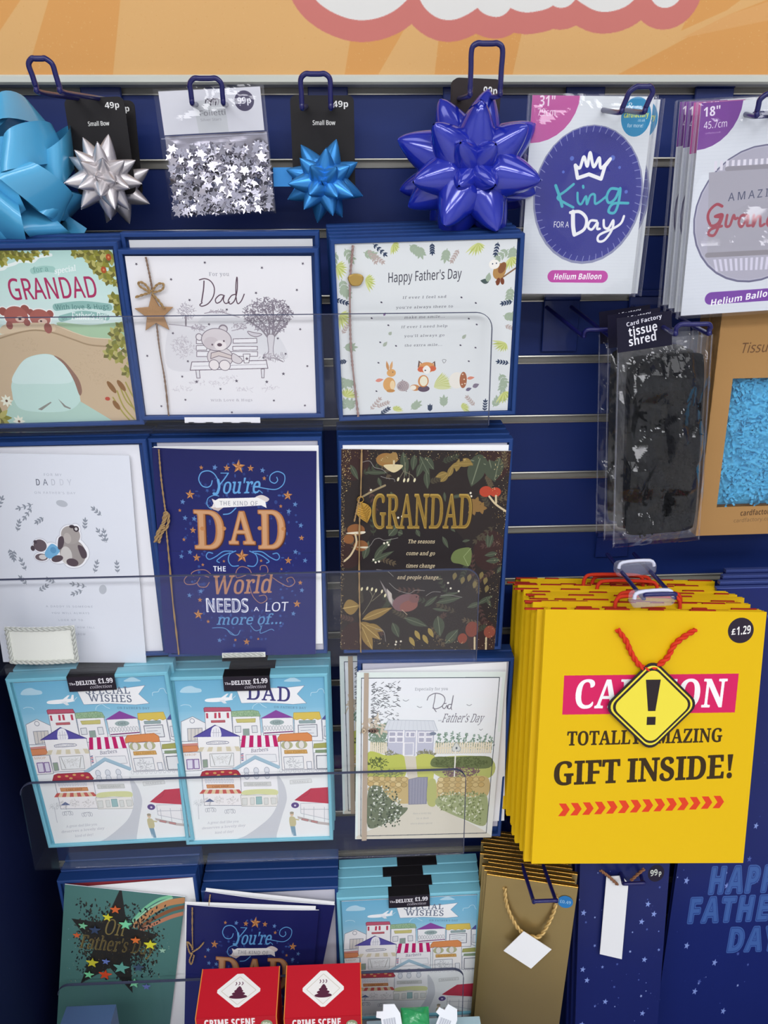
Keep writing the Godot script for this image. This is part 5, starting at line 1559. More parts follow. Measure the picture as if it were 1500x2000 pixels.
const SIZES := {
	"BEARS": Vector2(860, 840),
	"TEDDY": Vector2(880, 800),
	"FOX": Vector2(880, 880),
	"DADDY": Vector2(760, 1000),
	"STARRY": Vector2(860, 1080),
	"BOTANIC": Vector2(860, 1030),
	"TOWN": Vector2(880, 960),
	"GARDEN": Vector2(820, 920),
	"FOAMSTARS": Vector2(560, 620),
	"KING": Vector2(640, 1000),
	"AMAZING": Vector2(640, 1010),
	"CAUTION": Vector2(900, 1060),
	"HAPPYBAG": Vector2(560, 1200),
	"BOTTLEBAG": Vector2(360, 780),
	"BANNER": Vector2(2000, 350),
}
const NTH := ["first", "second", "third", "fourth", "fifth", "sixth", "seventh", "eighth", "ninth", "tenth", "eleventh", "twelfth", "thirteenth", "fourteenth", "fifteenth", "sixteenth", "seventeenth", "eighteenth", "nineteenth", "twentieth"]


func on(key: String, s: String) -> PackedVector2Array:
	# points of a print as fractions of its width and height
	var p := Art.pts(s)
	for i in p.size(): p[i] /= SIZES[key]
	return p


func over(f: Dictionary, p: PackedVector2Array, z: float) -> PackedVector3Array:
	var out := PackedVector3Array()
	for q in p: out.append(Vector3((q.x - 0.5) * f.w, (1.0 - q.y) * f.h, z))
	return out


func v2(x: float, y: float) -> Vector2: return Vector2(x, y)


# ---------------------------------------------------------------- the setting
func struct(called: String, mesh: Mesh, xf: Transform3D, m: Material) -> MeshInstance3D:
	return tag(part(called, mesh, self, xf, m), "", "", "", "structure")


func room():
	var wallm := mat("dadce0", 0.8)
	struct("floor", box(6.2, 0.1, -3.1, 3.1, 0.0), Transform3D(Basis(), Vector3(0, -0.1, 2.0)), mat("cfccc8", 0.4))
	struct("ceiling", box(6.2, 0.1, -3.1, 3.1, 0.0), at(0, 2.9, 2.0), mat("e4e5e6", 0.9))
	struct("wall_left", box(0.1, 2.9, -3.1, 3.1, 0.0), at(-3.05, 0, 2.0), wallm)
	struct("wall_right", box(0.1, 2.9, -3.1, 3.1, 0.0), at(3.05, 0, 2.0), wallm)
	struct("wall_front", box(6.0, 2.9, -0.05, 0.05, 0.0), at(0, 0, 5.0), wallm)


func ceiling_light(p: Vector3, energy: float):
	var o := thing("ceiling_light", "flat white ceiling panel in the %s row from the card wall, %s" % ["first" if p.z < 1.5 else ("second" if p.z < 3.0 else "third"), "left end" if p.x < -0.1 else ("right end" if p.x > 0.1 else "middle")], "ceiling light", Transform3D(Basis(), p))
	part("housing", box(1.28, 0.04, -0.30, 0.30, 0.004), o, at(0, 0.03, 0), M.trim)
	var glow := mat("ffffff", 0.6)
	glow.emission_enabled = true
	glow.emission = Color("fbfcff")
	glow.emission_energy_multiplier = 2.2
	part("diffuser", box(1.2, 0.02, -0.26, 0.26, 0.002), o, at(0, 0.012, 0), glow)
	var l := AreaLight3D.new()
	l.name = "lamp"
	l.area_size = Vector2(1.2, 0.52)
	l.area_normalize_energy = true
	l.light_color = Color("fafaff")
	l.light_energy = energy
	l.area_range = 12.0
	l.shadow_enabled = true
	l.position = Vector3(0, 0.008, 0)
	l.rotation_degrees = Vector3(-90, 0, 0)
	o.add_child(l)


func slat_wall():
	var w := Node3D.new()
	w.name = "wall_back"
	add_child(w)
	tag(w, "", "", "", "structure")
	part("backing", box(6.0, 2.9, -0.12, -0.016, 0.0), w, Transform3D(), M.navy_laminate)
	var slat := box(3.2, 0.066, -0.016, 0.0, 0.0012)
	# a grooved aluminium strip: two bright lips and a duller channel between them
	var strip := tool()
	flat(strip)
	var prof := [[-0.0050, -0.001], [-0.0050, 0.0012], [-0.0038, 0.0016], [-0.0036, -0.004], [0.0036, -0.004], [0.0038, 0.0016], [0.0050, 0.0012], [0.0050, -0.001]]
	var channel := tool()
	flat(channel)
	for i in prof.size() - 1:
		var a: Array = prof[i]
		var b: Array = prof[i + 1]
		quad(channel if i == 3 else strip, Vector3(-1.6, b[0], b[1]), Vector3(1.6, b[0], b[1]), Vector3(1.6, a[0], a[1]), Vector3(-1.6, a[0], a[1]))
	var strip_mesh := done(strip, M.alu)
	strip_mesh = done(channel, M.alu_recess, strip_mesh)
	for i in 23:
		var y := 1.75 - 0.075 * i
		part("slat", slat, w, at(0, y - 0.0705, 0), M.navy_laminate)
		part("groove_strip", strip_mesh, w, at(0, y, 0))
	# the end panel of the bay stands out from the wall
	struct("trim_2", box(0.02, 1.72, 0.0, 0.34, 0.001), at(-0.468, 0.0, 0), mat("131d44", 0.6))
	struct("trim_3", box(1.6, 0.42, 0.0, 0.40, 0.002), at(0.1, 0.0, 0.0), M.navy_laminate)


func header():
	var a := art_banner()
	var m := printed(a, 0.55)
	var o := thing("header_sign", "long orange header board with fat white letters outlined in coral above the slat wall", "sign", at(0, 1.7606, 0.02))
	part("board", slab(1.6, 0.28, 0.018, m, M.trim), o)
	var s := tool()
	flat(s)
	loops(s, [rect_ring(3.2, 0.0095, 0.0), rect_ring(3.2, 0.0095, 0.021), rect_ring(3.2, 0.0095, 0.024, 0.002)])
	cap(s, rect_ring(3.2, 0.0095, 0.024, 0.002))
	struct("trim_1", done(s), at(0, 1.7521, 0.0), M.trim)


# ---------------------------------------------------------------- clear shelves
func shelf(y: float, lip: float, label: String, right: float, lean := 0.0):
	var x0 := -0.420
	var w := right - x0
	var o := thing("acrylic_shelf", label, "shelf", at(x0 + w * 0.5, y, 0), "clear card shelves on the slat wall")
	part("base", box(w, 0.003, 0.002, 0.153, 0.0005), o, at(0, -0.003, 0), M.acrylic)
	part("back_rest", box(w, 0.05, 0.002, 0.005, 0.0005), o, at(0, 0, 0), M.acrylic)
	var lipn := part("front_lip", extrude(lip_poly(w, lip, 0.016), 0.150, 0.153), o, Transform3D(), M.acrylic)
	# polished edge that runs round the lip
	var s := tool()
	flat(s)
	var p := lip_poly(w, lip, 0.016)
	for i in p.size() - 1:
		if p[i].y < 0.001 and p[i + 1].y < 0.001: continue
		var e := p[i]
		var f := p[i + 1]
		quad(s, Vector3(e.x, e.y, 0.1496), Vector3(f.x, f.y, 0.1496), Vector3(f.x, f.y, 0.1534), Vector3(e.x, e.y, 0.1534))
		var n := (f - e).normalized().orthogonal() * 0.0007
		for zz in [[0.1534, 1.0], [0.1496, -1.0]]:
			var q := [Vector3(e.x, e.y, zz[0]), Vector3(f.x, f.y, zz[0]), Vector3(f.x + n.x, f.y + n.y, zz[0]), Vector3(e.x + n.x, e.y + n.y, zz[0])]
			quad(s, q[0], q[1], q[2], q[3])
	part("lip_edge", done(s), lipn, Transform3D(), M.acrylic_edge)
	for x in [-0.4, 0.4]: part("bracket", box(0.02, 0.03, 0.0, 0.09, 0.001), o, at(x * w, -0.033, 0.001), M.acrylic)
	return o


func lip_poly(w: float, h: float, r: float) -> PackedVector2Array:
	var p := PackedVector2Array()
	p.append(Vector2(-w * 0.5, 0))
	p.append(Vector2(w * 0.5, 0))
	for i in 7: p.append(Vector2(w * 0.5 - r + cos(PI * 0.5 * i / 6) * r, h - r + sin(PI * 0.5 * i / 6) * r))
	for i in 7: p.append(Vector2(-w * 0.5 + r - sin(PI * 0.5 * i / 6) * r, h - r + cos(PI * 0.5 * i / 6) * r))
	return p


func shelves():
	shelf(1.403, 0.118, "clear acrylic shelf with rounded lip under the top row of boxed cards", 0.146)
	shelf(1.116, 0.1185, "clear acrylic shelf under the daddy, starry dad and dark grandad cards", 0.1415)
	shelf(0.831, 0.1305, "clear acrylic shelf under the town street cards and the garden card", 0.1335)
	shelf(0.463, 0.167, "lowest clear acrylic shelf behind the two red boxes", 0.139)
	# rope-edged tickets on the lips
	var f := frame(v2(8.5, 1224), v2(145, 1221.5), v2(23, 1295), 0.157, 0.157)
	ticket(f, f.h, "large cream ticket with rope border on the lip before the daddy card")
	f = frame(v2(433.5, 1276), v2(518, 1274), v2(434, 1285), 0.157, 0.157)
	ticket(f, 0.006, "narrow cream rope-edged ticket on the lip below the starry dad card")
	f = frame(v2(360, 815), v2(508, 815), v2(361, 826), 0.1485, 0.1485)
	var o := thing("shelf_ticket", "folded white ticket lying behind the lip below the teddy dad card", "ticket", f.xf, "tickets on the shelf lips")
	part("sheet", box(f.w, 0.006, -0.0006, 0.0, 0.0001), o, Transform3D(), M.white_paper)
	part("fold", box(f.w * 0.9, 0.001, -0.02, 0.0, 0.0001), o, at(0, 0, 0), M.white_paper)


func ticket(f: Dictionary, h: float, label: String):
	var o := thing("shelf_ticket", label, "ticket", f.xf, "tickets on the shelf lips")
	part("panel", slab(f.w, h, 0.0012, mat("e6e8de", 0.7), M.white_paper, 0.003 if h > 0.02 else 0.0), o)
	var e := 0.0022
	var b := 0.003 if h > 0.02 else 0.0
	var pts := PackedVector3Array()
	for i in 9: pts.append(Vector3(-f.w * 0.5 + e + (f.w - 2 * e) * i / 8.0, h - e, 0.001 + b * sin(PI * i / 8.0)))
	if h > 0.02:
		for i in range(7, -1, -1): pts.append(Vector3(f.w * 0.5 - e, e + (h - 2 * e) * i / 8.0, 0.001))
		for i in range(7, -1, -1): pts.append(Vector3(-f.w * 0.5 + e + (f.w - 2 * e) * i / 8.0, e, 0.001 + b * sin(PI * i / 8.0)))
		for i in range(1, 8): pts.append(Vector3(-f.w * 0.5 + e, e + (h - 2 * e) * i / 8.0, 0.001))
		pts.append(pts[0])
	part("rope_border", cord_mesh(pts, 0.0024, 5.0), o, Transform3D(), mat("c3c6be", 0.7))


# ---------------------------------------------------------------- boxed cards
func boxed(label: String, group: String, tl: Vector2, tr: Vector2, bl: Vector2, zt: float, zb: float, bm: Material, d := 0.0155, deep := 0.006) -> Dictionary:
	zt += 0.022
	zb += 0.022
	var f := frame(tl, tr, bl, zt, zb)
	var o := thing("boxed_card", label, "boxed card", f.xf, group)
	part("box", tray(f.w, f.h, d, 0.0045, deep), o, Transform3D(), bm)
	f.node = o
	f.zt = zt
	f.zb = zb
	f.d = d
	return f


func card_in(b: Dictionary, key: String, m: Material, dz: float, called := "card", bend := 0.0) -> Dictionary:
	var q: Array = QUADS[key]
	var c := frame(q[0], q[1], q[3], b.zt + dz, b.zb + dz)
	c.xf = b.xf.affine_inverse() * c.xf
	c.node = part(called, slab(c.w, c.h, 0.0012, m, M.white_paper, bend), b.node, c.xf)
	return c


func sheet_in(b: Dictionary, tl: Vector2, tr: Vector2, bl: Vector2, dz: float, m: Material, called := "envelope"):
	var c := frame(tl, tr, bl, b.zt + dz, b.zb + dz)
	part(called, box(c.w, c.h, -0.0008, 0.0, 0.0002), b.node, b.xf.affine_inverse() * c.xf, m)


func behind(b: Dictionary, n: int, what: String, bm: Material, group: String, rise := 0.0015, shift := 0.0, with_sheet := false, tags := false):
	# the same box again and again behind the front one; only rims and top faces show
	for k in range(1, n + 1):
		var xf: Transform3D = b.xf
		xf.origin += b.xf.basis.z * (-(b.d + 0.0012) * k) + b.xf.basis.y * (rise * k) + b.xf.basis.x * (shift * k)
		var o := thing("boxed_card", "%s card box%s behind the %s" % ["pale blue" if bm == M.blue_box else "navy", [" directly", ", second", ", third", ", fourth"][k - 1], what], "boxed card", xf, group)
		part("box", tray(b.w, b.h, b.d, 0.0045, 0.006), o, Transform3D(), bm)
		part("envelope", box(b.w - 0.014, b.h - 0.012, -0.0055, -0.0045, 0.0002), o, at(0, 0.0045, 0), M.grey_paper if rise < 0.01 else M.white)
		if tags: price_tag(o, b, b.tag_x + 0.004 * k * (1 if k % 2 else -1))


func price_tag(o: Node3D, b: Dictionary, x: float):
	var t := part("price_tag", slab(0.056, 0.021, 0.0005, M.price, M.black_card), o, at(x, b.h - 0.0205, 0.0012), null, "folded black price tag")
	part("fold", box(0.056, 0.0006, -b.d - 0.001, 0.0003, 0.0001), t, at(0, 0.0206, 0), M.black_card)


func local_x(b: Dictionary, x: float, y: float) -> float:
	return (b.xf.affine_inverse() * px(x, y, b.zt)).x


func twine(c: Dictionary, p: PackedVector2Array, r: float, m: Material, z := 0.0014, called := "twine"):
	return part(called, cord_mesh(over(c, p, z + r), r, 7.0), c.node, Transform3D(), m)


func cards():
	M.price = printed(art_price(), 0.4)
	var g1 := "navy boxed cards on the top shelf"
	var g2 := "navy boxed cards on the second shelf"
	var g3 := "boxed cards on the third shelf"
	var g4 := "boxed cards on the lowest shelf"
	# ---- top row
	var b := boxed("boxed card with two brown bears on a stone bridge reading GRANDAD", g1, v2(-165, 480), v2(228, 472), v2(-70, 840), 0.128, 0.108, M.navy_box)
	card_in(b, "BEARS", printed(art_bears(), 0.45), -0.005)
	behind(b, 2, "bear bridge grandad card", M.navy_box, g1, 0.002, 0.0025)
	b = boxed("boxed white card with sketched teddy on a bench, wooden star and twine reading Dad", g1, v2(228, 488), v2(622, 485), v2(274, 822), 0.130, 0.108, M.navy_box)
	var c := card_in(b, "TEDDY", printed(art_teddy(), 0.5), -0.004)
	twine(c, on("TEDDY", "100.6,3.2 108.3,87.8 112.3,154.5 113.8,167.9"), 0.0011, M.twine_brown)
	twine(c, on("TEDDY", "113.3,320 113.1,457 120.5,614.9 118.3,808.6"), 0.0011, M.twine_brown)
	twine(c, on("TEDDY", "105.8,164.6 83.4,127.7 56.9,117.8 57.3,137.8 105.5,166.6"), 0.0012, M.twine, 0.003, "bow")
	twine(c, on("TEDDY", "109.3,164.6 142.8,127.6 169.4,127.5 160,154.3 112.3,167.9"), 0.0012, M.twine, 0.003, "bow")
	twine(c, on("TEDDY", "101.8,168 65,178.3 29.2,190"), 0.0013, M.twine, 0.003, "bow")
	twine(c, on("TEDDY", "111.8,171.3 138.6,205.2 163,242.8"), 0.0013, M.twine, 0.004, "bow")
	var st: PackedVector3Array = over(c, on("TEDDY", "111.7,272.3"), 0.002)
	part("wooden_star", extrude(star_poly(0.0205, 0.44, 0.03), 0.0, 0.0022, 0.0004), c.node, Transform3D(Basis(), st[0]), M.wood)
	behind(b, 1, "sketched teddy dad card", M.navy_box, g1, 0.014, 0.0005)
	b = boxed("boxed white woodland card with a fox, rabbit and owl reading Happy Father's Day", g1, v2(644, 468), v2(1026, 456), v2(657, 824), 0.134, 0.108, M.navy_box)
	c = card_in(b, "FOX", printed(art_fox(), 0.5), -0.003)
	twine(c, on("FOX", "96.5,10.7 86.8,85.2 77.6,166.7 70.8,327.8 69.9,510.6 78.3,662.9 95.2,885.8"), 0.0014, M.twine_pink)
	var bee: PackedVector3Array = over(c, on("FOX", "104,172.8"), 0.002)
	part("charm", extrude(bean(0.0078, 0.0068), 0.0, 0.003, 0.001), c.node, Transform3D(Basis(), bee[0]), mat("b8974f", 0.35, 0.5), "small golden charm on the twine")
	behind(b, 4, "woodland fox card", M.navy_box, g1, 0.0012, -0.0012)
	# ---- second row
	b = boxed("boxed white card with a grey bear and cub reading DADDY", g2, v2(-66, 866), v2(284, 858), v2(15, 1291), 0.112, 0.106, M.navy_box)
	sheet_in(b, v2(-60, 874), v2(271, 868), v2(10, 1288), -0.005, M.white_paper)
	c = card_in(b, "DADDY", printed(art_daddy(), 0.55), 0.0)
	behind(b, 2, "bear and cub daddy card", M.navy_box, g2)
	b = boxed("boxed navy card with copper stars and twine reading You're the kind of DAD", g2, v2(287, 857), v2(628, 853), v2(318, 1284), 0.104, 0.108, M.navy_box)
	sheet_in(b, v2(306, 862), v2(622, 857), v2(335, 1276), -0.003, M.grey_paper)
	sheet_in(b, v2(300, 872), v2(622, 870), v2(340, 1262), 0.0015, M.white, "insert")
	M.starry = printed(art_starry(), 0.4)
	c = card_in(b, "STARRY", M.starry, 0.0045, "card", 0.004)
	twine(c, on("STARRY", "38.2,3.8 42.4,152.4 54.9,311.3"), 0.0011, M.twine, 0.0025)
	twine(c, on("STARRY", "53.7,391.8 60.2,554.8 68.3,797.3 84.6,1078.4"), 0.0011, M.twine, 0.003)
	twine(c, on("STARRY", "54.9,311.3 69.2,317.8 69.3,358 52.4,398.6 40.5,378.5 47.8,331.5 56.2,311.3"), 0.0018, M.twine, 0.004, "knot")
	for t in [on("STARRY", "50.1,385.1 21.8,398.9 2,432.8 -7.4,463.3"), on("STARRY", "53,391.8 30.4,419 12.8,466.5"), on("STARRY", "63,311.2 52.9,351.5 29.8,385.3 4.3,446.3"), on("STARRY", "47.9,371.7 14.5,405.7 2.1,456.4")]: twine(c, t, 0.0017, M.twine, 0.005, "knot")
	behind(b, 3, "copper starred dad card", M.navy_box, g2)
	b = boxed("boxed dark botanical card with gold leaf charm and robin reading GRANDAD", g2, v2(661, 862), v2(1003, 857), v2(668, 1277), 0.116, 0.106, M.navy_box)
	sheet_in(b, v2(667, 864), v2(991, 861), v2(677, 1262), -0.003, M.grey_paper)
	sheet_in(b, v2(667, 869), v2(994, 869), v2(677, 1262), -0.001, M.white, "insert")
	c = card_in(b, "BOTANIC", printed(art_botanic(), 0.42), 0.001)
	twine(c, on("BOTANIC", "102.3,-2.8 100.6,225.9"), 0.0011, M.twine)
	twine(c, on("BOTANIC", "97.8,250.9 96.5,417.6 100,688.6 113.6,1038.4"), 0.0011, M.twine)
	twine(c, on("BOTANIC", "93.4,225.9 83.1,276.1 69.1,342.9"), 0.0011, M.twine, 0.002)
	leaf_charm(c, over(c, on("BOTANIC", "120,300.2"), 0.002)[0])
	behind(b, 3, "dark botanical grandad card", M.navy_box, g2, 0.0015, -0.001)
	# ---- third row
	M.town_wishes = printed(art_town(false), 0.5)
	b = boxed("pale blue boxed card of a shopping street reading SPECIAL WISHES on the third shelf", g3, v2(9, 1328), v2(327, 1313), v2(80, 1658), 0.126, 0.106, M.blue_box)
	b.card = card_like(b, "TOWN", M.town_wishes, v2(26, 1334), v2(323, 1319), v2(87, 1652))
	b.tag_x = local_x(b, 178, 1327)
	price_tag(b.node, b, b.tag_x)
	behind(b, 1, "special wishes street card on the third shelf", M.blue_box, g3, 0.0015, 0.003, false, true)
	b = boxed("pale blue boxed card of a shopping street reading DAD", g3, v2(324, 1324), v2(640, 1316), v2(368, 1651), 0.118, 0.106, M.blue_box)
	b.card = card_like(b, "TOWN", printed(art_town(true), 0.5), QUADS.TOWN[0], QUADS.TOWN[1], QUADS.TOWN[3])
	b.tag_x = local_x(b, 481, 1320)
	price_tag(b.node, b, b.tag_x)
	behind(b, 2, "street card reading DAD", M.blue_box, g3, 0.0008, 0.0012, false, true)
	var gm := printed(art_garden(), 0.5)
	b = boxed("navy boxed card of a white shed and garden gate with beige ribbon reading Dad", g3, v2(698, 1290), v2(1005, 1286), v2(712, 1640), 0.110, 0.102, M.navy_box)
	sheet_in(b, v2(708, 1296), v2(994, 1291), v2(720, 1620), -0.003, M.grey_paper)
	sheet_in(b, v2(700, 1310), v2(990, 1293), v2(716, 1620), 0.0005, M.white, "insert")
	c = card_in(b, "GARDEN", gm, 0.004)
	ribbon_and_charm(c)
	behind(b, 1, "garden gate card", M.navy_box, g3)
	var q: Array = QUADS.GARDEN
	var gf := frame(q[0] + v2(-34, -31), q[1] + v2(-34, -36), q[3] + v2(-20, -50), 0.102, 0.094)
	var o := thing("greeting_card", "second garden gate card peeping out at the left of the boxed one", "greeting card", gf.xf)
	part("card", slab(gf.w, gf.h, 0.0012, gm, M.white_paper), o)
	part("ribbon", box(gf.w * 0.032, gf.h, 0.0, 0.0006, 0.0001), o, at(-gf.w * 0.427, 0, 0.0002), mat("b9a58c", 0.8))
	# ---- lowest row
	b = boxed("navy boxed teal card with raised paper stars and gold words below the street cards", g4, v2(110, 1722), v2(382, 1708), v2(150, 2040), 0.110, 0.106, M.navy_box)
	sheet_in(b, v2(126, 1726), v2(380, 1712), v2(160, 2030), -0.003, mat("8c2f38", 0.6))
	sheet_in(b, v2(126, 1735), v2(377, 1714), v2(160, 2030), -0.001, M.white, "insert")
	c = card_in(b, "FOAMSTARS", printed(art_foam(), 0.5), 0.004)
	for s in [["800,500", 40, "d9d23a"], ["850,450", 42, "d96a3a"], ["935,535", 52, "7fd9a5"], ["625,575", 36, "7fc99a"], ["585,640", 30, "d9683a"], ["1020,625", 38, "e0763a"], ["1130,650", 52, "e0dc3a"], ["1225,685", 27, "9fc9b0"], ["715,802", 50, "cfc93a"], ["815,785", 32, "6a7fc0"], ["930,828", 66, "6ab0a0"], ["815,885", 54, "d94f2a"], ["695,890", 40, "7fd9a0"], ["1040,913", 50, "8fe6b0"], ["1135,935", 34, "6a78b8"], ["715,590", 46, "3a4a66"], ["1060,810", 46, "42566e"]]:
		var at_: Vector2 = onp("FOAMSTARS", s[0])
		var r: float = s[1] / 900.0 * c.w
		part("paper_star", extrude(star_poly(r, 0.42, 0.1 * sin(s[1] * 1.7)), 0.0, 0.0012, 0.0002), c.node, Transform3D(Basis(), over(c, PackedVector2Array([at_]), 0.0008 + 0.0012 * (s[1] % 3))[0]), mat(s[2], 0.5))
	behind(b, 2, "teal card with raised stars", M.navy_box, g4)
	b = boxed("open navy card box holding two copper starred dad cards behind the red boxes", g4, v2(392, 1741), v2(660, 1732), v2(430, 2050), 0.108, 0.106, M.navy_box)
	sheet_in(b, v2(420, 1748), v2(655, 1737), v2(440, 2040), -0.002, M.grey_paper)
	behind(b, 3, "open box with the two starred dad cards", M.navy_box, g4)
	for k in 2:
		var f := frame([v2(400, 1741), v2(365, 1767)][k], [v2(654, 1768), v2(623, 1778)][k], [v2(448, 2080), v2(412, 2092)][k], 0.140 + 0.006 * k, 0.138 + 0.006 * k)
		o = thing("greeting_card", ["tilted copper starred dad card, rear one of two in an open box", "copper starred dad card with twine bow, front one of two in an open box"][k], "greeting card", f.xf)
		var ins := part("insert", box(f.w * 0.99, f.h, -0.0007, 0.0, 0.0002), o, Transform3D(Basis(Vector3.FORWARD, -0.012 * k), Vector3(0, 0.004, -0.0018)), M.white)
		f.node = part("card", slab(f.w, f.h, 0.0012, M.starry, M.white_paper, 0.003), o)
		twine(f, on("STARRY", "38.2,3.8 42.4,152.4 47.6,251.5"), 0.0011, M.twine, 0.0025)
		if k == 1:
			twine(f, on("STARRY", "47.6,251.5 36.4,225.1 11.1,205.6 26.3,265 46.8,278.1"), 0.0012, M.twine, 0.004, "bow")
			twine(f, on("STARRY", "47.9,264.7 89.3,237.6 119,204.1"), 0.0012, M.twine, 0.004, "bow")
			twine(f, on("STARRY", "46,271.4 28.6,318.3 43.8,338.2 58.4,284.6"), 0.0012, M.twine, 0.004, "bow")
	b = boxed("pale blue boxed street card reading SPECIAL WISHES at the front of the lowest shelf", g4, v2(657, 1755), v2(939, 1741), v2(663, 1996), 0.118, 0.112, M.blue_box)
	b.card = card_like(b, "TOWN", M.town_wishes, v2(667, 1761), v2(933, 1748), v2(672, 2012))
	b.tag_x = local_x(b, 799, 1746)
	price_tag(b.node, b, b.tag_x)
	behind(b, 3, "special wishes street card on the lowest shelf", M.blue_box, g4, 0.001, 0.001, false, true)


func onp(key: String, s: String) -> Vector2:
	# a place on the print in the units its stars were listed in
	var p := Art.pts(s)[0]
	return Vector2((p.x - 475.0) / 870.0, (p.y - 330.0) / 1060.0)


func card_like(b: Dictionary, key: String, m: Material, tl: Vector2, tr: Vector2, bl: Vector2) -> Dictionary:
	var c := frame(tl, tr, bl, b.zt - 0.0035, b.zb - 0.0035)
	c.xf = b.xf.affine_inverse() * c.xf
	c.node = part("card", slab(c.w, minf(c.h, b.h - c.xf.origin.y - 0.004), 0.0012, m, M.white_paper), b.node, c.xf)
	return c


func bean(rx: float, ry: float) -> PackedVector2Array:
	var p := PackedVector2Array()
	for i in 20:
		var a := TAU * i / 20
		p.append(Vector2(cos(a) * rx * (1.0 + 0.12 * sin(3 * a)), sin(a) * ry * (1.0 + 0.1 * cos(2 * a))))
	return p


func leaf_charm(c: Dictionary, p: Vector3):
	var out := PackedVector2Array()
	for i in 13: out.append(Vector2(0.0088 * sin(PI * pow(i / 12.0, 0.8)), -0.026 * (i / 12.0) + 0.013))
	for i in range(11, 0, -1): out.append(Vector2(-0.0088 * sin(PI * pow(i / 12.0, 0.8)), -0.026 * (i / 12.0) + 0.013))
	var l := part("leaf_charm", extrude(out, 0.0, 0.0009, 0.0002), c.node, Transform3D(Basis(Vector3.BACK, 0.28), p), M.gold, "golden leaf charm")
	var s := tool()
	tube(s, PackedVector3Array([Vector3(0, 0.013, 0.0014), Vector3(0, -0.012, 0.0014)]), 0.0007, 5)
	for k in 6:
		var y := 0.006 - 0.003 * k
		var w: float = 0.0075 * sin(PI * pow(clampf((0.013 - y) / 0.026, 0.0, 1.0), 0.8))
		for sd in [-1.0, 1.0]: tube(s, PackedVector3Array([Vector3(0, y - 0.002, 0.0014), Vector3(sd * w, y + 0.003, 0.0012)]), 0.0006, 5)
	part("veins", done(s), l, Transform3D(), M.gold)
	var ring := PackedVector3Array()
	for i in 12: ring.append(Vector3(cos(TAU * i / 12) * 0.0035, 0.0165 + sin(TAU * i / 12) * 0.0035, 0.0008))
	part("ring", tube_mesh(ring, 0.0006, 5, 1, true), l, Transform3D(), M.gold)


func ribbon_and_charm(c: Dictionary):
	var p := over(c, on("GARDEN", "40.2,3.3 65.1,3.4 68.9,925.9 39.6,927.3"), 0.0)
	var s := tool()
	flat(s)
	for k in 2:
		var z := 0.0004 + 0.0005 * k
		var a := [Vector3(p[0].x, p[0].y, z), Vector3(p[1].x, p[1].y, z), Vector3(p[2].x, p[2].y, z), Vector3(p[3].x, p[3].y, z)]
		if k == 1: quad(s, a[0], a[1], a[2], a[3])
		else: quad(s, a[1], a[0], a[3], a[2])
	part("ribbon", done(s), c.node, Transform3D(), mat("b9a894", 0.8))
	var q := over(c, on("GARDEN", "42.4,298.1 129.8,298"), 0.002)
	var out := PackedVector2Array()
	var l := (q[1] - q[0]).length()
	for i in 11: out.append(Vector2(l * (0.25 + 0.75 * i / 10.0), 0.18 * l * sin(PI * i / 10.0)))
	for i in range(9, 0, -1): out.append(Vector2(l * (0.25 + 0.75 * i / 10.0), -0.18 * l * sin(PI * i / 10.0)))
	var ch := part("leaf_charm", extrude(out, 0.0, 0.001, 0.0002), c.node, Transform3D(Basis(), q[0]), mat("8a7466", 0.35, 0.6))
	var v := tool()
	for k in 3:
		var x := l * (0.42 + 0.17 * k)
		tube(v, PackedVector3Array([Vector3(x, 0, 0.0013), Vector3(x - l * 0.1, l * 0.09, 0.0013)]), 0.0005, 4)
		tube(v, PackedVector3Array([Vector3(x, 0, 0.0013), Vector3(x - l * 0.1, -l * 0.09, 0.0013)]), 0.0005, 4)
	part("veins", done(v), ch, Transform3D(), M.ink)
	var cl := PackedVector3Array()
	for i in 10: cl.append(Vector3(cos(TAU * i / 10) * l * 0.09, sin(TAU * i / 10) * l * 0.14, 0.001))
	part("clasp", tube_mesh(cl, 0.0012, 5, 1, true), ch, Transform3D(), mat("cbb89c", 0.6))


# ---------------------------------------------------------------- hooks
func hook(label: String, base: Vector3, tip: Vector3, gap: float, loop: float, plate_h := 0.03, plate_at := Vector3.INF, lean := 0.0):
	# a doubled wire that runs from a plate on the wall to a turned-up loop
	var pa := plate_at if plate_at != Vector3.INF else base
	var o := thing("display_hook", label, "hook", at(pa.x, pa.y - plate_h, 0.0018), "double wire hooks on the slat wall")
	part("plate", box(0.044, plate_h, 0.0, 0.004, 0.001), o, Transform3D(), M.hook_plate)
	part("plate_lip", box(0.044, 0.007, 0.0, 0.008, 0.001), o, at(0, plate_h, -0.001), M.hook_plate)
	var b := base - o.position
	var t := tip - o.position
	var x := Vector3(gap * 0.5, 0, 0)
	var up := Vector3(lean, loop, 0.006)
	var r := minf(0.0045, loop * 0.35)
	var pts := PackedVector3Array()
	for sd in [-1.0, 1.0]:
		var line := [b + x * sd, (b + t) * 0.5 + x * sd, t + x * sd - (t - b).normalized() * r, t + x * sd + up.normalized() * r, t + x * sd + up * 0.5, t + x * sd + up - up.normalized() * r, t + x * sd * (1.0 - 2.0 * r / gap) + up, t + x * sd * 0.3 + up]
		if sd > 0: line.reverse()
		for q in line: pts.append(q)
	part("wire", tube_mesh(pts, 0.0025, 8, 5), o, Transform3D(), M.hook)
	return o


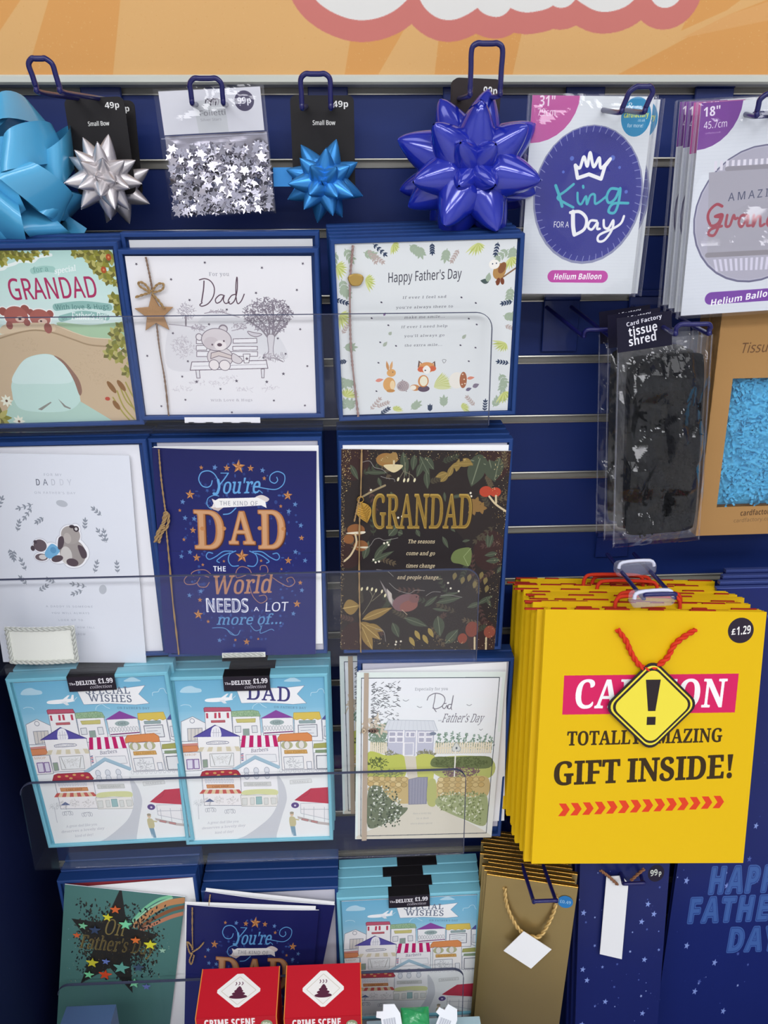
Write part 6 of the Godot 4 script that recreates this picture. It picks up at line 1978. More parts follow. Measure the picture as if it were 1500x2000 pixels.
# ---------------------------------------------------------------- ribbon bows
func cone_loop(r: float, b: float, slit: float, seed_: int, puff := 0.6) -> ArrayMesh:
	# one loop of a star bow: ribbon rolled to a cone whose tip points along +y
	var rg := RandomNumberGenerator.new()
	rg.seed = seed_
	var rows := []
	var squash := rg.randf_range(0.8, 1.0)
	var n := 20
	for j in 19:
		var t := pow(j / 18.0, 1.7)
		var row := PackedVector3Array()
		for i in n + 1:
			var a := -PI + slit + (TAU - 2 * slit) * i / n
			# the ribbon widens from its rounded tip, then runs back in towards the knot
			var rad := b * pow(t / 0.56, puff) if t < 0.56 else b * (1.0 - 0.75 * pow((t - 0.56) / 0.44, 1.3))
			if j == 0: rad = 0.02 * r
			row.append(Vector3(sin(a) * rad, r * (1.0 - t) + 0.07 * r * t * cos(a), cos(a) * rad * squash))
		rows.append(row)
	var s := tool()
	grid(s, rows)
	return done(s)


func drop_loop(r: float, w: float, seed_: int) -> ArrayMesh:
	# one round loop of wide ribbon that leaves and comes back to the middle, tighter along one edge
	var rg := RandomNumberGenerator.new()
	rg.seed = seed_
	var tw := rg.randf_range(0.12, 0.3)
	var rows := []
	for j in 25:
		var t := j / 24.0
		var row := PackedVector3Array()
		for i in 7:
			var v := i / 3.0 - 1.0
			var rad := r * pow(maxf(sin(PI * t), 0.0), 0.62) * (1.0 - 0.12 * v)
			var lat := r * 0.46 * sin(TAU * t) * (1.0 + tw * v)
			row.append(Vector3(v * w * 0.5 * (0.55 + 0.45 * sin(PI * t)), rad, lat))
		rows.append(row)
	var s := tool()
	grid(s, rows)
	return done(s)


func bow(o: Node3D, centre: Vector3, r: float, m: Material, layers: Array, kind: String, turn := 0.0, tails := []):
	var shapes := []
	for i in 3: shapes.append(cone_loop(r, r * layers[0][2], 0.08 + 0.12 * i, i + 3, layers[0][4]) if kind == "cone" else drop_loop(r, r * layers[0][2], i + 3))
	var k := 0
	for l in layers:
		for i in l[1]:
			var a: float = TAU * i / l[1] + turn + l[0] * 0.031 + rng.randf_range(-0.1, 0.1)
			var e := deg_to_rad(l[0] + rng.randf_range(-5, 5))
			var d := Vector3(cos(a) * cos(e), sin(a) * cos(e), sin(e))
			var ref := Vector3(0, 0, 1) if absf(d.z) < 0.9 else Vector3(0, 1, 0)
			var x := d.cross(ref).normalized()
			var bs := Basis(x, d, x.cross(d)) * Basis(Vector3.UP, rng.randf_range(-0.5, 0.5))
			var sc: float = l[3] * rng.randf_range(0.93, 1.05)
			part("ribbon_loop", shapes[k % 3], o, Transform3D(bs.scaled(Vector3.ONE * sc), centre), m)
			k += 1
	for t in tails: part("ribbon_tail", box(t[2], t[3], -0.0004, 0.0004, 0.0001), o, Transform3D(Basis(Vector3.BACK, t[4]), centre + Vector3(t[0], t[1], -0.004)), m)


func hang_card(label: String, f: Dictionary, m: Material, called := "gift_bow", category := "bow", group := "bows hanging on the top row", corner := 0.006) -> Node3D:
	var o := thing(called, label, category, f.xf, group)
	var p := round_rect(f.w, f.h, corner, 4)
	var mesh := extrude(p, -0.0008, 0.0)
	mesh.surface_set_material(0, m)
	part("backing_card", mesh, o)
	return o


func hanging_row():
	var sb := printed(art_small_bow(), 0.45)
	var h_small := "double wire hook with turned-up loop"
	hook("long hook that swings out over the orange board above the silver bow", px(222, 200, 0.006), px(97, 180, 0.165), 0.021, 0.026, 0.032, px(198, 168, 0), -0.004)
	hook("hook whose loop stands through the white header of the star confetti bag", px(425, 205, 0.006), px(406, 203, 0.125), 0.030, 0.021, 0.03, px(440, 168, 0))
	hook("hook standing above the small blue bow", px(628, 205, 0.006), px(618, 212, 0.125), 0.028, 0.029, 0.03, px(640, 168, 0))
	hook("hook with tall loop above the big royal blue bow", px(905, 198, 0.006), px(947, 186, 0.17), 0.028, 0.041, 0.03, px(903, 168, 0))
	hook("hook reaching through the king balloon packet", px(1142, 206, 0.006), px(1234, 220, 0.165), 0.022, 0.021, 0.02, px(1142, 170, 0), 0.007)
	hook("hook carrying the amazing grandad balloon packets", px(1395, 200, 0.006), px(1500, 228, 0.175), 0.024, 0.018, 0.02, px(1393, 173, 0))
	hook("empty hook on a tall blue plate beside the tissue shred", px(1092, 600, 0.006), px(1165, 657, 0.09), 0.030, 0.008, 0.062, px(1096, 585, 0))
	hook("hook carrying the black tissue shred bags", px(1262, 600, 0.006), px(1350, 652, 0.19), 0.034, 0.010, 0.05, px(1262, 578, 0))
	# light blue bow, cut by the frame
	var f := frame(v2(-60, 188), v2(22, 188), v2(-50, 330), 0.05, 0.05)
	var o := hang_card("large light blue ribbon bow on black card at the left end", f, printed(art_big_bow(), 0.45))
	bow(o, f.xf.affine_inverse() * px(12, 348, 0.082), 0.076, M.sky_ribbon, [[2, 9, 0.46, 1.0], [36, 7, 0.46, 0.95], [66, 4, 0.46, 0.82]], "drop", 0.3, [[0.046, -0.068, 0.026, 0.032, -0.62], [0.03, -0.06, 0.02, 0.03, -0.9]])
	# silver bows
	for k in 2:
		f = frame(v2(124 + 17 * (1 - k), 192 + 3 * (1 - k)), v2(241 + 21 * (1 - k), 188 + 8 * (1 - k)), v2(133 + 17 * (1 - k), 382), 0.052 + 0.026 * k, 0.050 + 0.026 * k)
		o = hang_card(["rear silver star bow on black card, mostly hidden by the one in front", "front silver star bow on black card reading Small Bow 49p"][k], f, sb)
		bow(o, f.xf.affine_inverse() * px([228, 203][k], [368, 347][k], 0.058 + 0.040 * k), 0.040, M.silver, [[0, 9, 0.27, 1.0, 0.78], [30, 7, 0.27, 0.97], [58, 5, 0.27, 0.9], [86, 1, 0.27, 0.8]] if k == 1 else [[6, 8, 0.27, 1.0, 0.78], [30, 5, 0.27, 0.6]], "cone", 0.2 + 0.3 * k, [[-0.046, -0.002, 0.018, 0.014, 0.1]] if k == 1 else [])
	# small blue bow
	f = frame(v2(566, 186), v2(691, 186), v2(570, 385), 0.056, 0.054)
	o = hang_card("metallic sky blue star bow on black card reading Small Bow 49p", f, sb)
	bow(o, f.xf.affine_inverse() * px(633, 356, 0.070), 0.042, M.blue_bow, [[0, 8, 0.30, 1.0, 0.78], [30, 7, 0.30, 0.95], [58, 4, 0.30, 0.88], [86, 1, 0.30, 0.66]], "cone", 0.5, [[-0.044, -0.004, 0.02, 0.019, 0.0]])
	# royal blue bow
	for k in 2:
		f = frame(v2(885 - 4 * (1 - k), 151 + 3 * (1 - k)), v2(980 - 4 * (1 - k), 155), v2(890, 290), 0.05 + 0.035 * k, 0.05 + 0.035 * k)
		o = hang_card(["rear royal blue bow peeping out behind the big one", "large glossy royal blue ribbon bow on dark card priced 99p"][k], f, printed(art_big_bow(), 0.45) if k == 0 else SH.big_bow)
		if k == 0: SH.big_bow = o.get_child(0).mesh.surface_get_material(0)
		bow(o, f.xf.affine_inverse() * px([905, 920][k], [345, 331][k], 0.060 + 0.055 * k), 0.075, M.royal, [[0, 8, 0.33, 1.02, 0.62], [32, 7, 0.33, 0.96], [60, 4, 0.33, 0.74]] if k == 1 else [[4, 8, 0.3, 0.98, 0.6]], "cone", 0.15 + 0.4 * k)
	foil_bag()


func foil_bag():
	var f := frame(v2(304, 175), v2(513, 164.5), v2(333, 424), 0.088, 0.078)
	var o := thing("confetti_bag", "clear bag of silver star confetti with white header card reading Foiletti 99p", "confetti bag", f.xf)
	var m := printed(art_foil(), 0.4)
	var hh: float = f.h * 0.33
	part("header_card", slab(f.w * 0.95, hh, 0.0006, m, M.white_paper), o, at(0, f.h - hh - 0.002, 0.002))
	part("back_film", box(f.w, f.h, -0.0095, -0.0092, 0.0001), o, Transform3D(), M.film)
	part("silver_lining", crinkled(f.w * 0.98, f.h - hh - 0.004, 0.0, 0.0009, 7, 0.008, 0.03, 15, 60, 50), o, at(0, 0.001, -0.0078), mat("aaa7b2", 0.3, 0.8))
	var mm := MultiMesh.new()
	mm.transform_format = MultiMesh.TRANSFORM_3D
	var sm := extrude(star_poly(0.0056, 0.46), 0.0, 0.0002)
	mm.mesh = sm
	var n := 620
	mm.instance_count = n
	for i in n:
		var v := pow(rng.randf(), 1.7)
		var y: float = 0.004 + v * (f.h - hh - 0.018)
		var x: float = rng.randf_range(-0.47, 0.47) * f.w
		var z := rng.randf_range(-0.007, 0.004) * (1.0 - 0.5 * v)
		var bs := Basis(Vector3(rng.randf_range(-1, 1), rng.randf_range(-1, 1), rng.randf_range(-0.2, 0.2)).normalized(), rng.randf_range(0.0, 0.5)) * Basis(Vector3.RIGHT, -rng.randf_range(0.0, 0.45)) * Basis(Vector3.BACK, rng.randf() * TAU)
		mm.set_instance_transform(i, Transform3D(bs.scaled(Vector3.ONE * rng.randf_range(0.7, 1.15)), Vector3(x, y, z)))
	var c := MultiMeshInstance3D.new()
	c.name = "star_confetti"
	c.multimesh = mm
	c.material_override = M.silver_star
	tag(c, "", "", "", "stuff")
	o.add_child(c)
	part("film", crinkled(f.w * 1.03, f.h * 1.02, 0.004, 0.0016, 7, 0.016, 0.05, 5, 60, 70), o, at(0, -0.002, 0.0055), M.film)
	part("seam", box(f.w, 0.0012, 0.0, 0.0008, 0.0002), o, at(0, f.h - hh - 0.006, 0.007), M.clear_plastic)


# ---------------------------------------------------------------- balloon packets
func packet(label: String, f: Dictionary, face: Material, group: String, seed_: int, film := true) -> Node3D:
	var o := thing("balloon_packet", label, "balloon packet", f.xf, group)
	part("card", slab(f.w, f.h, 0.001, face, M.white_paper), o)
	part("back_film", box(f.w * 1.05, f.h * 1.02, -0.0035, -0.0033, 0.0001), o, at(0, -0.002, 0), M.film)
	if film: part("film", crinkled(f.w * 1.06, f.h * 1.025, 0.003, 0.0030, 6, 0.022, 0.09, seed_, 60, 90), o, at(0, -0.003, 0.002), M.film)
	for sd in [-1.0, 1.0]: part("side_seam", box(0.0008, f.h * 1.02, -0.0036, 0.0022, 0.0002), o, at(sd * f.w * 0.53, -0.003, 0), M.clear_plastic)
	return o


func balloons():
	var q: Array = QUADS.KING
	var km := printed(art_king(), 0.4)
	var f := frame(q[0], q[1], q[3], 0.112, 0.104)
	for k in 2:
		var g := f.duplicate()
		g.xf.origin += f.xf.basis.z * (-0.014 * (1 - k)) + f.xf.basis.x * (0.012 * (1 - k)) + f.xf.basis.y * (-0.001 * (1 - k))
		packet(["second king balloon packet just behind the front one", "front helium balloon packet with white crown reading King for a Day"][k], g, km, "king balloon packets", 9 + k, k == 1)
	q = QUADS.AMAZING
	var am := printed(art_amazing(), 0.4)
	f = frame(q[0], q[1], q[3], 0.148, 0.128, 0.150)
	for k in range(3, -1, -1):
		var g := f.duplicate()
		g.xf.origin += f.xf.basis.z * (-0.016 * k) + f.xf.basis.x * (-0.001 * k) + f.xf.basis.y * (0.001 * k)
		packet(["front helium balloon packet in grey and rose reading Amazing Grandad", "balloon packet directly behind the amazing grandad one", "third balloon packet in the amazing grandad stack", "rearmost balloon packet in the amazing grandad stack"][k], g, am if k == 0 else (km if k == 1 else am), "balloon packets at the right end", 20 + k, k == 0)


# ---------------------------------------------------------------- tissue shred and kraft bag
func shred(w: float, h: float, d: float, n: int, seed_: int, m: Material, size := 1.0) -> MultiMeshInstance3D:
	var rg := RandomNumberGenerator.new()
	rg.seed = seed_
	var s := tool()
	var pts := PackedVector3Array()
	var rows := []
	for j in 2:
		var row := PackedVector3Array()
		for i in 7: row.append(Vector3((i - 3) * 0.0045, (0.5 - j) * 0.0034, 0.0016 * (1 if i % 2 == 0 else -1)))
		rows.append(row)
	grid(s, rows, false)
	var mm := MultiMesh.new()
	mm.transform_format = MultiMesh.TRANSFORM_3D
	mm.mesh = done(s)
	mm.instance_count = n
	for i in n:
		var p := Vector3(rg.randf_range(-0.5, 0.5) * w, rg.randf_range(0.02, 0.98) * h, 0)
		var e := pow(maxf(cos(p.x / w * 2.6) * sin(PI * p.y / h), 0.0), 0.6)
		p.z = d * e * rg.randf_range(0.8, 1.05)
		var bs := Basis(Vector3.BACK, rg.randf() * TAU) * Basis(Vector3.RIGHT, rg.randf_range(-0.7, 0.7)) * Basis(Vector3.UP, rg.randf_range(-0.4, 0.4))
		mm.set_instance_transform(i, Transform3D(bs.scaled(Vector3.ONE * rg.randf_range(0.7, 1.3) * size), p))
	var o := MultiMeshInstance3D.new()
	o.name = "paper_shred"
	o.multimesh = mm
	o.material_override = m
	tag(o, "", "", "", "stuff")
	return o


func tissue_and_kraft():
	var hm := printed(art_tissue(), 0.4)
	for k in 3:
		var z: float = [0.078, 0.114, 0.150][k]
		var dx: float = [-38, -20, 0][k]
		var f := frame(v2(1207 + dx, 672 - 8 * (2 - k)), v2(1403 + dx, 655 - 8 * (2 - k)), v2(1183 + dx, 1074 - 14 * (2 - k)), z, z - 0.006)
		f.w *= 0.93
		var o := thing("tissue_shred_bag", ["rearmost clear bag of black tissue shred", "middle clear bag of black tissue shred", "front crinkled clear bag of black tissue shred with black header"][k], "tissue shred", f.xf, "black tissue shred bags")
		part("header_card", slab(0.058, 0.036, 0.0006, hm, M.black_card), o, Transform3D(Basis(Vector3.BACK, 0.06), Vector3(-f.w * 0.24, f.h - 0.008, -0.002)))
		# body of pressed paper: a soft cushion, with loose strips lying over it
		part("filling", wrinkled(f.w * 0.84, f.h * 0.88, 0.014, 0.005, 0.07, 3 + k, 60, 90, 0.07), o, at(0.004, f.h * 0.045, -0.010), M.shred_black)
		part("filling_back", box(f.w * 0.66, f.h * 0.8, -0.012, -0.0095, 0.001), o, at(0.004, f.h * 0.085, 0), M.shred_black)
		if k == 2:
			var sh := shred(f.w * 0.60, f.h * 0.80, 0.014, 420, 31, M.shred_black, 0.75)
			sh.position = Vector3(0.004, f.h * 0.065, -0.009)
			o.add_child(sh)
		part("back_film", box(f.w, f.h, -0.0145, -0.0142, 0.0001), o, Transform3D(), M.film)
		part("film", crinkled(f.w * 1.04, f.h * 1.01, 0.024, 0.0052, 9, 0.011, 0.042, 40 + k, 76, 130), o, at(0, -0.002, -0.008), M.film)
		for sd in [-1.0, 1.0]: part("side_seam", box(0.0007, f.h, -0.009, -0.007, 0.0002), o, at(sd * f.w * 0.505, 0, 0), M.clear_plastic)
	for k in 2:
		var f := frame(v2(1411 - 24 * (1 - k), 606), v2(1696 - 20 * (1 - k), 600), v2(1372 - 22 * (1 - k), 1046 - 14 * (1 - k)), 0.07 + 0.03 * k, 0.07 + 0.03 * k)
		var o := thing("kraft_bag", ["second brown kraft tissue bag, only its edge showing behind", "brown kraft paper bag with blue shred in its window reading Tissue"][k], "tissue bag", f.xf, "kraft tissue bags")
		var km: Material = printed(art_kraft(), 0.85) if k == 1 else M.kraft
		# front built round the window: four strips of paper
		var wl: float = f.w * 0.13
		var wr: float = f.w * 0.155
		var wt: float = f.h * 0.285
		var wb: float = f.h * 0.135
		var s := tool()
		flat(s)
		for r in [[0.0, 1.0, 0.0, wt / f.h], [0.0, 1.0, 1.0 - wb / f.h, 1.0], [0.0, wl / f.w, wt / f.h, 1.0 - wb / f.h], [1.0 - wr / f.w, 1.0, wt / f.h, 1.0 - wb / f.h]]:
			var a := Vector2(r[0], r[2])
			var b := Vector2(r[1], r[3])
			quad(s, Vector3((a.x - 0.5) * f.w, (1 - a.y) * f.h, 0), Vector3((b.x - 0.5) * f.w, (1 - a.y) * f.h, 0), Vector3((b.x - 0.5) * f.w, (1 - b.y) * f.h, 0), Vector3((a.x - 0.5) * f.w, (1 - b.y) * f.h, 0), a, Vector2(b.x, a.y), b, Vector2(a.x, b.y))
		part("front_panel", done(s), o, Transform3D(), km)
		part("back_panel", box(f.w, f.h, -0.024, -0.0235, 0.0002), o, Transform3D(), M.kraft)
		for sd in [-1.0, 1.0]: part("gusset", box(0.0005, f.h, -0.0235, 0.0, 0.0001), o, at(sd * (f.w * 0.5 - 0.0004), 0, 0), M.kraft)
		if k == 1:
			part("hang_slot", extrude(round_rect(0.03, 0.007, 0.0034), 0.0, 0.0005), o, at(-0.008, f.h * 0.925, 0.0), M.ink)
			var ww: float = f.w - wl - wr
			var wh: float = f.h - wt - wb
			part("filling", wrinkled(ww * 1.02, wh * 1.02, 0.008, 0.006, 0.06, 8, 70, 100), o, at(0, wb - 0.002, -0.016), M.shred_blue)
			var sh := shred(ww * 0.96, wh, 0.007, 380, 17, M.shred_blue, 0.8)
			sh.position = Vector3(0, wb, -0.012)
			o.add_child(sh)
			part("window_film", crinkled(ww * 1.03, wh * 1.03, 0.002, 0.0018, 6, 0.02, 0.07, 61, 50, 70), o, at(0, wb - 0.002, -0.0022), M.film)


# ---------------------------------------------------------------- gift bags
func bag_mesh(w: float, h: float, t: float) -> ArrayMesh:
	# a flat-folded paper bag: open at the top, its side folds pinched inwards
	var s := tool()
	flat(s)
	var ring := func(y: float, dz: float) -> PackedVector3Array:
		var i := 0.0025
		return PackedVector3Array([Vector3(-w * 0.5, y, 0), Vector3(w * 0.5, y, 0), Vector3(w * 0.5 - i, y, -t * 0.5), Vector3(w * 0.5, y, -t), Vector3(-w * 0.5, y, -t), Vector3(-w * 0.5 + i, y, -t * 0.5)])
	var lo: PackedVector3Array = ring.call(0.0, 0.0)
	var hi: PackedVector3Array = ring.call(h, 0.0)
	for i in 6:
		var j := (i + 1) % 6
		quad(s, hi[i], hi[j], lo[j], lo[i])
		quad(s, hi[j] + Vector3(0, 0, -0.0003), hi[i] + Vector3(0, 0, -0.0003), lo[i] + Vector3(0, 0.001, -0.0003), lo[j] + Vector3(0, 0.001, -0.0003))
	quad(s, lo[0], lo[1], lo[3], lo[4])
	return done(s)


func gift_bags():
	yellow_bags()
	gold_bags()
	navy_bags()


func yellow_bags():
	var q: Array = QUADS.CAUTION
	var f := frame(q[0], q[1], q[3], 0.192, 0.250)
	var back := px(1003, 1074, 0.055)
	var front := px(q[0].x, q[0].y, 0.192)
	var n := 20
	var t := 0.0052
	var body := bag_mesh(f.w, f.h, t)
	var cm := printed(art_caution(), 0.45)
	# printed dashes that wrap over the rim, as on the inside of the paper
	var dash := box(0.03, 0.0021, -t * 0.8, -t * 0.15, 0.0002)
	var fr := PackedVector3Array([Vector3(-0.038, -0.002, 0), Vector3(-0.036, 0.010, 0.0), Vector3(-0.024, 0.014, 0.0), Vector3(0.024, 0.014, 0.0), Vector3(0.036, 0.010, 0.0), Vector3(0.038, -0.002, 0)])
	var handle := tube_mesh(fr, 0.0024, 6, 5)
	var groups := [0.0, 0.0, 0.28, 0.30, 0.31, 0.33, 0.34, 0.35, 0.36, 0.37, 0.39, 0.62, 0.64, 0.66, 0.67, 0.69, 0.90, 0.95, 0.99, 1.0]
	for k in n:
		var u := float(k) / (n - 1)
		var xf: Transform3D = f.xf
		var shift := back.lerp(front, u) - front
		# bags hang in loose clusters, so their edges step rather than slide
		xf.origin += f.xf.basis.z * (-0.137 * (1.0 - u)) + f.xf.basis.x * ((-0.004 + 0.006 * sin(k * 2.3)) * (1.0 if k < n - 1 else 0.0)) + f.xf.basis.y * ((0.003 * sin(k * 1.7)) * (1.0 if k < n - 1 else 0.0) + shift.y * (1.0 - u) * 0.15)
		var o := thing("gift_bag", "front yellow gift bag with warning sign tag reading CAUTION" if k == n - 1 else "yellow gift bag, %s behind the front caution bag" % NTH[n - 2 - k], "gift bag", xf, "yellow caution gift bags on one hook")
		var b := part("body", body, o, Transform3D(), M.yellow if k % 3 else M.yellow_dark)
		for j in 6:
			var dx: float = -f.w * 0.5 + f.w * (0.03 + 0.17 * j) + 0.012 * sin(k * 3.1 + j)
			if dx < f.w * 0.46 and (j + k) % 7 != 3: part("printed_dash", dash, b, Transform3D(Basis().scaled(Vector3(0.5 + 0.5 * absf(sin(k + j * 2.0)), 1, 1)), Vector3(dx, f.h - 0.0010, 0)), M.red_print)
		if k in [3, 5, 7, 14, 17]: part("handle", handle, o, at(0.0 + 0.006 * sin(k), f.h, -t * 0.5), M.red_cord)
		if k == n - 1:
			part("front_panel", slab(f.w, f.h, 0.0006, cm, M.yellow), o, at(0, 0, 0.0008))
			part("cord", cord_mesh(over(f, on("CAUTION", "290.8,73.6 326.3,116.3 351.5,164.3 387.9,214.7 425.7,232.6 464.6,217.8 502.1,184.8 523.8,137.5 557.6,104.6 609.3,70.2"), 0.0042), 0.0032, 5.0), o, Transform3D(), M.red_cord)
			warning_tag(o, f)
	# two-pronged hook with clear sleeves on its ends, lying over the bags
	var b0 := px(1212, 1082, 0.07)
	var b1 := px(1285, 1166, 0.215)
	hook("long purple two-pronged hook that carries the yellow bags", b0, b1, 0.034, 0.006, 0.03, px(1195, 1045, 0))
	for k in 2:
		var c := thing("hook_clip", ["clear plastic clip halfway along the yellow bags' hook", "clear plastic clip at the end of the yellow bags' hook"][k], "clip", Transform3D(Basis(Vector3.BACK, 0.05), px([1240, 1273][k], [1122, 1182][k], [0.13, 0.215][k])), "clear hook clips")
		part("sleeve", extrude(round_rect(0.048, 0.017, 0.006), -0.006, 0.006, 0.002), c, Transform3D(), M.clear_plastic)
		part("collar", tube_mesh(PackedVector3Array([Vector3(-0.021, 0.011, 0.004), Vector3(-0.016, 0.018, 0.003), Vector3(0.016, 0.018, 0.003), Vector3(0.021, 0.011, 0.004)]), 0.0022, 6, 4), c, Transform3D(), mat("d9dcec", 0.25))


func warning_tag(o: Node3D, f: Dictionary):
	var p := over(f, on("CAUTION", "449.3,379"), 0.006)[0]
	var a := over(f, on("CAUTION", "265.9,390.9 637.4,355.9 434.3,202 470.8,561"), 0.0)
	var half := ((a[0] - a[1]).length() + (a[2] - a[3]).length()) * 0.25
	var tag_ := Node3D.new()
	tag_.name = "warning_tag"
	tag_.transform = Transform3D(Basis(Vector3.BACK, PI / 4 + 0.04), p)
	o.add_child(tag_)
	var z := 0.0
	for l in [[1.0, M.ink], [0.935, M.tag_yellow], [0.885, M.ink], [0.825, M.tag_yellow]]:
		var side: float = half * sqrt(2.0) * l[0] * 1.06
		var rr := round_rect(side, side, 0.012 * l[0], 5)
		for i in rr.size(): rr[i].y -= side * 0.5
		part("layer", extrude(rr, z - 0.0004, z + 0.0003), tag_, Transform3D(), l[1])
		z += 0.0003
	var un := Transform3D(Basis(Vector3.BACK, -PI / 4 - 0.02), Vector3(0, 0, z))
	var ex := PackedVector2Array([Vector2(-0.0085, 0.031), Vector2(0.0085, 0.031), Vector2(0.0042, -0.006), Vector2(-0.0042, -0.006)])
	part("exclamation_mark", extrude(ex, 0.0, 0.0003), tag_, un, M.ink)
	part("exclamation_dot", extrude(PackedVector2Array([Vector2(-0.005, -0.013), Vector2(0.005, -0.013), Vector2(0.005, -0.0225), Vector2(-0.005, -0.0225)]), 0.0, 0.0003), tag_, un, M.ink)


func gold_bags():
	var f := frame(v2(951, 1707), v2(1129, 1733), v2(928, 2075), 0.160, 0.160, 0.184)
	var n := 12
	var t := 0.0042
	var body := bag_mesh(f.w, f.h, t)
	for k in n:
		var u := float(n - 1 - k)
		var xf: Transform3D = f.xf
		xf = xf.rotated_local(Vector3.BACK, 0.004 * minf(u, 6.0) + 0.010 * sin(k * 2.1) * (1.0 if u > 0 else 0.0))
		xf.origin += f.xf.basis.z * (-0.0074 * u) + f.xf.basis.x * (0.004 * sin(k * 1.9) * (1.0 if u > 0 else 0.0))
		var o := thing("gift_bag", "front gold metallic bottle bag with blank diamond tag" if u == 0 else "gold bottle bag, %s behind the front gold one" % NTH[int(u) - 1], "gift bag", xf, "gold bottle bags on one hook")
		part("body", body, o, Transform3D(), M.gold_bag)
		part("rim_fold", box(f.w, 0.0014, -t, 0.0004, 0.0002), o, at(0, f.h - 0.0012, 0), M.gold_edge)
		if u == 0:
			var c := PackedVector3Array([Vector3(-f.w * 0.29, f.h - 0.018, 0.001), Vector3(-f.w * 0.25, f.h - 0.042, 0.005), Vector3(-f.w * 0.14, f.h - 0.068, 0.008), Vector3(-0.002, f.h - 0.083, 0.008), Vector3(0.016, f.h - 0.082, 0.009), Vector3(f.w * 0.22, f.h - 0.062, 0.007), Vector3(f.w * 0.275, f.h - 0.038, 0.004), Vector3(f.w * 0.285, f.h - 0.018, 0.001)])
			part("cord_handle", cord_mesh(c, 0.0029, 6.0), o, Transform3D(), M.gold_cord)
			part("blank_tag", extrude(PackedVector2Array([Vector2(-0.0225, -0.0225), Vector2(0.0225, -0.0225), Vector2(0.0225, 0.0225), Vector2(-0.0225, 0.0225)]), 0.0, 0.0008), o, Transform3D(Basis(Vector3.BACK, PI / 4 + 0.24), Vector3(0.003, f.h - 0.105, 0.0115)), M.white)
			part("price_sticker", sticker(0.0098, printed(art_disc("£0.49", "2b7ab8"), 0.4)), o, at(f.w * 0.385, f.h - 0.026, 0.0006))
	hook("purple hook through the handles of the gold bottle bags", px(1010, 1600, 0.03), px(1063, 1757, 0.215), 0.028, 0.004, 0.03, px(1000, 1600, 0))


func navy_bags():
	# wide starry bags that hang further to the right
	var q: Array = QUADS.HAPPYBAG
	var f := frame(q[0], q[1], q[3], 0.098, 0.098)
	var hm := printed(art_happy(), 0.3)
	var body := bag_mesh(f.w, f.h, 0.007)
	for k in 4:
		var u := 3 - k
		var xf: Transform3D = f.xf
		xf.origin += f.xf.basis.z * (0.014 * (k - 3)) + f.xf.basis.x * (-0.010 * (k - 3)) + f.xf.basis.y * (-0.002 * (k - 3))
		var o := thing("gift_bag", ["front wide navy starry gift bag with pale blue letters of HAPPY FATHER'S DAY", "second wide navy starry gift bag, just behind the front", "third wide navy starry gift bag beside the yellow bags", "rearmost wide navy starry gift bag beside the yellow bags"][u], "gift bag", xf, "wide navy gift bags at the right edge")
		part("body", body, o, Transform3D(), M.navy_bag)
		part("rim_fold", box(f.w, 0.004, -0.0072, 0.0004, 0.0004), o, at(0, f.h - 0.003, 0), mat("4a5a9c", 0.35, 0.2))
		if u == 0: part("front_panel", slab(f.w, f.h, 0.0005, hm, M.navy_bag), o, at(0, 0, 0.0007))
	# narrow starry bottle bags
	q = QUADS.BOTTLEBAG
	f = frame(q[0], q[1], q[3] + v2(20, 0), 0.150, 0.150)
	body = bag_mesh(f.w, f.h, 0.007)
	var bm := printed(art_bottle(), 0.3)
	for k in 3:
		var xf: Transform3D = f.xf
		xf.origin += f.xf.basis.z * (-0.012 * (2 - k)) + f.xf.basis.x * (-0.003 * (2 - k))
		var o := thing("gift_bag", ["rearmost navy starry bottle bag beside the gold ones", "middle navy starry bottle bag beside the gold ones", "front navy starry bottle bag with long blank white tag priced 99p"][k], "gift bag", xf, "navy bottle bags below the yellow bags")
		part("body", body, o, Transform3D(), M.navy_bag)
		if k == 2:
			part("front_panel", slab(f.w, f.h, 0.0005, bm, M.navy_bag), o, at(0, 0, 0.0007))
			var inv := xf.affine_inverse()
			var tl := inv * px(1185, 1714, 0.158)
			var tr := inv * px(1228, 1727, 0.158)
			var br := inv * px(1215, 1875, 0.158)
			var bl := inv * px(1172, 1865, 0.158)
			var o2 := inv * px(1215, 1712, 0.158)
			part("blank_tag", extrude(PackedVector2Array([v2(tl.x, tl.y), v2(o2.x, o2.y), v2(tr.x, tr.y), v2(br.x, br.y), v2(bl.x, bl.y)]), 0.006, 0.0068), o, Transform3D(), M.white)
			for c in [[v2(1173, 1700), v2(1190, 1713), v2(1206, 1728)], [v2(1258, 1697), v2(1245, 1708), v2(1232, 1720)]]:
				var pts := PackedVector3Array()
				for e in c: pts.append(inv * px(e.x, e.y, 0.1605))
				part("cord", cord_mesh(pts, 0.0022, 5.0), o, Transform3D(), M.bronze_cord)
	hook("dark hook through the handles of the navy bottle bags", px(1200, 1600, 0.02), px(1236, 1722, 0.170), 0.026, 0.003, 0.03, px(1190, 1560, 0))


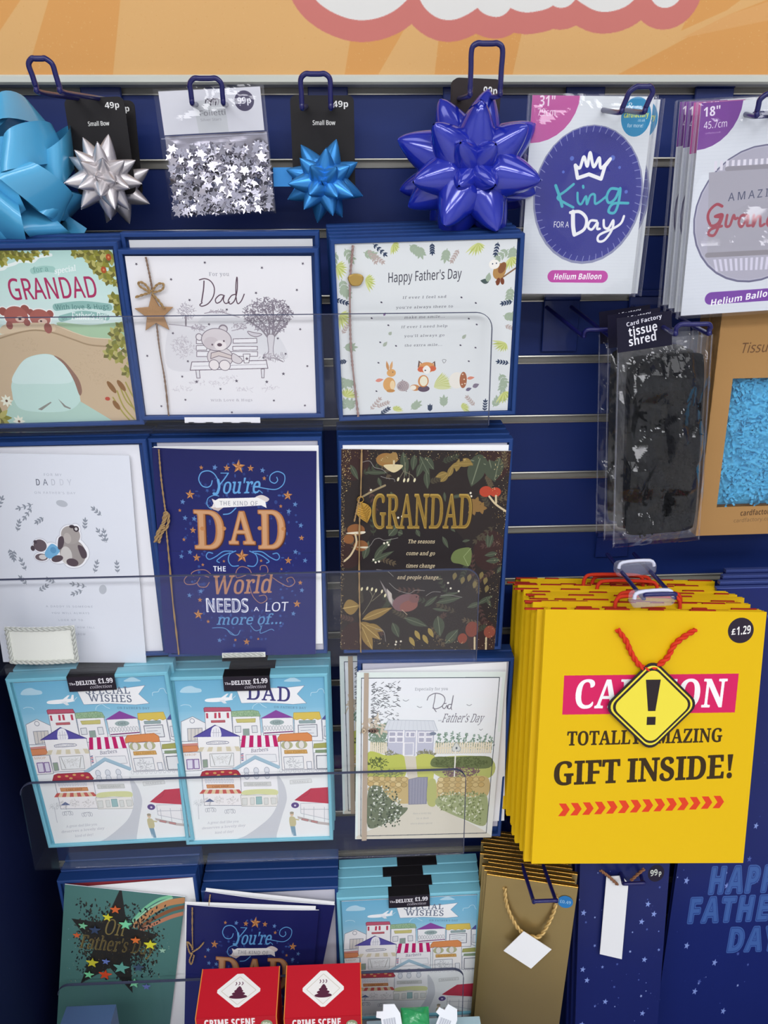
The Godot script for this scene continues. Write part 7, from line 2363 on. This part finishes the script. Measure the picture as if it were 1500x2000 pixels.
# ---------------------------------------------------------------- along the bottom
func bottom_things():
	var lid := printed(art_crime_lid(), 0.55)
	var front := printed(art_crime_front(), 0.4)
	for k in 2:
		var z0 := 0.205
		var z1 := 0.262
		var a := px([396, 560][k], [1894, 1886][k], z0)
		var b := px([546, 704][k], [1886, 1880][k], z0)
		var w := (b - a).length()
		# the lid slopes towards the shopper
		var mid := (a + b) * 0.5
		var fr := px([461, 631][k], 1985, z1)
		var drop := mid.y - fr.y
		var h := fr.y - 0.42
		var o := thing("gift_box", ["red box with sloping lid, in front of the starred dad cards", "red box with sloping lid, in front of the pale blue street card"][k], "gift box", Transform3D(Basis(), Vector3(mid.x, 0.42, z1)), "red crime scene gift boxes")
		var s := tool()
		flat(s)
		var x := w * 0.5
		quad(s, Vector3(-x, h + drop, z0 - z1), Vector3(-x, h, 0), Vector3(-x, 0, 0), Vector3(-x, 0, z0 - z1))
		quad(s, Vector3(x, h, 0), Vector3(x, h + drop, z0 - z1), Vector3(x, 0, z0 - z1), Vector3(x, 0, 0))
		quad(s, Vector3(x, h + drop, z0 - z1), Vector3(-x, h + drop, z0 - z1), Vector3(-x, 0, z0 - z1), Vector3(x, 0, z0 - z1))
		quad(s, Vector3(-x, 0, 0), Vector3(x, 0, 0), Vector3(x, 0, z0 - z1), Vector3(-x, 0, z0 - z1))
		part("body", done(s), o, Transform3D(), M.red_box)
		var llen := Vector2(drop, z1 - z0).length()
		var tilt := Basis(Vector3.RIGHT, -atan2(z1 - z0, drop))
		part("lid", slab(w, llen, 0.001, lid, M.red_box), o, Transform3D(tilt, Vector3(0, h, 0.0)))
		part("front_panel", slab(w, 0.075, 0.001, front, M.red_box), o, at(0, h - 0.075, 0.001))
		for sd in [-1.0, 1.0]: part("edge_trim", tube_mesh(PackedVector3Array([Vector3(sd * x, h + drop, z0 - z1), Vector3(sd * x, h, 0.001), Vector3(sd * x, h - 0.12, 0.001)]), 0.0007, 5, 0), o, Transform3D(), M.orange_edge)
	# grey-blue carton under the teal card
	var a := px(131, 1964, 0.215)
	var b := px(228, 1963, 0.215)
	var e := px(131, 2001, 0.235)
	var o := thing("gift_box", "small grey-blue metallic box under the teal star card", "gift box", Transform3D(Basis(), Vector3((a.x + b.x) * 0.5, 0.42, 0.215)))
	var hh := a.y - 0.42
	part("body", box((b - a).length(), hh, 0.0, 0.045, 0.0015), o, Transform3D(), mat("5f7aa6", 0.3, 0.5))
	part("side_label", box((b - a).length() * 0.9, hh * 0.8, 0.0, 0.0006, 0.0001), o, at(0, 0.004, 0.045), mat("c9d2da", 0.5))
	# pale pack with two white hanger tags
	a = px(716, 1992, 0.215)
	b = px(936, 1984, 0.215)
	o = thing("hanger_pack", "pale blue pack in front of the lowest street card", "pack", Transform3D(Basis(), Vector3((a.x + b.x) * 0.5, 0.42, 0.215)))
	part("body", box((b - a).length(), a.y - 0.42, 0.0, 0.05, 0.002), o, Transform3D(), mat("a9c4cc", 0.4))
	var bar := printed(art_barcode(), 0.5)
	for k in 2:
		var c := px([765, 868][k], [2002, 2004][k], 0.245)
		var t := thing("hanger_tag", ["white barcode tag with plastic hook, nearer the red boxes", "white barcode tag with plastic hook, farther from the red boxes"][k], "tag", Transform3D(Basis(Vector3.BACK, [0.18, -0.5][k]) * Basis(Vector3.RIGHT, -0.5), c), "white barcode tags")
		var p := PackedVector2Array([v2(-0.013, -0.02), v2(0.013, -0.02), v2(0.0135, 0.012), v2(0.008, 0.024), v2(-0.006, 0.026), v2(-0.008, 0.018), v2(-0.016, 0.019), v2(-0.018, 0.012), v2(-0.012, 0.010)])
		var mesh := extrude(p, 0.0, 0.0012, 0.0002)
		mesh.surface_set_material(0, bar)
		part("tag", mesh, t)
	var g := thing("green_item", "small glossy green packet between the two white barcode tags", "packet", Transform3D(Basis(Vector3.RIGHT, -0.9), px(812, 2014, 0.25)))
	part("wrap", wrinkled(0.036, 0.026, 0.008, 0.004, 0.05, 77, 16, 12), g, Transform3D(), mat("2f9a5a", 0.25, 0.0, 0.6))
	part("underside", box(0.034, 0.024, -0.002, 0.0, 0.0005), g, at(0, 0.001, 0), mat("2f9a5a", 0.25))
